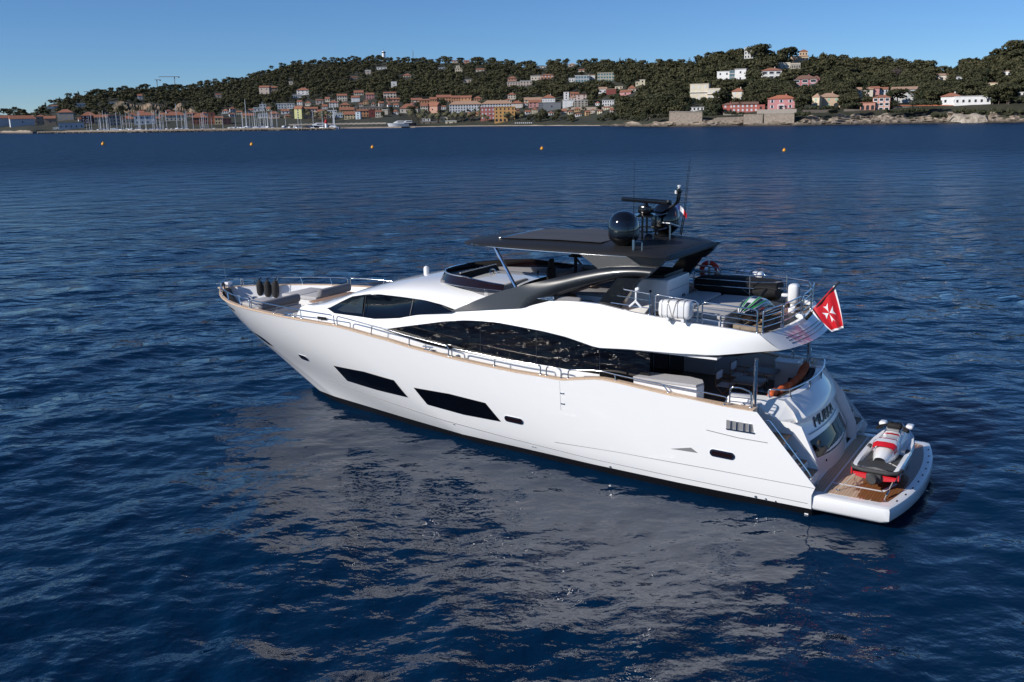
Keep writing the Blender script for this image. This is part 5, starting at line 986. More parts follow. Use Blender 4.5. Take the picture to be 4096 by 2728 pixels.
# dark glazed aft part of the saloon, sliding doors and bulkhead
for sg in (1, -1):
    MB().box(7.2, 8.79, sg*2.66, sg*2.70, 2.9, 4.0).build('aft_window', M['glass'], yacht)
    MB().box(7.2, 8.79, sg*2.655, sg*2.705, 1.9, 2.895).build('aft_house_side', M['gel2'], yacht)
dr = MB(); dr.box(8.3, 8.36, -2.6, 2.6, 1.95, 4.0); dr = dr.build('saloon_doors', M['glass'], yacht)
for y in (-1.3, 0, 1.3): MB().box(8.27, 8.299, y-.025, y+.025, 1.95, 4.0).build('door_frame', M['steel'], dr)
WH = [(19.64, 3.98), (19.1, 4.24), (18.54, 4.49), (18.15, 4.58), (17.82, 4.63), (17.28, 4.67), (16.32, 4.66), (15.39, 4.63), (14.71, 4.56), (14.09, 4.44), (14.23, 4.38), (15.41, 4.2), (16.35, 4.03), (17.08, 3.9), (17.43, 3.86), (18.13, 3.87), (19.3, 3.87)]
whw = panel('wheelhouse_window', WH, lambda X, Z: ysideZ(X, Z)+.008, M['glass'], yacht, .02)
cov = mat('cover_film', (.02, .026, .03), .12, bump=.9, bscale=3)
for o in whw:
    sg = 1 if o.data.vertices[0].co.y > 0 else -1
    q = panel('window_cover', [(19.2, 4.0), (18.5, 4.38), (18.1, 4.5), (17.98, 4.55), (18.02, 3.97), (18.9, 3.95)], lambda X, Z: ysideZ(X, Z)+.02, cov, o, .006, both=False)[0]
    if sg < 0:
        for v in q.data.vertices: v.co.y *= -1
        q.data.flip_normals()
    for X, za, zb_ in ((17.93, 3.88, 4.61), (15.88, 4.13, 4.64)):
        MB().tube([(X, sg*(ysideZ(X, za)+.01), za), (X-.03, sg*(ysideZ(X, zb_)+.01), zb_)], .008, 4).build('mullion', M['seam'], o)
# coach roof: shoulders up from the wheelhouse windows to a gently cambered crown
REDGE = [(21.2, 3.88), (20.4, 3.99), (19.64, 4.0), (19.1, 4.26), (18.54, 4.51), (17.82, 4.65), (17.28, 4.69), (16.32, 4.68), (15.39, 4.65), (14.71, 4.58), (14.09, 4.46), (12.4, 4.46)]
RCROWN = [(21.2, 3.9), (20.6, 4.0), (20.4, 4.05), (19.84, 4.28), (18.75, 4.64), (17.7, 4.93), (17.19, 5.04), (16.44, 5.18), (15.5, 5.24), (12.4, 5.24)]
mb = MB(); rows = []
for X in along(21.2, 12.4, 60):
    R_ = list(reversed(REDGE)); ze = interp(X, R_); zc_ = max(interp(X, list(reversed(RCROWN))), ze+.01); ye = ysideZ(X, ze)-min(.2, max(0, (14.9-X)*.14))
    row = []
    for k in range(25):
        a = math.pi*k/24; c, s_ = math.cos(a), math.sin(a)
        row.append((X, ye*abs(c)**.72*(1 if c > 0 else -1), ze+(zc_-ze)*abs(s_)**.8))
    rows.append(row)
mb.loft(rows); mb.build('coach_roof', M['gel'], yacht, 50)
mb = MB(); mb.loft([[(21.2, y, 3.885) for y in (-2, -1, 0, 1, 2)], [(21.5, y*1.0, 3.6) for y in (-2, -1, 0, 1, 2)], [(21.55, y, 2.8) for y in (-2, -1, 0, 1, 2)]])
mb.build('house_front', M['gel'], yacht, 30)
# fly side coaming with its overhang
CT = [(4.08, 4.74), (4.95, 4.80), (5.62, 4.83), (6.95, 4.92), (7.85, 5.0), (8.81, 5.13), (9.6, 5.14), (10.48, 5.09), (11.3, 4.84), (12.43, 4.67), (14.2, 4.42), (15.41, 4.2), (16.3, 4.0), (16.97, 3.7)]
CB = [(3.56, 4.33), (5.2, 4.08), (6.3, 4.02), (7.8, 3.97), (8.8, 3.90), (9.2, 3.98), (9.84, 4.10), (10.64, 4.18), (11.4, 4.22), (12.36, 4.27), (12.96, 4.25), (13.57, 4.21), (14.4, 4.09), (15.94, 3.78), (16.97, 3.56)]
def ycb(X): return interp(X, [(3.56, 2.48), (5.2, 2.86), (6.5, 2.93), (8.5, 2.92), (10, 2.85), (12, 2.75), (13.5, 2.715), (17.2, ysal(16.97)+.006)])
def yct(X): return interp(X, [(4.08, 2.66), (5.6, 2.66), (7, 2.68), (9, 2.66), (11, 2.62), (12.5, 2.58), (14.2, 2.50), (17, ysal(16.97))])
n = 60
for sg in (1, -1):
    mb = MB(); rows = []
    for i in range(n+1):
        t = i/n; xa = 4.08+(16.97-4.08)*t; xb = 3.56+(16.97-3.56)*t
        za, zb_ = interp(xa, CT), interp(xb, CB); zb_ = min(zb_, za-.02); ya, yb_ = yct(xa), ycb(xb)
        row = [(xa, sg*(ya-.14), za-.12), (xa, sg*(ya-.14), za), (xa, sg*(ya-.02), za+.004)]
        for q in (.0, .08, .3, .6, .9, 1): row.append((xa+(xb-xa)*q, sg*(ya+(yb_-ya)*q+.05*math.sin(q*math.pi)*min(1, max(0, (11-xa)/3))), za+(zb_-za)*q-(.01 if q == 0 else 0)))
        row.append((xb, sg*(yb_-.05-.5*max(0, (5.4-xb)/2.)), zb_-.03)); row.append((max(xb, 4.3), sg*min(2.6, yb_-.12), max(zb_-.02, 3.93) if xb < 8.8 else zb_))
        rows.append(row)
    mb.loft(rows); mb.build('flybridge_coaming', M['gel'], yacht, 28)
# aft overhang face with three grooves, soffit
mb = MB(); rows = []
for y in along(-2.66, 2.66, 25):
    q = 1-(abs(y)/2.66)**2
    xt = 4.08-.42*q**.7; xb = 3.56-.42*q**.8; zb_ = 4.33-.05*q
    rows.append([(xt+.12, y, 4.72), (xt, y, 4.735), (xb, y*.935, zb_), (xb+.05, y*.93, zb_-.03), (4.8, y*.95, 4.02), (5.4, y, 3.97)])
mb.loft(rows); oh = mb.build('aft_overhang', M['gel'], yacht, 25)
for f in (.45, .6, .76):
    P = []
    for y in along(-1.95, 1.95, 20):
        q = 1-(abs(y)/2.66)**2; xt = 4.08-.42*q**.7; xb = 3.56-.42*q**.8; zb_ = 4.33-.05*q
        P.append((xt+(xb-xt)*f-.004, y*(1-.065*f), 4.735+(zb_-4.735)*f-.002))
    MB().tube(P, .014, 5).build('groove', M['grille'], oh)
MB().box(5.2, 9.3, -2.75, 2.75, 3.92, 3.98).build('soffit', M['gel2'], yacht)
mb = MB(); mb.prism([(3.75, -1.6), (4.2, -2.5), (12.6, -2.5), (15.6, -1.2), (15.6, 1.2), (12.6, 2.5), (4.2, 2.5), (3.75, 1.6)], 4.52, 4.58); mb.build('flybridge_deck', M['deckteak'], yacht, None)

# ---- charcoal arch sweeping up to the hardtop
AT = [(14.18, 4.43), (13.3, 4.83), (12.35, 5.21), (11.71, 5.41), (10.79, 5.66), (9.6, 5.99), (8.9, 6.15), (8.35, 6.24), (7.8, 6.28), (7.2, 6.27)]
AB = [(14.12, 4.42), (12.43, 4.66), (11.4, 4.8), (10.62, 5.12), (9.94, 5.38), (8.93, 5.70), (8.3, 5.88), (7.9, 5.93), (7.53, 5.95)]
for sg in (1, -1):
    T_ = resample([(x, 0, z) for x, z in AT], 40); B_ = resample([(x, 0, z) for x, z in AB], 40); rows = []
    for i in range(40):
        t, b = T_[i], B_[i]; X = (t.x+b.x)/2; fl_ = min(1, max(0, (11.6-X)/1.4)); k = min(1, (t.z-b.z)/.25)
        row = []
        for j in range(11):
            q = j/10; p = t.lerp(b, q); yo = (interp(p.x, [(7, 2.42), (9.5, 2.52), (11.5, 2.6)])-.1+.15*math.sin(q*math.pi)**.7)*fl_+(1-fl_)*(yct(b.x)+.06-.1*(1-q)*k)
            row.append((p.x, sg*yo, p.z))
        row.append((b.x, sg*(yct(b.x)-.42), b.z-.06*(1-fl_))); row.append((t.x, sg*(yct(b.x)-.5), t.z-.03)); rows.append(row)
    mb = MB(); mb.loft(rows, True, True, True); ar = mb.build('arch', M['arch'], yacht, 40)
    MB().add([(11.0, sg*2.635, 5.12), (10.35, sg*2.64, 5.09), (10.35, sg*2.64, 5.24), (10.6, sg*2.64, 5.2)], [(0, 1, 2, 3)] if sg > 0 else [(3, 2, 1, 0)]).build('badge', M['chrome'], ar, recalc=False)
    mb = MB(); mb.prism([(8.34, 5.93), (7.66, 5.95), (8.3, 5.02), (9.04, 5.02)], -.13, .13, lambda x, z, y: (x, sg*2.36+y, z)); mb.build('arch_leg', M['blackgloss'], yacht, 30)
    mb = MB(); mb.prism([(9.7, 6.5), (8.14, 6.5), (7.7, 6.25), (8.4, 6.2), (9.06, 6.08)], -.02, .02, lambda x, z, y: (x, sg*2.22+y, z)); mb.build('side_screen', M['plexi'], yacht, 30)
    mb = MB(); mb.prism([(8.2, 6.52), (6.95, 6.5), (7.2, 6.26), (7.9, 6.2)], -.12, .12, lambda x, z, y: (x, sg*2.1+y, z)); mb.build('hardtop_bracket', M['blackgloss'], yacht, 30)
    MB().tube([(12.88, sg*1.95, 6.5), (11.92, sg*2.25, 5.3)], .055, 10).build('hardtop_strut', M['chrome'], yacht)

# ---- hardtop
def htw(X): # half width of the hardtop in plan
    return interp(X, [(6.9, 2.02), (7.4, 2.18), (9, 2.25), (11, 2.22), (12.8, 2.1), (13.8, 1.85), (14.4, 1.42), (14.85, .8), (15.05, .02)])
mb = MB(); rows = []
for X in [6.98, 7.02, 7.1, 7.3]+along(7.6, 13.4, 24)+along(13.6, 15.04, 16):
    w = htw(X); zt = interp(X, [(6.98, 6.44), (7.1, 6.56), (7.6, 6.68), (8.5, 6.75), (11, 6.76), (13, 6.7), (14.3, 6.57), (15.2, 6.40)]); zb_ = interp(X, [(6.98, 6.40), (7.5, 6.47), (9, 6.47), (13, 6.47), (15.2, 6.34)])
    row = []
    for k in range(24):
        a = 2*math.pi*k/24; c, s_ = math.cos(a), math.sin(a)
        y = w*abs(c)**.6*(1 if c > 0 else -1); e = abs(s_)**.75
        row.append((X, y, (zb_+.05)+((zt-zb_-.05)*abs(s_)**1.1 if s_ > 0 else -.05*e)))
    rows.append(row)
mb.loft(rows, True, True, True); ht = mb.build('hardtop', M['charcoal'], yacht, 40)
mb = MB(); mb.loft([[(X, w_*htw(X)*.66, interp(X, [(8.5, 6.757), (11, 6.767), (12.9, 6.708), (13.4, 6.675)])) for w_ in (-1, -.5, 0, .5, 1)] for X in along(9.4, 13.0, 12)]); mb.build('slatted_roof', M['hardteak'], ht, None)
for X in (13.08,): MB().rbox(X-.05, X+.05, -1.35, 1.35, 6.68, 6.715, .01).build('roof_trim', M['steel'], ht)
for sg in (1, -1): MB().tube([(X, sg*htw(X)*.985, 6.5) for X in along(7.6, 13.9, 25)], .012, 5).build('edge_trim', M['steel'], ht)
for k in range(3): MB().tube([(6.99+.05*k, y, 6.47+.035*k) for y in (-1.9, 1.9)], .012, 5).build('aft_groove', M['blackgloss'], ht)
# masts, radar and aerials carried by the hardtop
def dome(y):
    MB().lathe([(.05, 6.68), (.22, 6.7), (.43, 6.9), (.455, 6.96), (.463, 7.02), (.463, 7.3), (.452, 7.33), (.44, 7.42), (.39, 7.53), (.3, 7.63), (.18, 7.7), (.05, 7.72)], (8.7, y, 0), 32).build('satellite_dome', M['domeblack'], yacht, 60)
dome(1.35); dome(-1.72)
mt = MB()
for x, y in ((8.65, .55), (8.95, .55), (8.65, -.45), (8.95, -.45)): mt.tube([(x, y-.4, 6.7), (x, y-.4, 7.45)], .035, 8)
for z in (7.0, 7.45): mt.tube(fillet([(8.3, .25, z), (8.3, -.95, z), (9.15, -.95, z), (9.15, .25, z)], .06, 3, True), .022, 6, True)
mt.box(8.4, 9.1, -.9, .2, 7.44, 7.47)
for s_ in (0, .16): mt.tube(fillet([(9.2, -.95+s_, 7.46), (8.45, -1.0+s_, 7.46), (7.97, -1.05+s_, 7.8), (7.93, -1.05+s_, 8.16)], .1), .03, 8)
mt.rbox(7.87, 7.99, -1.08, -.86, 8.08, 8.24, .03)
mast = mt.build('radar_mast', M['blackgloss'], yacht, 40)
rd = MB(); rd.rbox(8.6, 9.0, -.62, -.22, 7.475, 7.72, .06); rd = rd.build('radar_scanner', M['blackgloss'], yacht, 40)
MB().lathe([(.09, 7.72), (.07, 7.8)], (8.8, -.42, 0), 12).build('turntable', M['blackgloss'], rd)
MB().rbox(-1.03, 1.03, -.1, .1, 7.8, 7.95, .05, M=Matrix.Translation((8.8, -.42, 0)) @ Matrix.Rotation(rad(-21), 4, 'Z')).build('radar_bar', M['blackgloss'], rd, 40)
MB().lathe([(.03, 8.24), (.03, 8.27), (.055, 8.28), (.055, 8.32), (.03, 8.33)], (7.95, -1.0, 0), 10).build('masthead_light', M['whitegloss'], mast)
MB().lathe([(.04, 8.06), (.04, 8.16)], (8.05, -1.0, 0), 10).build('camera_unit', M['whitegloss'], mast)
for (x, y, z0, z1, dx) in ((8.15, 1.85, 6.7, 9.17, 0), (8.1, -1.62, 6.7, 9.1, -.25), (8.2, -1.75, 6.7, 9.0, -.25)):
    MB().tube([(x, y, z0), (x+dx*.4, y, z0+.6), (x+dx, y, z1)], [.02, .012, .005], 6).build('whip_aerial', M['blackgloss'], yacht)
MB().tube([(8.15, 1.85, 6.65), (8.15, 1.85, 6.95)], .035, 8).build('aerial_base', M['chrome'], yacht)
MB().tube(fillet([(7.9, 1.8, 6.65), (7.9, 1.8, 6.9), (8.1, 1.83, 6.9)], .05), .015, 6).build('hardtop_grab', M['chrome'], yacht)
d_ = MB(); d_.tube([(8.0, -.45, 6.65), (8.0, -.45, 7.14)], .028, 8); d_ = d_.build('dish_post', M['steel'], yacht)
MB().rbox(-.26, .26, -.17, .17, -.018, .018, .015, M=Matrix.Translation((8.0, -.5, 7.16)) @ Matrix.Rotation(rad(75), 4, 'Z') @ Matrix.Rotation(rad(-16), 4, 'Y')).build('flat_dish', M['whitegloss'], d_)
MB().lathe([(.16, 6.72), (.15, 6.8), (.09, 6.88), (.02, 6.9)], (8.55, -.1, 0), 14).build('horn_dome', M['blackgloss'], yacht)
MB().lathe([(.11, 5.0), (.1, 5.06), (.1, 5.24), (.085, 5.3), (.04, 5.335)], (17.1, 0, 0), 16).build('searchlight', M['whitegloss'], yacht)
for y, x in ((-1.9, 17.9), (-1.6, 17.8), (-1.75, 17.85)): MB().lathe([(.05, 0), (.05, .08), (.02, .1)], (x, y, interp(x, list(reversed(RCROWN)))-.28), 8).build('deck_fitting', M['chrome'], yacht)

# ---- flybridge windscreen
def wsc(u, off=0):
    """plan of the screen: u -1..1 from starboard end round the front to port end"""
    a = u*math.pi/2; return Vector((12.35+(3.62-off)*math.cos(a)**.8 if abs(u) < 1 else 12.35, (2.42-off)*math.sin(a), 0))
U = along(-1, 1, 49); lo = []; hi = []
for u in U:
    p = wsc(u); zb_ = interp(p.x, [(12.3, 5.2), (14, 5.2), (16, 5.14)]); q = wsc(u, .12)
    lo.append((p.x, p.y, zb_)); hi.append((q.x-.06*(1-abs(u)), q.y, zb_+.3-.12*max(0, abs(u)-.75)/.25))
mb = MB(); mb.loft([[a, b, (b[0]-.02, b[1]*.985, b[2]), (a[0]-.03, a[1]*.985, a[2])] for a, b in zip(lo, hi)], True, True, True); ws = mb.build('windscreen', M['tint'], yacht, 60)
MB().tube(hi, .022, 6).build('screen_rail', M['chrome'], ws); MB().tube(lo, .018, 6).build('screen_foot', M['steel'], ws)
# helm, seats and pads inside the screen
co = MB(); co.prism([(12.5, -2.25), (15.2, -1.6), (15.75, -.6), (15.75, .6), (15.2, 1.6), (12.5, 2.25), (12.5, 2.32), (15.25, 1.68), (15.85, .6), (15.85, -.6), (15.25, -1.68), (12.5, -2.32)], 4.58, 5.22); co.build('flybridge_liner', M['cushion2'], yacht, None)
hm = MB(); hm.add([(15.6, 1.1, 5.2), (15.6, -.9, 5.2), (14.75, -.95, 5.42), (14.75, 1.25, 5.42), (14.5, 1.25, 5.12), (14.5, -.95, 5.12), (14.5, 1.25, 4.6), (14.5, -.95, 4.6), (15.6, 1.1, 4.6), (15.6, -.9, 4.6)],
    [(0, 1, 2, 3), (3, 2, 5, 4), (4, 5, 7, 6), (0, 3, 4, 6, 8), (1, 9, 7, 5, 2)]); hm = hm.build('helm_console', M['black'], yacht, None)
MB().tube([(14.74, 1.25, 5.43), (14.74, -.95, 5.43)], .02, 6).build('console_trim', M['whitegloss'], hm)
for k in range(7): MB().lathe([(.045, 0), (.045, .012)], (14.95+.0*k, .95-.25*k, 5.385), 10, Matrix.Rotation(rad(-14), 3, 'Y')).build('dial', M['steel'], hm)
st = MB(); st.tube([(math.cos(a)*.2, math.sin(a)*.2, 0) for a in np.linspace(0, 2*math.pi, 20, endpoint=False)], .022, 6, True)
for a in (0, 2.1, 4.2): st.tube([(0, 0, 0), (math.cos(a)*.2, math.sin(a)*.2, 0)], .015, 5)
stw = st.build('steering_wheel', M['chrome'], yacht); stw.location = (14.3, -.15, 5.22); stw.rotation_euler = (0, rad(-60), 0)
def pad(name, x0, x1, y0, y1, z0, z1, m='cushion', b=.06, rz=0, rx=0, ry=0):
    c = Vector(((x0+x1)/2, (y0+y1)/2, (z0+z1)/2)); T = Matrix.Translation(c) @ Matrix.Rotation(rz, 4, 'Z') @ Matrix.Rotation(ry, 4, 'Y') @ Matrix.Rotation(rx, 4, 'X')
    return MB().rbox(-(x1-x0)/2, (x1-x0)/2, -(y1-y0)/2, (y1-y0)/2, -(z1-z0)/2, (z1-z0)/2, b, 3, T).build(name, M[m], yacht, 50)
pad('fly_sunpad', 12.9, 15.0, -2.0, -.75, 4.7, 4.98); pad('fly_sunpad', 12.9, 14.4, -.7, .2, 4.68, 4.94)
pad('helm_bench', 12.7, 13.3, .5, 2.1, 4.6, 5.05, 'cushion2'); pad('bench_back', 12.55, 12.75, .4, 2.1, 4.7, 5.3, 'cushion', .09)
pad('bench_back', 12.8, 13.2, 1.95, 2.2, 4.8, 5.3, 'cushion', .1)
pad('settee_back', 11.0, 12.2, -2.2, -1.95, 4.9, 5.45, 'cushion2', .1); pad('settee_back', 11.8, 12.05, -2.0, -.3, 4.9, 5.42, 'cushion2', .1)
pad('settee_seat', 10.6, 11.8, -2.0, -.9, 4.58, 4.98, 'cushion2'); pad('settee_seat', 9.6, 11.4, 1.2, 2.3, 4.58, 4.98, 'cushion'); pad('settee_back', 9.6, 11.4, 2.2, 2.38, 4.8, 5.2, 'cushion2', .08)
MB().rbox(10.0, 11.1, -.4, .9, 5.28, 5.33, .02).build('fly_table', M['teak'], yacht)
sg_ = MB(); sg_.rbox(11.95, 12.35, -.25, .25, 5.0, 5.15, .05); sg_.rbox(11.9, 12.02, -.25, .25, 5.1, 5.65, .07); sg_.rbox(11.9, 12.0, -.14, .14, 5.6, 5.92, .06); sg_.tube([(12.1, 0, 4.6), (12.1, 0, 5.05)], .1, 10)
sg_.build('helm_chair', M['black'], yacht, 50)
tv = MB(); tv.tube([(11.7, -1.2, 4.6), (11.7, -1.2, 6.1)], .06, 8); tv.rbox(11.62, 11.72, -1.5, -.9, 5.9, 6.4, .02); tv.lathe([(.24, 5.85), (.24, 5.89)], (11.7, -1.2, 0), 14); tv.build('screen_post', M['black'], yacht, 40)
MB().tube([(12.9, -.72, 4.9), (12.9, -.72, 5.35)], .025, 6).build('post', M['black'], yacht)
# wet bar amidships
wb = MB(); wb.rbox(7.35, 8.9, -.55, 1.15, 4.58, 5.72, .05); wb = wb.build('wet_bar', M['gel2'], yacht, 40)
MB().rbox(7.5, 8.8, -.45, 1.05, 5.74, 5.86, .06).build('bar_lid', M['charcoal'], wb)
MB().box(7.335, 7.345, -.2, .1, 4.72, 4.86).build('vent', M['grille'], wb); MB().box(7.338, 7.346, -.45, 1.05, 5.38, 5.39).build('seam', M['grille'], wb)
for y in (.02, -.1): MB().lathe([(.035, 0), (.035, .01)], (7.345, y, 5.1), 10, Matrix.Rotation(-math.pi/2, 3, 'Y')).build('socket', M['black'], wb)
MB().lathe([(.04, 0), (.04, .01)], (7.9, 1.155, 5.35), 10, Matrix.Rotation(-math.pi/2, 3, 'X')).build('catch', M['black'], wb)
MB().box(8.9, 10.2, .55, 1.5, 4.58, 5.12).build('fly_locker', M['gel2'], yacht); MB().rbox(8.9, 10.2, .5, 1.55, 5.12, 5.2, .03).build('fly_counter', M['cushion2'], yacht)
MB().rbox(7.1, 7.35, 1.7, 2.2, 4.58, 4.95, .03).build('fly_step', M['black'], yacht)
# aft sun pads on the fly deck
pad('sunpad_base', 5.3, 7.35, -1.1, 2.05, 4.58, 4.86, 'gel2', .03)
pad('aft_sunpad', 5.25, 6.45, -1.1, .95, 4.87, 5.02, 'cushion', .05); pad('aft_sunpad', 6.47, 7.3, -1.0, 2.0, 4.87, 5.08, 'cushion', .06); pad('aft_sunpad', 5.25, 6.45, .97, 2.05, 4.87, 5.02, 'cushion', .05)

# ---- rails
def rail(name, posts, top, bars=(), r=.021, base=None, fil=.1, close=True):
    """posts: base points; top: path of the top tube (ends run down to the first and last post)"""
    m_ = MB(); path = ([posts[0]] if close else [])+list(top)+([posts[-1]] if close else [])
    m_.tube(fillet(path, fil), r, 8)
    for i, p in enumerate(posts):
        if close and i in (0, len(posts)-1): pass
        else:
            t = min(top, key=lambda q: (Vector(q)-Vector(p)).length); m_.tube([p, t], r*.9, 6)
        m_.lathe([(.045, 0), (.04, .015), (.02, .03)], (p[0], p[1], p[2]), 8)
    for b in bars: m_.tube(b, r*.62, 6)
    return m_.build(name, M['chrome'], yacht, 60)
def cap(X, sg, h=0, off=.09): return (X, sg*max(bs(X)-off, .05), S(X)+.025+h)
for sg in (1, -1):
    for xs in ((27.3, 26.9, 26.2, 25.2, 24.0, 23.3), (23.18, 21.75, 20.3, 18.74), (18.6, 17.1, 15.5, 13.93), (13.8, 12.2, 10.56), (10.36, 9.86), (9.62, 8.08, 6.46, 5.2)):
        hs = .30 if xs[0] > 13.9 else .27
        top = [cap(X, sg, hs) for X in along(xs[0], xs[-1], max(2, int(abs(xs[0]-xs[-1])/.35)))]
        if xs[0] == 9.62: top = [cap(X, sg, interp(X, [(4.8, .22), (5.2, .23), (8, .15), (9.7, .25)])) for X in along(9.62, 4.75, 14)]; xs = xs[:-1]+(4.85,)
        rail('bow_rail' if xs[0] > 18.5 else 'side_rail', [cap(X, sg) for X in xs], top)
    # cockpit gate
    gx = [(4.75, 3.02), (4.12, 3.02)]
    b0 = (4.72, sg*2.98, 2.77); b1 = (4.16, sg*2.9, 2.77)
    rail('gate_rail', [b0, b1], [(4.72, sg*2.98, 3.28), (4.45, sg*2.96, 3.3), (4.16, sg*2.9, 3.2)], [[(4.72, sg*2.98, 2.77+.12*k), (4.16, sg*2.9, 2.77+.12*k)] for k in (1, 2, 3)])
    MB().tube([(4.15, sg*2.62, 2.3), (4.15, sg*2.62, 4.06)], .055, 12).build('overhang_pole', M['chrome'], yacht)
MB().tube(fillet([(27.35, -.72, 3.75), (27.38, -.7, 4.05), (27.75, -.12, 4.05), (27.75, .12, 3.95), (27.3, .75, 4.03)], .1), .02, 8).build('pulpit_rail', M['chrome'], yacht)
MB().tube([(27.75, -.15, 4.05), (27.85, -.15, 4.75)], .009, 5).build('jackstaff', M['steel'], yacht)
# fly deck rails: three bars each, double posts between panels
FR = lambda X: (X, interp(X, [(3.6, 1.35), (4.05, 2.52), (5, 2.58), (8.5, 2.58)]), interp(X, CT))
def frail(pts, h=.62, bars=(.17, .34, .5), ends=(True, True)):
    top = [(p[0], p[1], p[2]+h) for p in pts]; bb = []
    for b in bars: bb.append([(p[0], p[1], p[2]+h*b/.68) for p in pts])
    return rail('fly_rail', [pts[0], pts[-1]], top, bb, r=.022)
for sg in (1, -1):
    F_ = lambda X: (FR(X)[0], sg*FR(X)[1], FR(X)[2])
    if sg > 0: rail('fly_rail', [F_(7.28)], [F_(8.1)[:2]+(5.62,), F_(7.28)[:2]+(5.55,)], [[F_(8.3)[:2]+(5.42,), F_(7.28)[:2]+(5.36,)], [F_(8.5)[:2]+(5.2,), F_(7.28)[:2]+(5.14,)]], close=False)
    else: frail([F_(X) for X in along(8.2, 7.2, 4)])
    if sg > 0: MB().tube([F_(7.28)[:2]+(5.55,), F_(7.28)], .022, 8).build('rail_post', M['chrome'], yacht)
    frail([F_(X) for X in along(7.12, 5.85, 5)], bars=(.2, .45) if sg > 0 else (.2, .45))
    frail([F_(X) for X in along(5.72, 4.2, 6)])
    AP = [(4.08-.42*(1-(abs(y)/2.66)**2)**.7+.1, sg*y, 4.74) for y in along(2.45, 1.5, 6)]
    frail(AP)
AP = [(4.08-.42*(1-(abs(y)/2.66)**2)**.7+.1, y, 4.74) for y in along(1.38, -.0, 7)]
frail(AP); frail([(p[0], -p[1], p[2]) for p in AP[::-1]][1:])
# upper rail inboard, in front of the covered tender
UP = [(7.5, -1.25, 4.6), (6.6, -1.27, 4.6), (5.7, -1.3, 4.6), (5.1, -1.5, 4.6), (4.75, -1.9, 4.6)]
rail('tender_rail', [UP[0], UP[2], UP[4]], [(p[0], p[1], 5.62) for p in UP], [[(p[0], p[1], 5.62-d) for p in UP] for d in (.2, .4)])
# flagstaff
MB().rbox(3.66, 3.9, -.16, .04, 4.7, 4.84, .03).build('staff_socket', M['gel'], yacht)
MB().tube([(3.68, -.06, 4.6), (2.74, -.06, 5.84)], .022, 8).build('ensign_staff', M['black'], yacht)
MB().tube([(3.64, -.06, 4.66), (3.45, -.06, 4.91)], .05, 8).build('staff_sleeve', M['black'], yacht)

# ---- foredeck lounge
for (xa, xb, sg, zt, yo) in ((23.15, 25.1, 1, 3.46, 2.12), (22.75, 24.7, -1, 3.52, 2.1)):
    ol = [(X, min(yo, hull_y(X, 3.05)-.12)) for X in along(xa, xb, 8)]; MB().prism([(xb, .22), (xa, .22)]+ol, 2.95, zt, lambda x, y, z: (x, sg*y, z)).build('pad_plinth', M['gel2'], yacht, 40)
pad('bow_sunpad', 24.25, 25.1, .25, 1.6, 3.46, 3.6, b=.05); pad('bow_sunpad', 23.2, 24.22, .25, 2.1, 3.46, 3.6, b=.05)
pad('bow_sunpad', 23.75, 24.7, -1.95, -.27, 3.52, 3.67, b=.05); pad('bow_sunpad', 22.8, 23.72, -2.1, -.27, 3.52, 3.67, b=.05)
pad('bow_bolster', 23.1, 23.4, .2, 2.3, 3.55, 3.88, 'cushion2', .13); pad('bow_bolster', 22.55, 22.85, -2.15, -.3, 3.63, 3.98, 'cushion2', .13)
pad('bow_seat', 21.7, 22.4, -1.9, 2.0, 2.95, 3.4, 'cushion', .06); pad('seat_back', 21.55, 21.72, -1.7, 1.7, 3.35, 3.78, 'cushion2', .07)
MB().rbox(21.05, 21.72, -1.05, 1.25, 3.83, 3.87, .015).build('bow_table', plank_mat('table_teak', (.3, .17, .1), (.38, .22, .13), 'X', .09), yacht, 30)
MB().rbox(21.05, 21.65, -1.1, 1.3, 3.75, 3.82, .02).build('table_ledge', M['gel2'], yacht)
wl = MB(); wl.lathe([(.16, 2.98), (.16, 3.1), (.09, 3.14), (.07, 3.28), (.13, 3.32), (.13, 3.36), (.05, 3.4)], (26.35, -.35, 0), 14); wl.lathe([(.1, 2.98), (.07, 3.1), (.11, 3.2), (.04, 3.25)], (26.0, -.75, 0), 12); wl.rbox(25.8, 26.3, -.95, -.6, 2.98, 3.06, .03); wl.tube([(26.3, -.2, 3.2), (26.05, .1, 3.05)], .05, 8)
wl.build('windlass', M['chrome'], yacht, 50)
bl = MB(); bl.lathe([(.05, 3.74), (.04, 3.86)], (27.46, 0, 0), 8); bl.rbox(27.34, 27.58, -.12, .12, 3.86, 3.98, .03); bl.build('bow_light', M['whitegloss'], yacht, 40)
for X, sg in ((20.95, 1), (14.75, 1), (20.95, -1), (14.75, -1)):
    p = cap(X, sg, .0, .1); c = MB(); c.rbox(X-.3, X+.3, p[1]-.07, p[1]+.07, p[2], p[2]+.015, .006); c.tube([(X-.2, p[1], p[2]+.1), (X+.2, p[1], p[2]+.1)], .026, 8)
    for d in (-.08, .08): c.tube([(X+d, p[1], p[2]), (X+d, p[1], p[2]+.1)], .022, 6)
    c.build('cleat', M['chrome'], yacht, 50)
for sg in (1, -1):
    MB().lathe([(.1, 0), (.1, .04), (.06, .05)], (13.72, sg*2.92, 3.02), 12, Matrix.Rotation(-sg*math.pi/2, 3, 'X')).build('deck_light', M['chrome'], yacht)
    MB().box(19.55, 19.95, sg*(ysideZ(19.75, 3.55)+.0)-.012, sg*(ysideZ(19.75, 3.55))+.012, 3.62, 3.72).build('house_vent', M['black'], yacht)

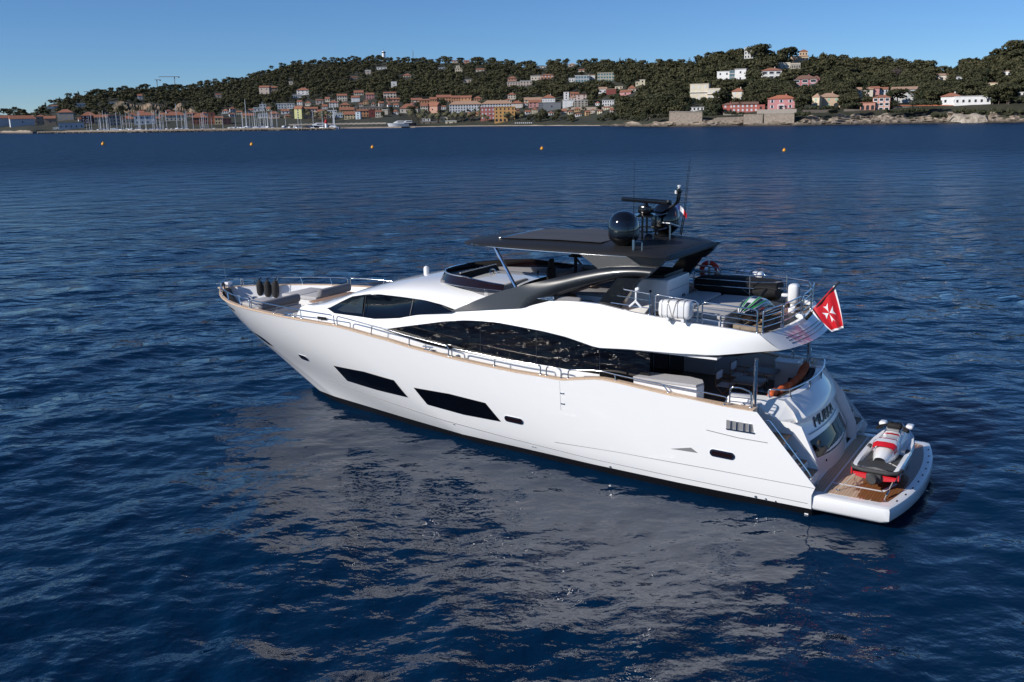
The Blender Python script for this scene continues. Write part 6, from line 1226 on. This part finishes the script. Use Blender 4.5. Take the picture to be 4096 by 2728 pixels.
# ---- cockpit
MB().rbox(5.75, 7.5, 2.28, 2.62, 1.95, 3.12, .06).build('cockpit_locker', M['gel2'], yacht, 40)
lid = [(7.6, 2.95), (7.45, 2.3), (6.2, 2.2), (5.75, 2.35), (5.6, 2.65), (5.7, 2.95)]
MB().prism(lid, 3.13, 3.2).build('locker_lid', M['cushion'], yacht, 30); MB().prism([(x, y-.04) for x, y in lid], 2.3, 3.125).build('locker_body', M['gel2'], yacht, 30)
# curved aft settee and transom coaming
def arc(y, w, x0, sag): return x0-sag*(1-(abs(y)/w)**2)
mb = MB(); rows = []
for y in along(-2.05, 2.05, 29):
    q = arc(y, 2.05, 3.55, .3); k = max(0, (abs(y)-1.7)/.35)
    rows.append([(q+.30, y, 2.55), (q+.22, y, 2.84), (q, y, 2.86), (q-.3, y, 2.55), (q-.42, y, 2.33), (q-.43, y, 2.28), (q-.3, y, 2.2)])
mb.loft(rows); mb.build('transom_coaming', M['gel'], yacht, 35)
for sg in (1, -1):
    # wing blocks that close the coaming at the stairs, and the seat ends forward of them
    vs = [(4.35, sg*1.95, 2.86), (3.42, sg*1.85, 2.86), (2.98, sg*1.75, 2.36), (3.62, sg*2.22, 2.30), (4.0, sg*2.42, 2.62), (4.35, sg*2.42, 2.8), (4.35, sg*1.9, 1.95), (3.4, sg*1.7, 1.95), (3.62, sg*2.2, 1.9), (4.35, sg*2.4, 1.95)]
    mb = MB(); mb.add(vs, [(0, 1, 3, 4, 5), (1, 2, 3), (0, 5, 9, 6), (0, 6, 7, 1), (1, 7, 2), (2, 7, 8, 3), (3, 8, 9, 4), (4, 9, 5)]); mb.build('coaming_wing', M['gel'], yacht, None)
    MB().rbox(4.3, 5.0, sg*2.0, sg*2.45, 1.95, 2.86, .06).build('seat_end', M['gel2'], yacht, 40)
mb = MB(); rows = []
for y in along(-1.95, 1.95, 21):
    q = arc(y, 2.05, 3.85, .3); rows.append([(q-.05, y, 2.8), (q+.1, y, 2.8), (q+.22, y, 2.4), (q+.75, y, 2.38), (q+.75, y, 1.95)])
mb.loft(rows); mb.build('cockpit_settee', M['darkseat'], yacht, 40)
for k, y in enumerate(along(-1.7, 1.55, 8)):
    q = arc(y, 2.05, 3.85, .3)
    MB().rbox(-.1, .1, -.25, .25, -.22, .22, .09, 3, Matrix.Translation((q+.3, y, 2.74)) @ Matrix.Rotation(rad(-22), 4, 'Y') @ Matrix.Rotation(rad((k*37) % 17-8), 4, 'X')).build('scatter_cushion', M['orange'], yacht, 60)
rl = [(3.95, 2.0, 2.86), (3.5, 1.92, 2.86), (3.3, .9, 2.86), (3.3, -.9, 2.86), (3.5, -1.92, 2.86), (3.95, -2.0, 2.86)]
tp = [(3.98, 2.0, 3.08), (3.5, 1.93, 3.1)]+[(arc(y, 1.93, 3.48, .28), y, 3.1) for y in along(1.8, -1.8, 13)]+[(3.5, -1.93, 3.1), (3.98, -2.0, 3.08)]
rail('transom_rail', [rl[0]]+[(arc(y, 1.93, 3.48, .28), y, 2.86) for y in (1.75, .6, -.6, -1.75)]+[rl[-1]], tp, r=.026)
# transom face: a curved sloping wall with the garage window
def xc(z): return interp(z, [(.68, 2.42), (1.2, 2.48), (1.6, 2.70), (1.8, 2.8), (2.05, 2.93), (2.33, 3.0)])
def xtr(y, z): return xc(z)+.28*(abs(y)/2.1)**2+.02
mb = MB(); rows = []
for y in along(-2.1, 2.1, 31): rows.append([(xtr(y, z), y, z) for z in (.66, .8, 1.0, 1.2, 1.4, 1.6, 1.8, 1.95, 2.1, 2.3)])
mb.loft(rows); tr = mb.build('transom', M['gel'], yacht, 40)
def trsheet(name, poly, m, off=.012, parent=None, step=.25):
    mbx = MB(); n_ = len(poly)
    dense = []
    for i in range(n_):
        a, b = Vector(poly[i]), Vector(poly[(i+1) % n_]); k = max(1, int((b-a).length/step)); dense += [a.lerp(b, j/k) for j in range(k)]
    pts = list(dense)+[Vector((y, z)) for y in along(-1.5, 1.5, 13) for z in (1.3, 1.4, 1.5)] if name == 'garage_window' else list(dense)
    vo, eo, fo, *_ = delaunay_2d_cdt(pts, [(i, (i+1) % len(dense)) for i in range(len(dense))], [], 1, 1e-6)
    mbx.add([(xtr(v[0], v[1])-off, v[0], v[1]) for v in vo]+[(xtr(v[0], v[1])-off+.02, v[0], v[1]) for v in vo], [tuple(f) for f in fo]+[tuple(len(vo)+i for i in f)[::-1] for f in fo])
    return mbx.build(name, m, parent or yacht, 50)
trsheet('garage_window', [(1.58, 1.64), (.8, 1.66), (0, 1.67), (-.8, 1.66), (-1.62, 1.62), (-1.6, 1.2), (-.8, 1.14), (0, 1.12), (.8, 1.14), (1.6, 1.2)], M['stern_glass'])
MB().tube([(xtr(y, 1.8)-.03, y, 1.8) for y in along(-1.3, 1.5, 20)], .016, 6).build('transom_grab', M['steel'], tr)
MB().tube([(xtr(y, 1.02)-.004, y, 1.02) for y in along(1.7, 2.1, 6)], .008, 4).build('seam', M['grille'], tr)
for y, z in ((1.05, .98),): MB().lathe([(.04, 0), (.04, .02)], (xtr(y, z)-.02, y, z), 10, Matrix.Rotation(math.pi/2, 3, 'Y')).build('socket', M['black'], tr)
def letters():
    cu = bpy.data.curves.new('name', 'FONT'); cu.body = 'MURKA'; cu.size = .37; cu.extrude = .012; cu.align_x = 'CENTER'; cu.shear = .3; cu.space_character = .98; cu.resolution_u = 3
    t = bpy.data.objects.new('name', cu); COL.objects.link(t); dg = bpy.context.evaluated_depsgraph_get(); me = bpy.data.meshes.new_from_object(t.evaluated_get(dg)); bpy.data.objects.remove(t)
    me.transform(Matrix.Scale(1.55, 4, (1, 0, 0)))
    for v in me.vertices:
        x, y, z = v.co; yy = -x+.08; zz = 1.87+y; v.co = (xtr(yy, zz)-.02-z, yy, zz)
    me.materials.clear(); me.materials.append(M['silver']); o = link('name_letters', me, tr); return o
letters()
# stairs each side, from the side deck to the platform
for sg in (1, -1):
    for k in range(5):
        z1 = 1.95-.21*k; x1 = 4.0-.3*k
        mb = MB(); mb.box(x1-.36, x1, min(sg*2.2, sg*2.98), max(sg*2.2, sg*2.98), z1-.26, z1-.02); sp_ = mb.build('stair_step', M['gel2'], yacht, None)
        MB().box(x1-.34, x1-.02, min(sg*2.24, sg*2.94), max(sg*2.24, sg*2.94), z1-.018, z1-.006).build('tread', M['deckteak'], sp_)
    ip = MB(); ip.prism([(3.95, 2.25), (3.3, 2.28), (2.98, 2.2), (2.5, 1.2), (2.45, .66), (4.4, .66), (4.4, 1.95)], -.02, .02, lambda x, z, y: (x, sg*2.16+y, z)); ip.build('stair_cheek', M['gel'], yacht)
    # inner skin of the quarter
    op = MB(); op.prism([(4.4, 2.7), (3.95, 2.70), (2.32, .86), (2.42, .66), (4.4, .66)], 0, .05, lambda x, z, y: (x, sg*(hull_y(x, z)-.05-y), z)); op.build('quarter_lining', M['gel2'], yacht)
    MB().tube(fillet([(3.85, sg*2.9, 2.42), (3.66, sg*2.86, 2.5), (2.55, sg*2.86, 1.22), (2.42, sg*2.86, .98), (2.5, sg*2.9, .9)], .1), .018, 6).build('stair_handrail', M['chrome'], yacht)
    for x, z in ((3.2, 1.92), (2.78, 1.42)): MB().tube([(x, sg*2.86, z), (x+.05, sg*2.98, z)], .014, 6).build('rail_bracket', M['chrome'], yacht)
    for x, z in ((3.45, 1.55), (3.1, 1.25), (2.75, .95)): MB().lathe([(.035, 0), (.035, .012)], (x, sg*2.18, z), 8, Matrix.Rotation(-sg*math.pi/2, 3, 'X')).build('step_light', M['black'], yacht)
    MB().tube(fillet([(3.3, sg*1.85, 2.3), (3.25, sg*1.87, 2.46), (3.15, sg*1.9, 2.3)], .05), .016, 6).build('grab_handle', M['chrome'], yacht)
# swim platform
def xpl(y): return .05+.42*(abs(y)/2.95)**2.2
PO = [(2.52, -2.95), (.62, -2.98), (.46, -2.92)]+[(xpl(y), y) for y in along(-2.8, 2.8, 25)]+[(.46, 2.92), (.62, 2.98), (2.52, 2.95)]
mb = MB(); n = len(PO); rows = []
for dz, ins in ((.2, .1), (.24, .04), (.3, .0), (.56, .0), (.62, .02), (.645, .07), (.65, .16)):
    rows.append([(min(2.52, x+ins*(1 if x < 2 else 0)), y*(1-ins/3), dz) for x, y in PO])
mb.loft(rows, True, True, True); pf = mb.build('swim_platform', M['gel'], yacht, 40)
PI_ = [(2.50, -2.62), (.78, -2.62)]+[(xpl(y)+.26, y) for y in along(-2.5, 2.5, 21)]+[(.78, 2.62), (2.50, 2.62)]
MB().prism(PI_, .648, .656).build('platform_teak', M['swim'], pf, None)
ln = MB()
for a, b, w in (((2.17, 2.62), (2.17, -2.62), .022), ((2.17, 1.84), (.86, 1.84), .045), ((.86, 1.86), (.66, 1.1), .045), ((2.17, -2.2), (1.2, -2.2), .03)):
    A, B = Vector((*a, 0)), Vector((*b, 0)); d = (B-A).normalized(); p = Vector((-d.y, d.x, 0))*w; ln.add([A+p, B+p, B-p, A-p], [(0, 1, 2, 3)])
for i in range(len(ln.v)): ln.v[i] = (ln.v[i][0], ln.v[i][1], .660)
ln.build('platform_inlay', M['whitefab'], pf, None, recalc=False)
for y in along(-2.2, 2.3, 9): MB().rbox(xpl(y)+.1, xpl(y)+.14, y-.05, y+.05, .646, .655, .003).build('platform_socket', M['black'], pf)
# ================================================================== loose things aboard
def fender_mesh(L, r, m='fender'):
    mb = MB(); pr = [(.03, 0), (r*.55, .03), (r*.9, .12), (r, .22), (r, L-.24), (r*.92, L-.14), (r*.6, L-.04), (.05, L)]; mb.lathe(pr, n=18); return mb
for k, (x, y, lab) in enumerate(((26.64, -.98, 'black fender against the far bow bulwark, next to the windlass'), (26.34, -1.1, 'middle one of three black fenders on the bow deck'), (26.03, -1.22, 'black fender on the bow deck, next to the grey sunpad'))):
    t = thing('fender', lab, 'fender', (x, y, 3.21), 0, 'black fenders standing at the bow'); t.rotation_euler.x += rad(3*(k-1))
    fender_mesh(.74, .15).build('fender_body', M['fender'], t, 50)
    MB().tube([(0, 0, .72), (.01, -.02, .8), (0, -.1, .84), (.03, -.11, .82), (.02, -.03, .76)], .018, 6).build('lanyard', M['black'], t)
    if k == 2: MB().tube([(-.1, -.05, .8), (-.2, .1, .45), (-.3, .18, .1), (-.15, .2, .03)], .012, 5).build('rope_tail', M['black'], t)
t = thing('long_fender', 'long black fender lying inside the near bow rail', 'fender', (25.85, 1.25, 3.5))
P = [Vector(p) for p in ((27.35, .3, 3.72), (26.9, .55, 3.62), (26.2, 1.05, 3.52), (25.4, 1.6, 3.45), (24.9, 1.85, 3.42), (24.6, 1.98, 3.42))]
MB().tube([p-Vector((25.85, 1.25, 3.5)) for p in resample(P, 20)], [.05, .12]+[.19]*15+[.17, .1, .04], 14).build('fender_body', M['black'], t, 50)
MB().tube([Vector(p)-Vector((25.85, 1.25, 3.5)) for p in ((27.35, .3, 3.72), (27.6, .12, 3.95), (27.78, .05, 3.85), (27.86, .03, 3.6), (27.84, .04, 3.3))], .03, 6).build('lanyard', M['black'], t)
# life rafts
def raft(loc, lab, L=.95):
    t = thing('life_raft', lab, 'life raft', loc, 0, 'white life raft canisters')
    MB().rbox(-L/2, L/2, -.2, .2, 0, .5, .12, 4).build('canister', M['whitegloss'], t, 50)
    for i, x in enumerate((-.3, -.12, .18, .34)):
        MB().tube(fillet([(x, -.205, .01), (x, -.205, .505), (x, .205, .505), (x, .205, .01)], .1, 4, True), .007, 4, True).build('strap', M['darkstrap'], t)
    for x, s in ((-.02, -.06), (.1, .07)): MB().tube(fillet([(x, -.206, .02), (x+s, -.206, .506), (x+s, .207, .506), (x-s, .207, .02)], .09), .012, 4).build('strap', M['strap'], t)
    for x in (-.25, .2): MB().box(x-.04, x+.04, -.15, .15, -.1, .02).build('cradle', M['whitegloss'], t)
raft((6.42, 2.74, 4.98), 'white life raft canister strapped inside the near upper rail')
raft((6.2, -2.74, 5.02), 'white life raft canister on the far upper rail, behind the black cover')
# lifebuoy
t = thing('lifebuoy', 'red lifebuoy ring with white bands on the far upper rail', 'lifebuoy', (7.56, -2.78, 5.42))
n1, n2 = 40, 12
for part, m_ in (('ring', 'ringred'), ('band', 'whitefab')):
    for seg in (range(1) if part == 'ring' else range(4)):
        mb = MB(); rows = []; r = .085 if part == 'ring' else .088
        A = np.linspace(0, 2*math.pi, n1, endpoint=False) if part == 'ring' else np.linspace(-.11, .11, 5)+rad(90*seg)
        for a in A:
            rows.append([((.27+r*math.cos(b))*math.cos(a), r*.8*math.sin(b), (.27+r*math.cos(b))*math.sin(a)) for b in np.linspace(0, 2*math.pi, n2, endpoint=False)])
        if part == 'ring': rows.append(rows[0])
        mb.loft(rows, True); mb.build(part, M[m_], t, 60)
MB().tube([(math.cos(a)*.35, 0, math.sin(a)*.35) for a in np.linspace(.3, 2.9, 12)], .008, 5).build('grab_line', M['whitefab'], t)
MB().tube([(0, .03, -.15), (0, .03, .12)], .04, 8).build('holder', M['strap'], t)
# white and red personal watercraft on the swim platform
def craft_rows(L, Wd, prof, zs):
    """prof: (x/L, half width, keel z, chine z, gunwale z, deck crown z)"""
    rows = []
    for x, w, zk, zc_, zg, zd in prof:
        rows.append([(x*L, 0, zk), (x*L, w*.55, zk+(zc_-zk)*.5), (x*L, w*.92, zc_), (x*L, w, zc_+(zg-zc_)*.5), (x*L, w*.99, zg)])
    return rows
def watercraft(t, cols):
    L, mh, ml, mt_, ms1, ms2, mm = cols
    pr = [(0, .56, .12, .2, .42, .45), (.04, .6, .08, .18, .46, .5), (.2, .61, .03, .16, .5, .52), (.45, .6, 0, .15, .53, .56), (.65, .56, .02, .18, .58, .64), (.82, .44, .1, .28, .64, .72), (.93, .26, .24, .42, .68, .76), (1, .05, .45, .58, .7, .74)]
    R_ = craft_rows(L, 1.2, pr, None); mb = MB(); mb.loft([r[:4] for r in R_]); mb.mirror(); mb.add([R_[0][k] for k in range(4)]+[(p[0], -p[1], p[2]) for p in R_[0][3:0:-1]], [tuple(range(7))]); mb.build('lower_hull', M[ml], t, 50)
    mb = MB(); rows = []
    for (x, w, zk, zc_, zg, zd), r in zip(pr, R_):
        rows.append([(x*L, w*1.0, zc_+(zg-zc_)*.45), (x*L, w*1.03, zg-.02), (x*L, w*.97, zg+.03), (x*L, w*.8, zg+.02), (x*L, w*.74, zg-.1 if .03 < x < .6 else zg+.03), (x*L, w*.4, zg-.1 if .03 < x < .6 else zd+.03), (x*L, 0, zg-.1 if .03 < x < .6 else zd+.06)])
    mb.loft(rows); mb.mirror(); mb.build('upper_hull', M[mh], t, 40)
    # centre spine that carries the seat, hood and handlebar
    SP = [(.16, .15, .44, .6), (.3, .25, .44, .78), (.45, .27, .46, .8), (.58, .27, .48, .82), (.66, .29, .5, .95), (.72, .3, .52, 1.0), (.82, .3, .56, .92), (.93, .2, .62, .82), (.99, .07, .66, .76)]
    mb = MB(); rows = []
    for x, w, z0, z1 in SP: rows.append([(x*L, w*1.15, z0), (x*L, w*1.08, z0+(z1-z0)*.45), (x*L, w*.8, z0+(z1-z0)*.85), (x*L, w*.4, z1), (x*L, 0, z1+.01)])
    mb.loft(rows); mb.mirror(); mb.build('spine', M[mt_], t, 50)
    for i, (xa, xb, m_) in enumerate(((.27, .33, ms2), (.33, .40, ms1), (.40, .425, ms2), (.425, .53, ms1), (.53, .565, ms2), (.565, .6, ms1))):
        mb = MB(); rows = []
        for x in along(xa, xb, 4):
            h = interp(x, [(.27, .80), (.32, .88), (.4, .9), (.5, .89), (.6, .92)]); w = interp(x, [(.27, .27), (.36, .34), (.5, .28), (.6, .24)])
            rows.append([(x*L, w*1.05, h-.2), (x*L, w, h-.07), (x*L, w*.7, h), (x*L, 0, h+.012)])
        mb.loft(rows); mb.mirror(); mb.build('seat', M[m_], t, 60)
    mb = MB()
    for sg in (1, -1):
        mb.prism([(.6, sg*.42), (1.9, sg*.42), (1.9, sg*.3), (.75, sg*.26)], .432, .44)
    mb.prism([(.06, -.45), (.35, -.5), (.5, -.3), (.62, -.12), (.62, .12), (.5, .3), (.35, .5), (.06, .45)], .475, .485); mb.build('footwell_mat', M[mm], t, None)
    mb = MB(); mb.tube([(.3, .63, .43), (.02, .55, .42), (-.05, .3, .41), (-.05, -.3, .41), (.02, -.55, .42), (.3, -.63, .43)], .055, 8); mb.build('rear_bumper', M['rubber'], t, 60)
    mb = MB(); mb.lathe([(.13, 0), (.13, .2), (.1, .24)], (-.02, 0, .22), 14, Matrix.Rotation(-math.pi/2, 3, 'Y')); mb.rbox(-.1, .06, -.2, .2, .1, .34, .05); mb.build('jet_nozzle', M['rubber'], t, 50)
    hb = MB(); hb.tube([(.64*L-.1, .4, 1.02), (.66*L, .2, 1.05), (.67*L, 0, 1.06), (.66*L, -.2, 1.05), (.64*L-.1, -.4, 1.02)], .03, 8); hb.rbox(.63*L, .71*L, -.2, .2, .95, 1.12, .06)
    for sg in (1, -1): hb.tube([(.63*L-.1, sg*.28, 1.02), (.62*L-.16, sg*.42, 1.01)], .045, 8)
    hb.build('handlebar', M['black'], t, 60)
    for sg in (1, -1):
        MB().rbox(.7*L, .78*L, sg*.36-.1, sg*.36+.1, .94, 1.06, .05, 3).build('mirror', M[mh], t, 60)
        MB().rbox(.44*L, .5*L, sg*.5-.05, sg*.5+.05, .5, .6, .03).build('side_pad', M[mm], t, 50)
        for sx in (.12,): MB().rbox(.03, .25, sg*.6-.02, sg*.6+.02, .2, .4, .015).build('side_panel', M[ms2], t, 40)
    for y in (.07, -.07): MB().lathe([(.05, 0), (.05, .03)], (.68*L, y, 1.09), 12).build('gauge', M['chrome'], t)
    return t
t = thing('jet_ski', 'white and red jet ski with striped seat chocked on the swim platform', 'jet ski', (1.1, 1.83, .78), rad(-91))
watercraft(t, (3.3, 'whitegloss', 'redgloss', 'whitegloss', 'whitegloss', 'redgloss', 'rubber'))
MB().rbox(2.0, 2.12, -.16, .16, .86, .98, .02).build('warning_panel', M['grille'], t)
ch = thing('ski_chock', 'pale chocks under the jet ski on the platform', 'chock', (1.1, .9, .66))
for k, y in enumerate((-1.6, .1)): MB().rbox(-.42, .42, y-.09, y+.09, 0, .16, .03).build('chock_block', M['rubber'], ch, 40)
for (a, b, lab) in (((1.55, 1.75, 1.05), (1.9, 2.35, .66), 'lashing strap from the jet ski to the platform edge beside the stairs'), ((.62, 1.7, 1.0), (.7, 2.45, .66), 'lashing strap from the jet ski to the platform outer corner')):
    t = thing('lashing_strap', lab, 'strap', b); A = Vector(a)-Vector(b)
    MB().tube([(0, 0, .01), A], .012, 5).build('webbing', M['strap'], t); MB().lathe([(.05, 0), (.05, .02)], (0, 0, 0), 8).build('pad_eye', M['chrome'], t)
    if a[0] < 1: MB().rbox(-.03, .03, -.03, .03, -.12, .12, .02, M=Matrix.Translation(A*.35) @ A.to_track_quat('Z', 'Y').to_matrix().to_4x4()).build('ratchet', M['steel'], t)
# black, white and green stand-up craft on the fly deck
t = thing('jet_ski', 'black, white and green jet ski in a wooden cradle on the upper deck', 'jet ski', (4.62, -.55, 4.74), rad(86.5))
L = 2.75; pr = [(0, .36, .1, .16, .3), (.1, .38, .06, .14, .34), (.4, .37, .02, .14, .38), (.65, .35, .03, .17, .42), (.82, .29, .09, .24, .44), (.93, .2, .18, .32, .44), (1, .05, .34, .4, .42)]
R_ = []
for x, w, zk, zc_, zg in pr: R_.append([(x*L, 0, zk), (x*L, w*.6, zk+(zc_-zk)*.5), (x*L, w*.95, zc_), (x*L, w, zg-.06), (x*L, w*1.02, zg)])
mb = MB(); mb.loft(R_); mb.mirror(); mb.add([R_[0][k] for k in range(5)]+[(p[0], -p[1], p[2]) for p in R_[0][:0:-1]], [tuple(range(9))]); mb.build('lower_hull', M['graphite'], t, 50)
HD = [(.42, .37, .38, .44), (.5, .36, .40, .66), (.6, .35, .41, .72), (.7, .33, .42, .68), (.8, .29, .43, .6), (.9, .22, .44, .52), (1, .05, .42, .43)]
def hood(x, q, off=0):
    w, z0, z1 = (interp(x, [(a[0], a[i]) for a in HD]) for i in (1, 2, 3)); a = q*math.pi/2
    return (x*L, (w+off)*math.sin(a), z0+(z1-z0+off)*max(0, math.cos(a))**.8)
mb = MB(); mb.loft([[hood(x, q) for q in along(-1, 1, 17)] for x in along(.42, 1, 24)]); mb.build('hood', M['whitegloss'], t, 50)
for qa, qb, xa, xb, m_ in ((-.16, .16, .5, .68, 'graphite'), (.2, .3, .52, .95, 'green'), (-.3, -.2, .52, .95, 'green'), (.34, .52, .62, .99, 'graphite'), (-.52, -.34, .62, .99, 'graphite'), (-.14, .14, .78, 1, 'graphite'), (.56, .66, .5, .9, 'green'), (-.66, -.56, .5, .9, 'green'), (.72, 1.0, .45, .97, 'graphite'), (-1., -.72, .45, .97, 'graphite')):
    mb = MB(); mb.loft([[hood(x, q*(1-.25*(x-.5)) if abs(q) < .7 else q, .006) for q in along(qa*(1 if x < xb-.1 else .9), qb, 5)] for x in along(xa, xb, 14)]); mb.build('hood_stripe', M[m_], t, 50)
for sg in (1, -1):
    for xa, xb, z in ((.1, .6, .34), (.2, .7, .26)): MB().tube([(xa*L, sg*.392, z-.02), ((xa+xb)/2*L, sg*.392, z+.02), (xb*L, sg*.375, z+.03)], [.004, .02, .004], 6).build('hull_stripe', M['green' if z > .3 else 'whitegloss'], t, 60)
mb = MB(); mb.rbox(.05, 1.1, -.28, .28, .26, .3, .02); mb.build('tray_mat', M['rubber'], t)
mb = MB(); mb.tube([(1.35, 0, .66), (.9, 0, .8)], .05, 8); mb.tube([(.95, -.34, .82), (.9, 0, .84), (.95, .34, .82)], .03, 8); mb.build('steering_pole', M['black'], t, 60)
c = thing('wooden_cradle', 'wooden cradle holding the green striped jet ski', 'cradle', (4.7, 1.2, 4.58))
for k, (y, w) in enumerate(((.55, .42), (-1.0, .45))):
    mb = MB(); mb.prism([(-w, 0), (w, 0), (w, .2), (.28, .2), (0, .14), (-.28, .2), (-w, .2)], y-.03, y+.03, lambda x, z, yy: (x, yy, z)); mb.build('cradle_frame', M['wood'], c, None)
MB().box(-.3, -.22, -1.0, .6, .01, .1).build('cradle_beam', M['wood'], c); MB().box(.22, .3, -1.0, .6, .01, .1).build('cradle_beam', M['wood'], c)
# covered tender with its outboard
t = thing('tender', 'covered black tender with white outboard motor on the upper deck', 'tender', (6.3, -1.95, 4.6), rad(4))
mb = MB(); rows = []
for x, w, z0, z1 in ((-1.35, .42, .3, .72), (-1.3, .58, .22, .8), (-1.0, .64, .15, .84), (0, .66, .12, .86), (.7, .6, .15, .86), (1.15, .4, .25, .82), (1.38, .15, .4, .72)):
    rows.append([(x, w*math.cos(a)**1 if abs(math.cos(a)) < 1 else w, (z0+z1)/2+(z1-z0)/2*math.sin(a)) for a in np.linspace(0, 2*math.pi, 20, endpoint=False)])
mb.loft(rows, True, True, True); mb.build('cover', M['black'], t, 50)
for x in (-.9, .7): MB().box(x-.05, x+.05, -.5, .5, 0, .2).build('tender_chock', M['rubber'], t)
MB().tube([(-.2, .64, .65), (-.85, .66, .25)], .014, 5).build('lashing', M['steel'], t)
om = MB(); om.rbox(-2.02, -1.7, .38, .76, .22, .84, .12, 4); om.build('motor_cowl', M['whitegloss'], t, 50)
MB().rbox(-1.95, -1.78, .5, .66, -.05, .24, .04).build('motor_leg', M['whitegloss'], t, 50); MB().lathe([(.1, .04), (.11, .1), (.11, .2), (.09, .24)], (-1.86, .72, -.12), 12).build('motor_canister', M['whitefab'], t, 50)
MB().rbox(-2.03, -1.9, .48, .66, .3, .76, .02).build('cowl_badge', M['grille'], t, 40); MB().rbox(-1.7, -1.5, .48, .66, .42, .52, .04).build('motor_bracket', M['whitegloss'], t, 40)
# little white folding bracket hung on the rail
t = thing('folding_stand', 'small white three-legged stand clipped to the near upper rail', 'stand', (7.72, 2.56, 5.35))
MB().rbox(-.025, .025, -.02, .02, -.06, .34, .01).build('post', M['whitegloss'], t, 40); MB().rbox(-.09, -.02, -.03, .03, .27, .36, .02).build('lamp_head', M['whitegloss'], t, 40)
for a in (-1, 1): MB().rbox(-.03, .03, -.025, .025, -.26, .02, .012, M=Matrix.Translation((0, .02, -.04)) @ Matrix.Rotation(rad(48*a), 4, 'Y')).build('leg', M['whitegloss'], t, 40)
# ensign: red with a white edge and an eight-pointed cross
t = thing('ensign_flag', 'red flag with white border and white eight-pointed cross at the stern', 'flag', (3.48, -.06, 4.94))
FA, FB, FC, FD = Vector((3.48, 0, 4.94)), Vector((2.88, 0, 5.73)), Vector((2.55, 0, 4.53)), Vector((2.84, 0, 4.42))
def fl(u, v, off=0):
    p = FA.lerp(FB, u).lerp(FD.lerp(FC, u), v); bow_ = math.sin(v*math.pi)
    p = p+Vector((.09, 0, .05))*bow_*(1-u)*1.0+Vector((-.02, 0, 0))*bow_*u
    y = .05*math.sin(u*11+v*2)*(.35+v)+.06*v*math.sin(u*5+1); return (p.x-3.48, y+off, p.z-4.94)
mb = MB(); n = 24; mb.loft([[fl(.06+.88*i/n, .95*j/n) for j in range(n+1)] for i in range(n+1)]); mb.build('flag_field', M['red'], t, 80, False)
for a0, a1, b0, b1 in ((0, .06, 0, 1), (.94, 1, 0, 1), (.06, .94, .95, 1)):
    mb = MB(); mb.loft([[fl(a0+(a1-a0)*i/(12 if b0 > .5 else 3), b0+(b1-b0)*j/(3 if b0 > .5 else 20)) for j in range((3 if b0 > .5 else 20)+1)] for i in range((12 if b0 > .5 else 3)+1)]); mb.build('flag_border', M['whitefab'], t, 80, False)
for off in (.008, -.008):
    mb = MB()
    for k in range(4):
        a = math.pi/2*k
        def cp(r, w): return fl(.5+math.cos(a)*r*.24-math.sin(a)*w*.24, .5+(math.sin(a)*r+math.cos(a)*w)*.27, off)
        ns = 6; c0 = cp(.05, 0)
        left = [cp(.05+.95*i/ns, .46*(i/ns)**1.4) for i in range(ns+1)]; right = [cp(.05+.95*i/ns, -.46*(i/ns)**1.4) for i in range(ns+1)]; mid = [cp(.05+.75*i/ns, 0) for i in range(ns+1)]
        mb.loft([left, mid]); mb.loft([mid, right])
    mb.build('flag_cross', M['whitefab'], t, 80, False)
t = thing('courtesy_flag', 'small blue, white and red flag flying from the twin aerials', 'flag', (8.08, -1.66, 7.55))
for k, m_ in enumerate(('blue', 'whitefab', 'red')):
    mb = MB(); mb.loft([[(.22-(k+i/4)*.12, .03*math.sin((k+i/4)*3)+.0, -.085*(k+i/4)**1.25+.17*j/4) for j in range(5)] for i in range(5)]); mb.build('flag_stripe', M[m_], t, 80, False)
# cockpit tables and folding chairs
for (y, lab) in ((-.25, 'grey cockpit table on the side nearer the stern pole'), (-1.55, 'grey cockpit table on the far side of the other one')):
    t = thing('cockpit_table', lab, 'table', (5.25, y, 1.95), 0, 'cockpit tables')
    MB().rbox(-.44, .44, -.38, .38, .64, .68, .015).build('tabletop', M['tabletop'], t); MB().rbox(-.45, .45, -.39, .39, .615, .638, .008).build('table_rim', M['teak'], t)
    MB().tube([(-.1, 0, .02), (-.1, 0, .62)], .05, 10).build('pedestal', M['steel'], t); MB().rbox(-.3, .1, -.2, .2, 0, .03, .01).build('foot', M['steel'], t)
for (y, lab) in ((-.15, 'folding chair with white canvas back at the nearer cockpit table'), (-1.42, 'folding chair with white canvas back at the farther cockpit table')):
    t = thing('folding_chair', lab, 'chair', (5.95, y, 1.95), 0, 'wooden folding chairs'); 
    MB().rbox(.2, .235, -.26, .26, .62, .86, .01).build('backrest', M['whitefab'], t); MB().rbox(-.22, .22, -.25, .25, .44, .47, .01).build('seat', M['whitefab'], t)
    for sg in (1, -1):
        MB().tube([(-.22, sg*.27, 0), (.22, sg*.27, .46), (.22, sg*.27, .9)], .018, 6).build('leg', M['tealwood'], t); MB().tube([(.22, sg*.27, 0), (-.22, sg*.27, .46), (-.22, sg*.27, .66), (.22, sg*.27, .66)], .018, 6).build('leg', M['tealwood'], t)
t = thing('service_trolley', 'steel sink unit on the teak landing beside the stern pole', 'cabinet', (4.35, 2.42, 1.95))
MB().rbox(-.25, .2, -.2, .14, 0, .78, .03).build('unit_body', M['steel'], t); MB().rbox(-.27, .22, -.22, .16, .78, .82, .015).build('unit_top', M['gel2'], t)
for x in (-.1, .0): MB().tube([(x, .15, .55), (x, .19, .6), (x, .15, .7)], .012, 5).build('tap', M['chrome'], t)
MB().lathe([(.07, 0), (.07, .03)], (.12, .15, .62), 12, Matrix.Rotation(-math.pi/2, 3, 'X')).build('gauge', M['steel'], t)
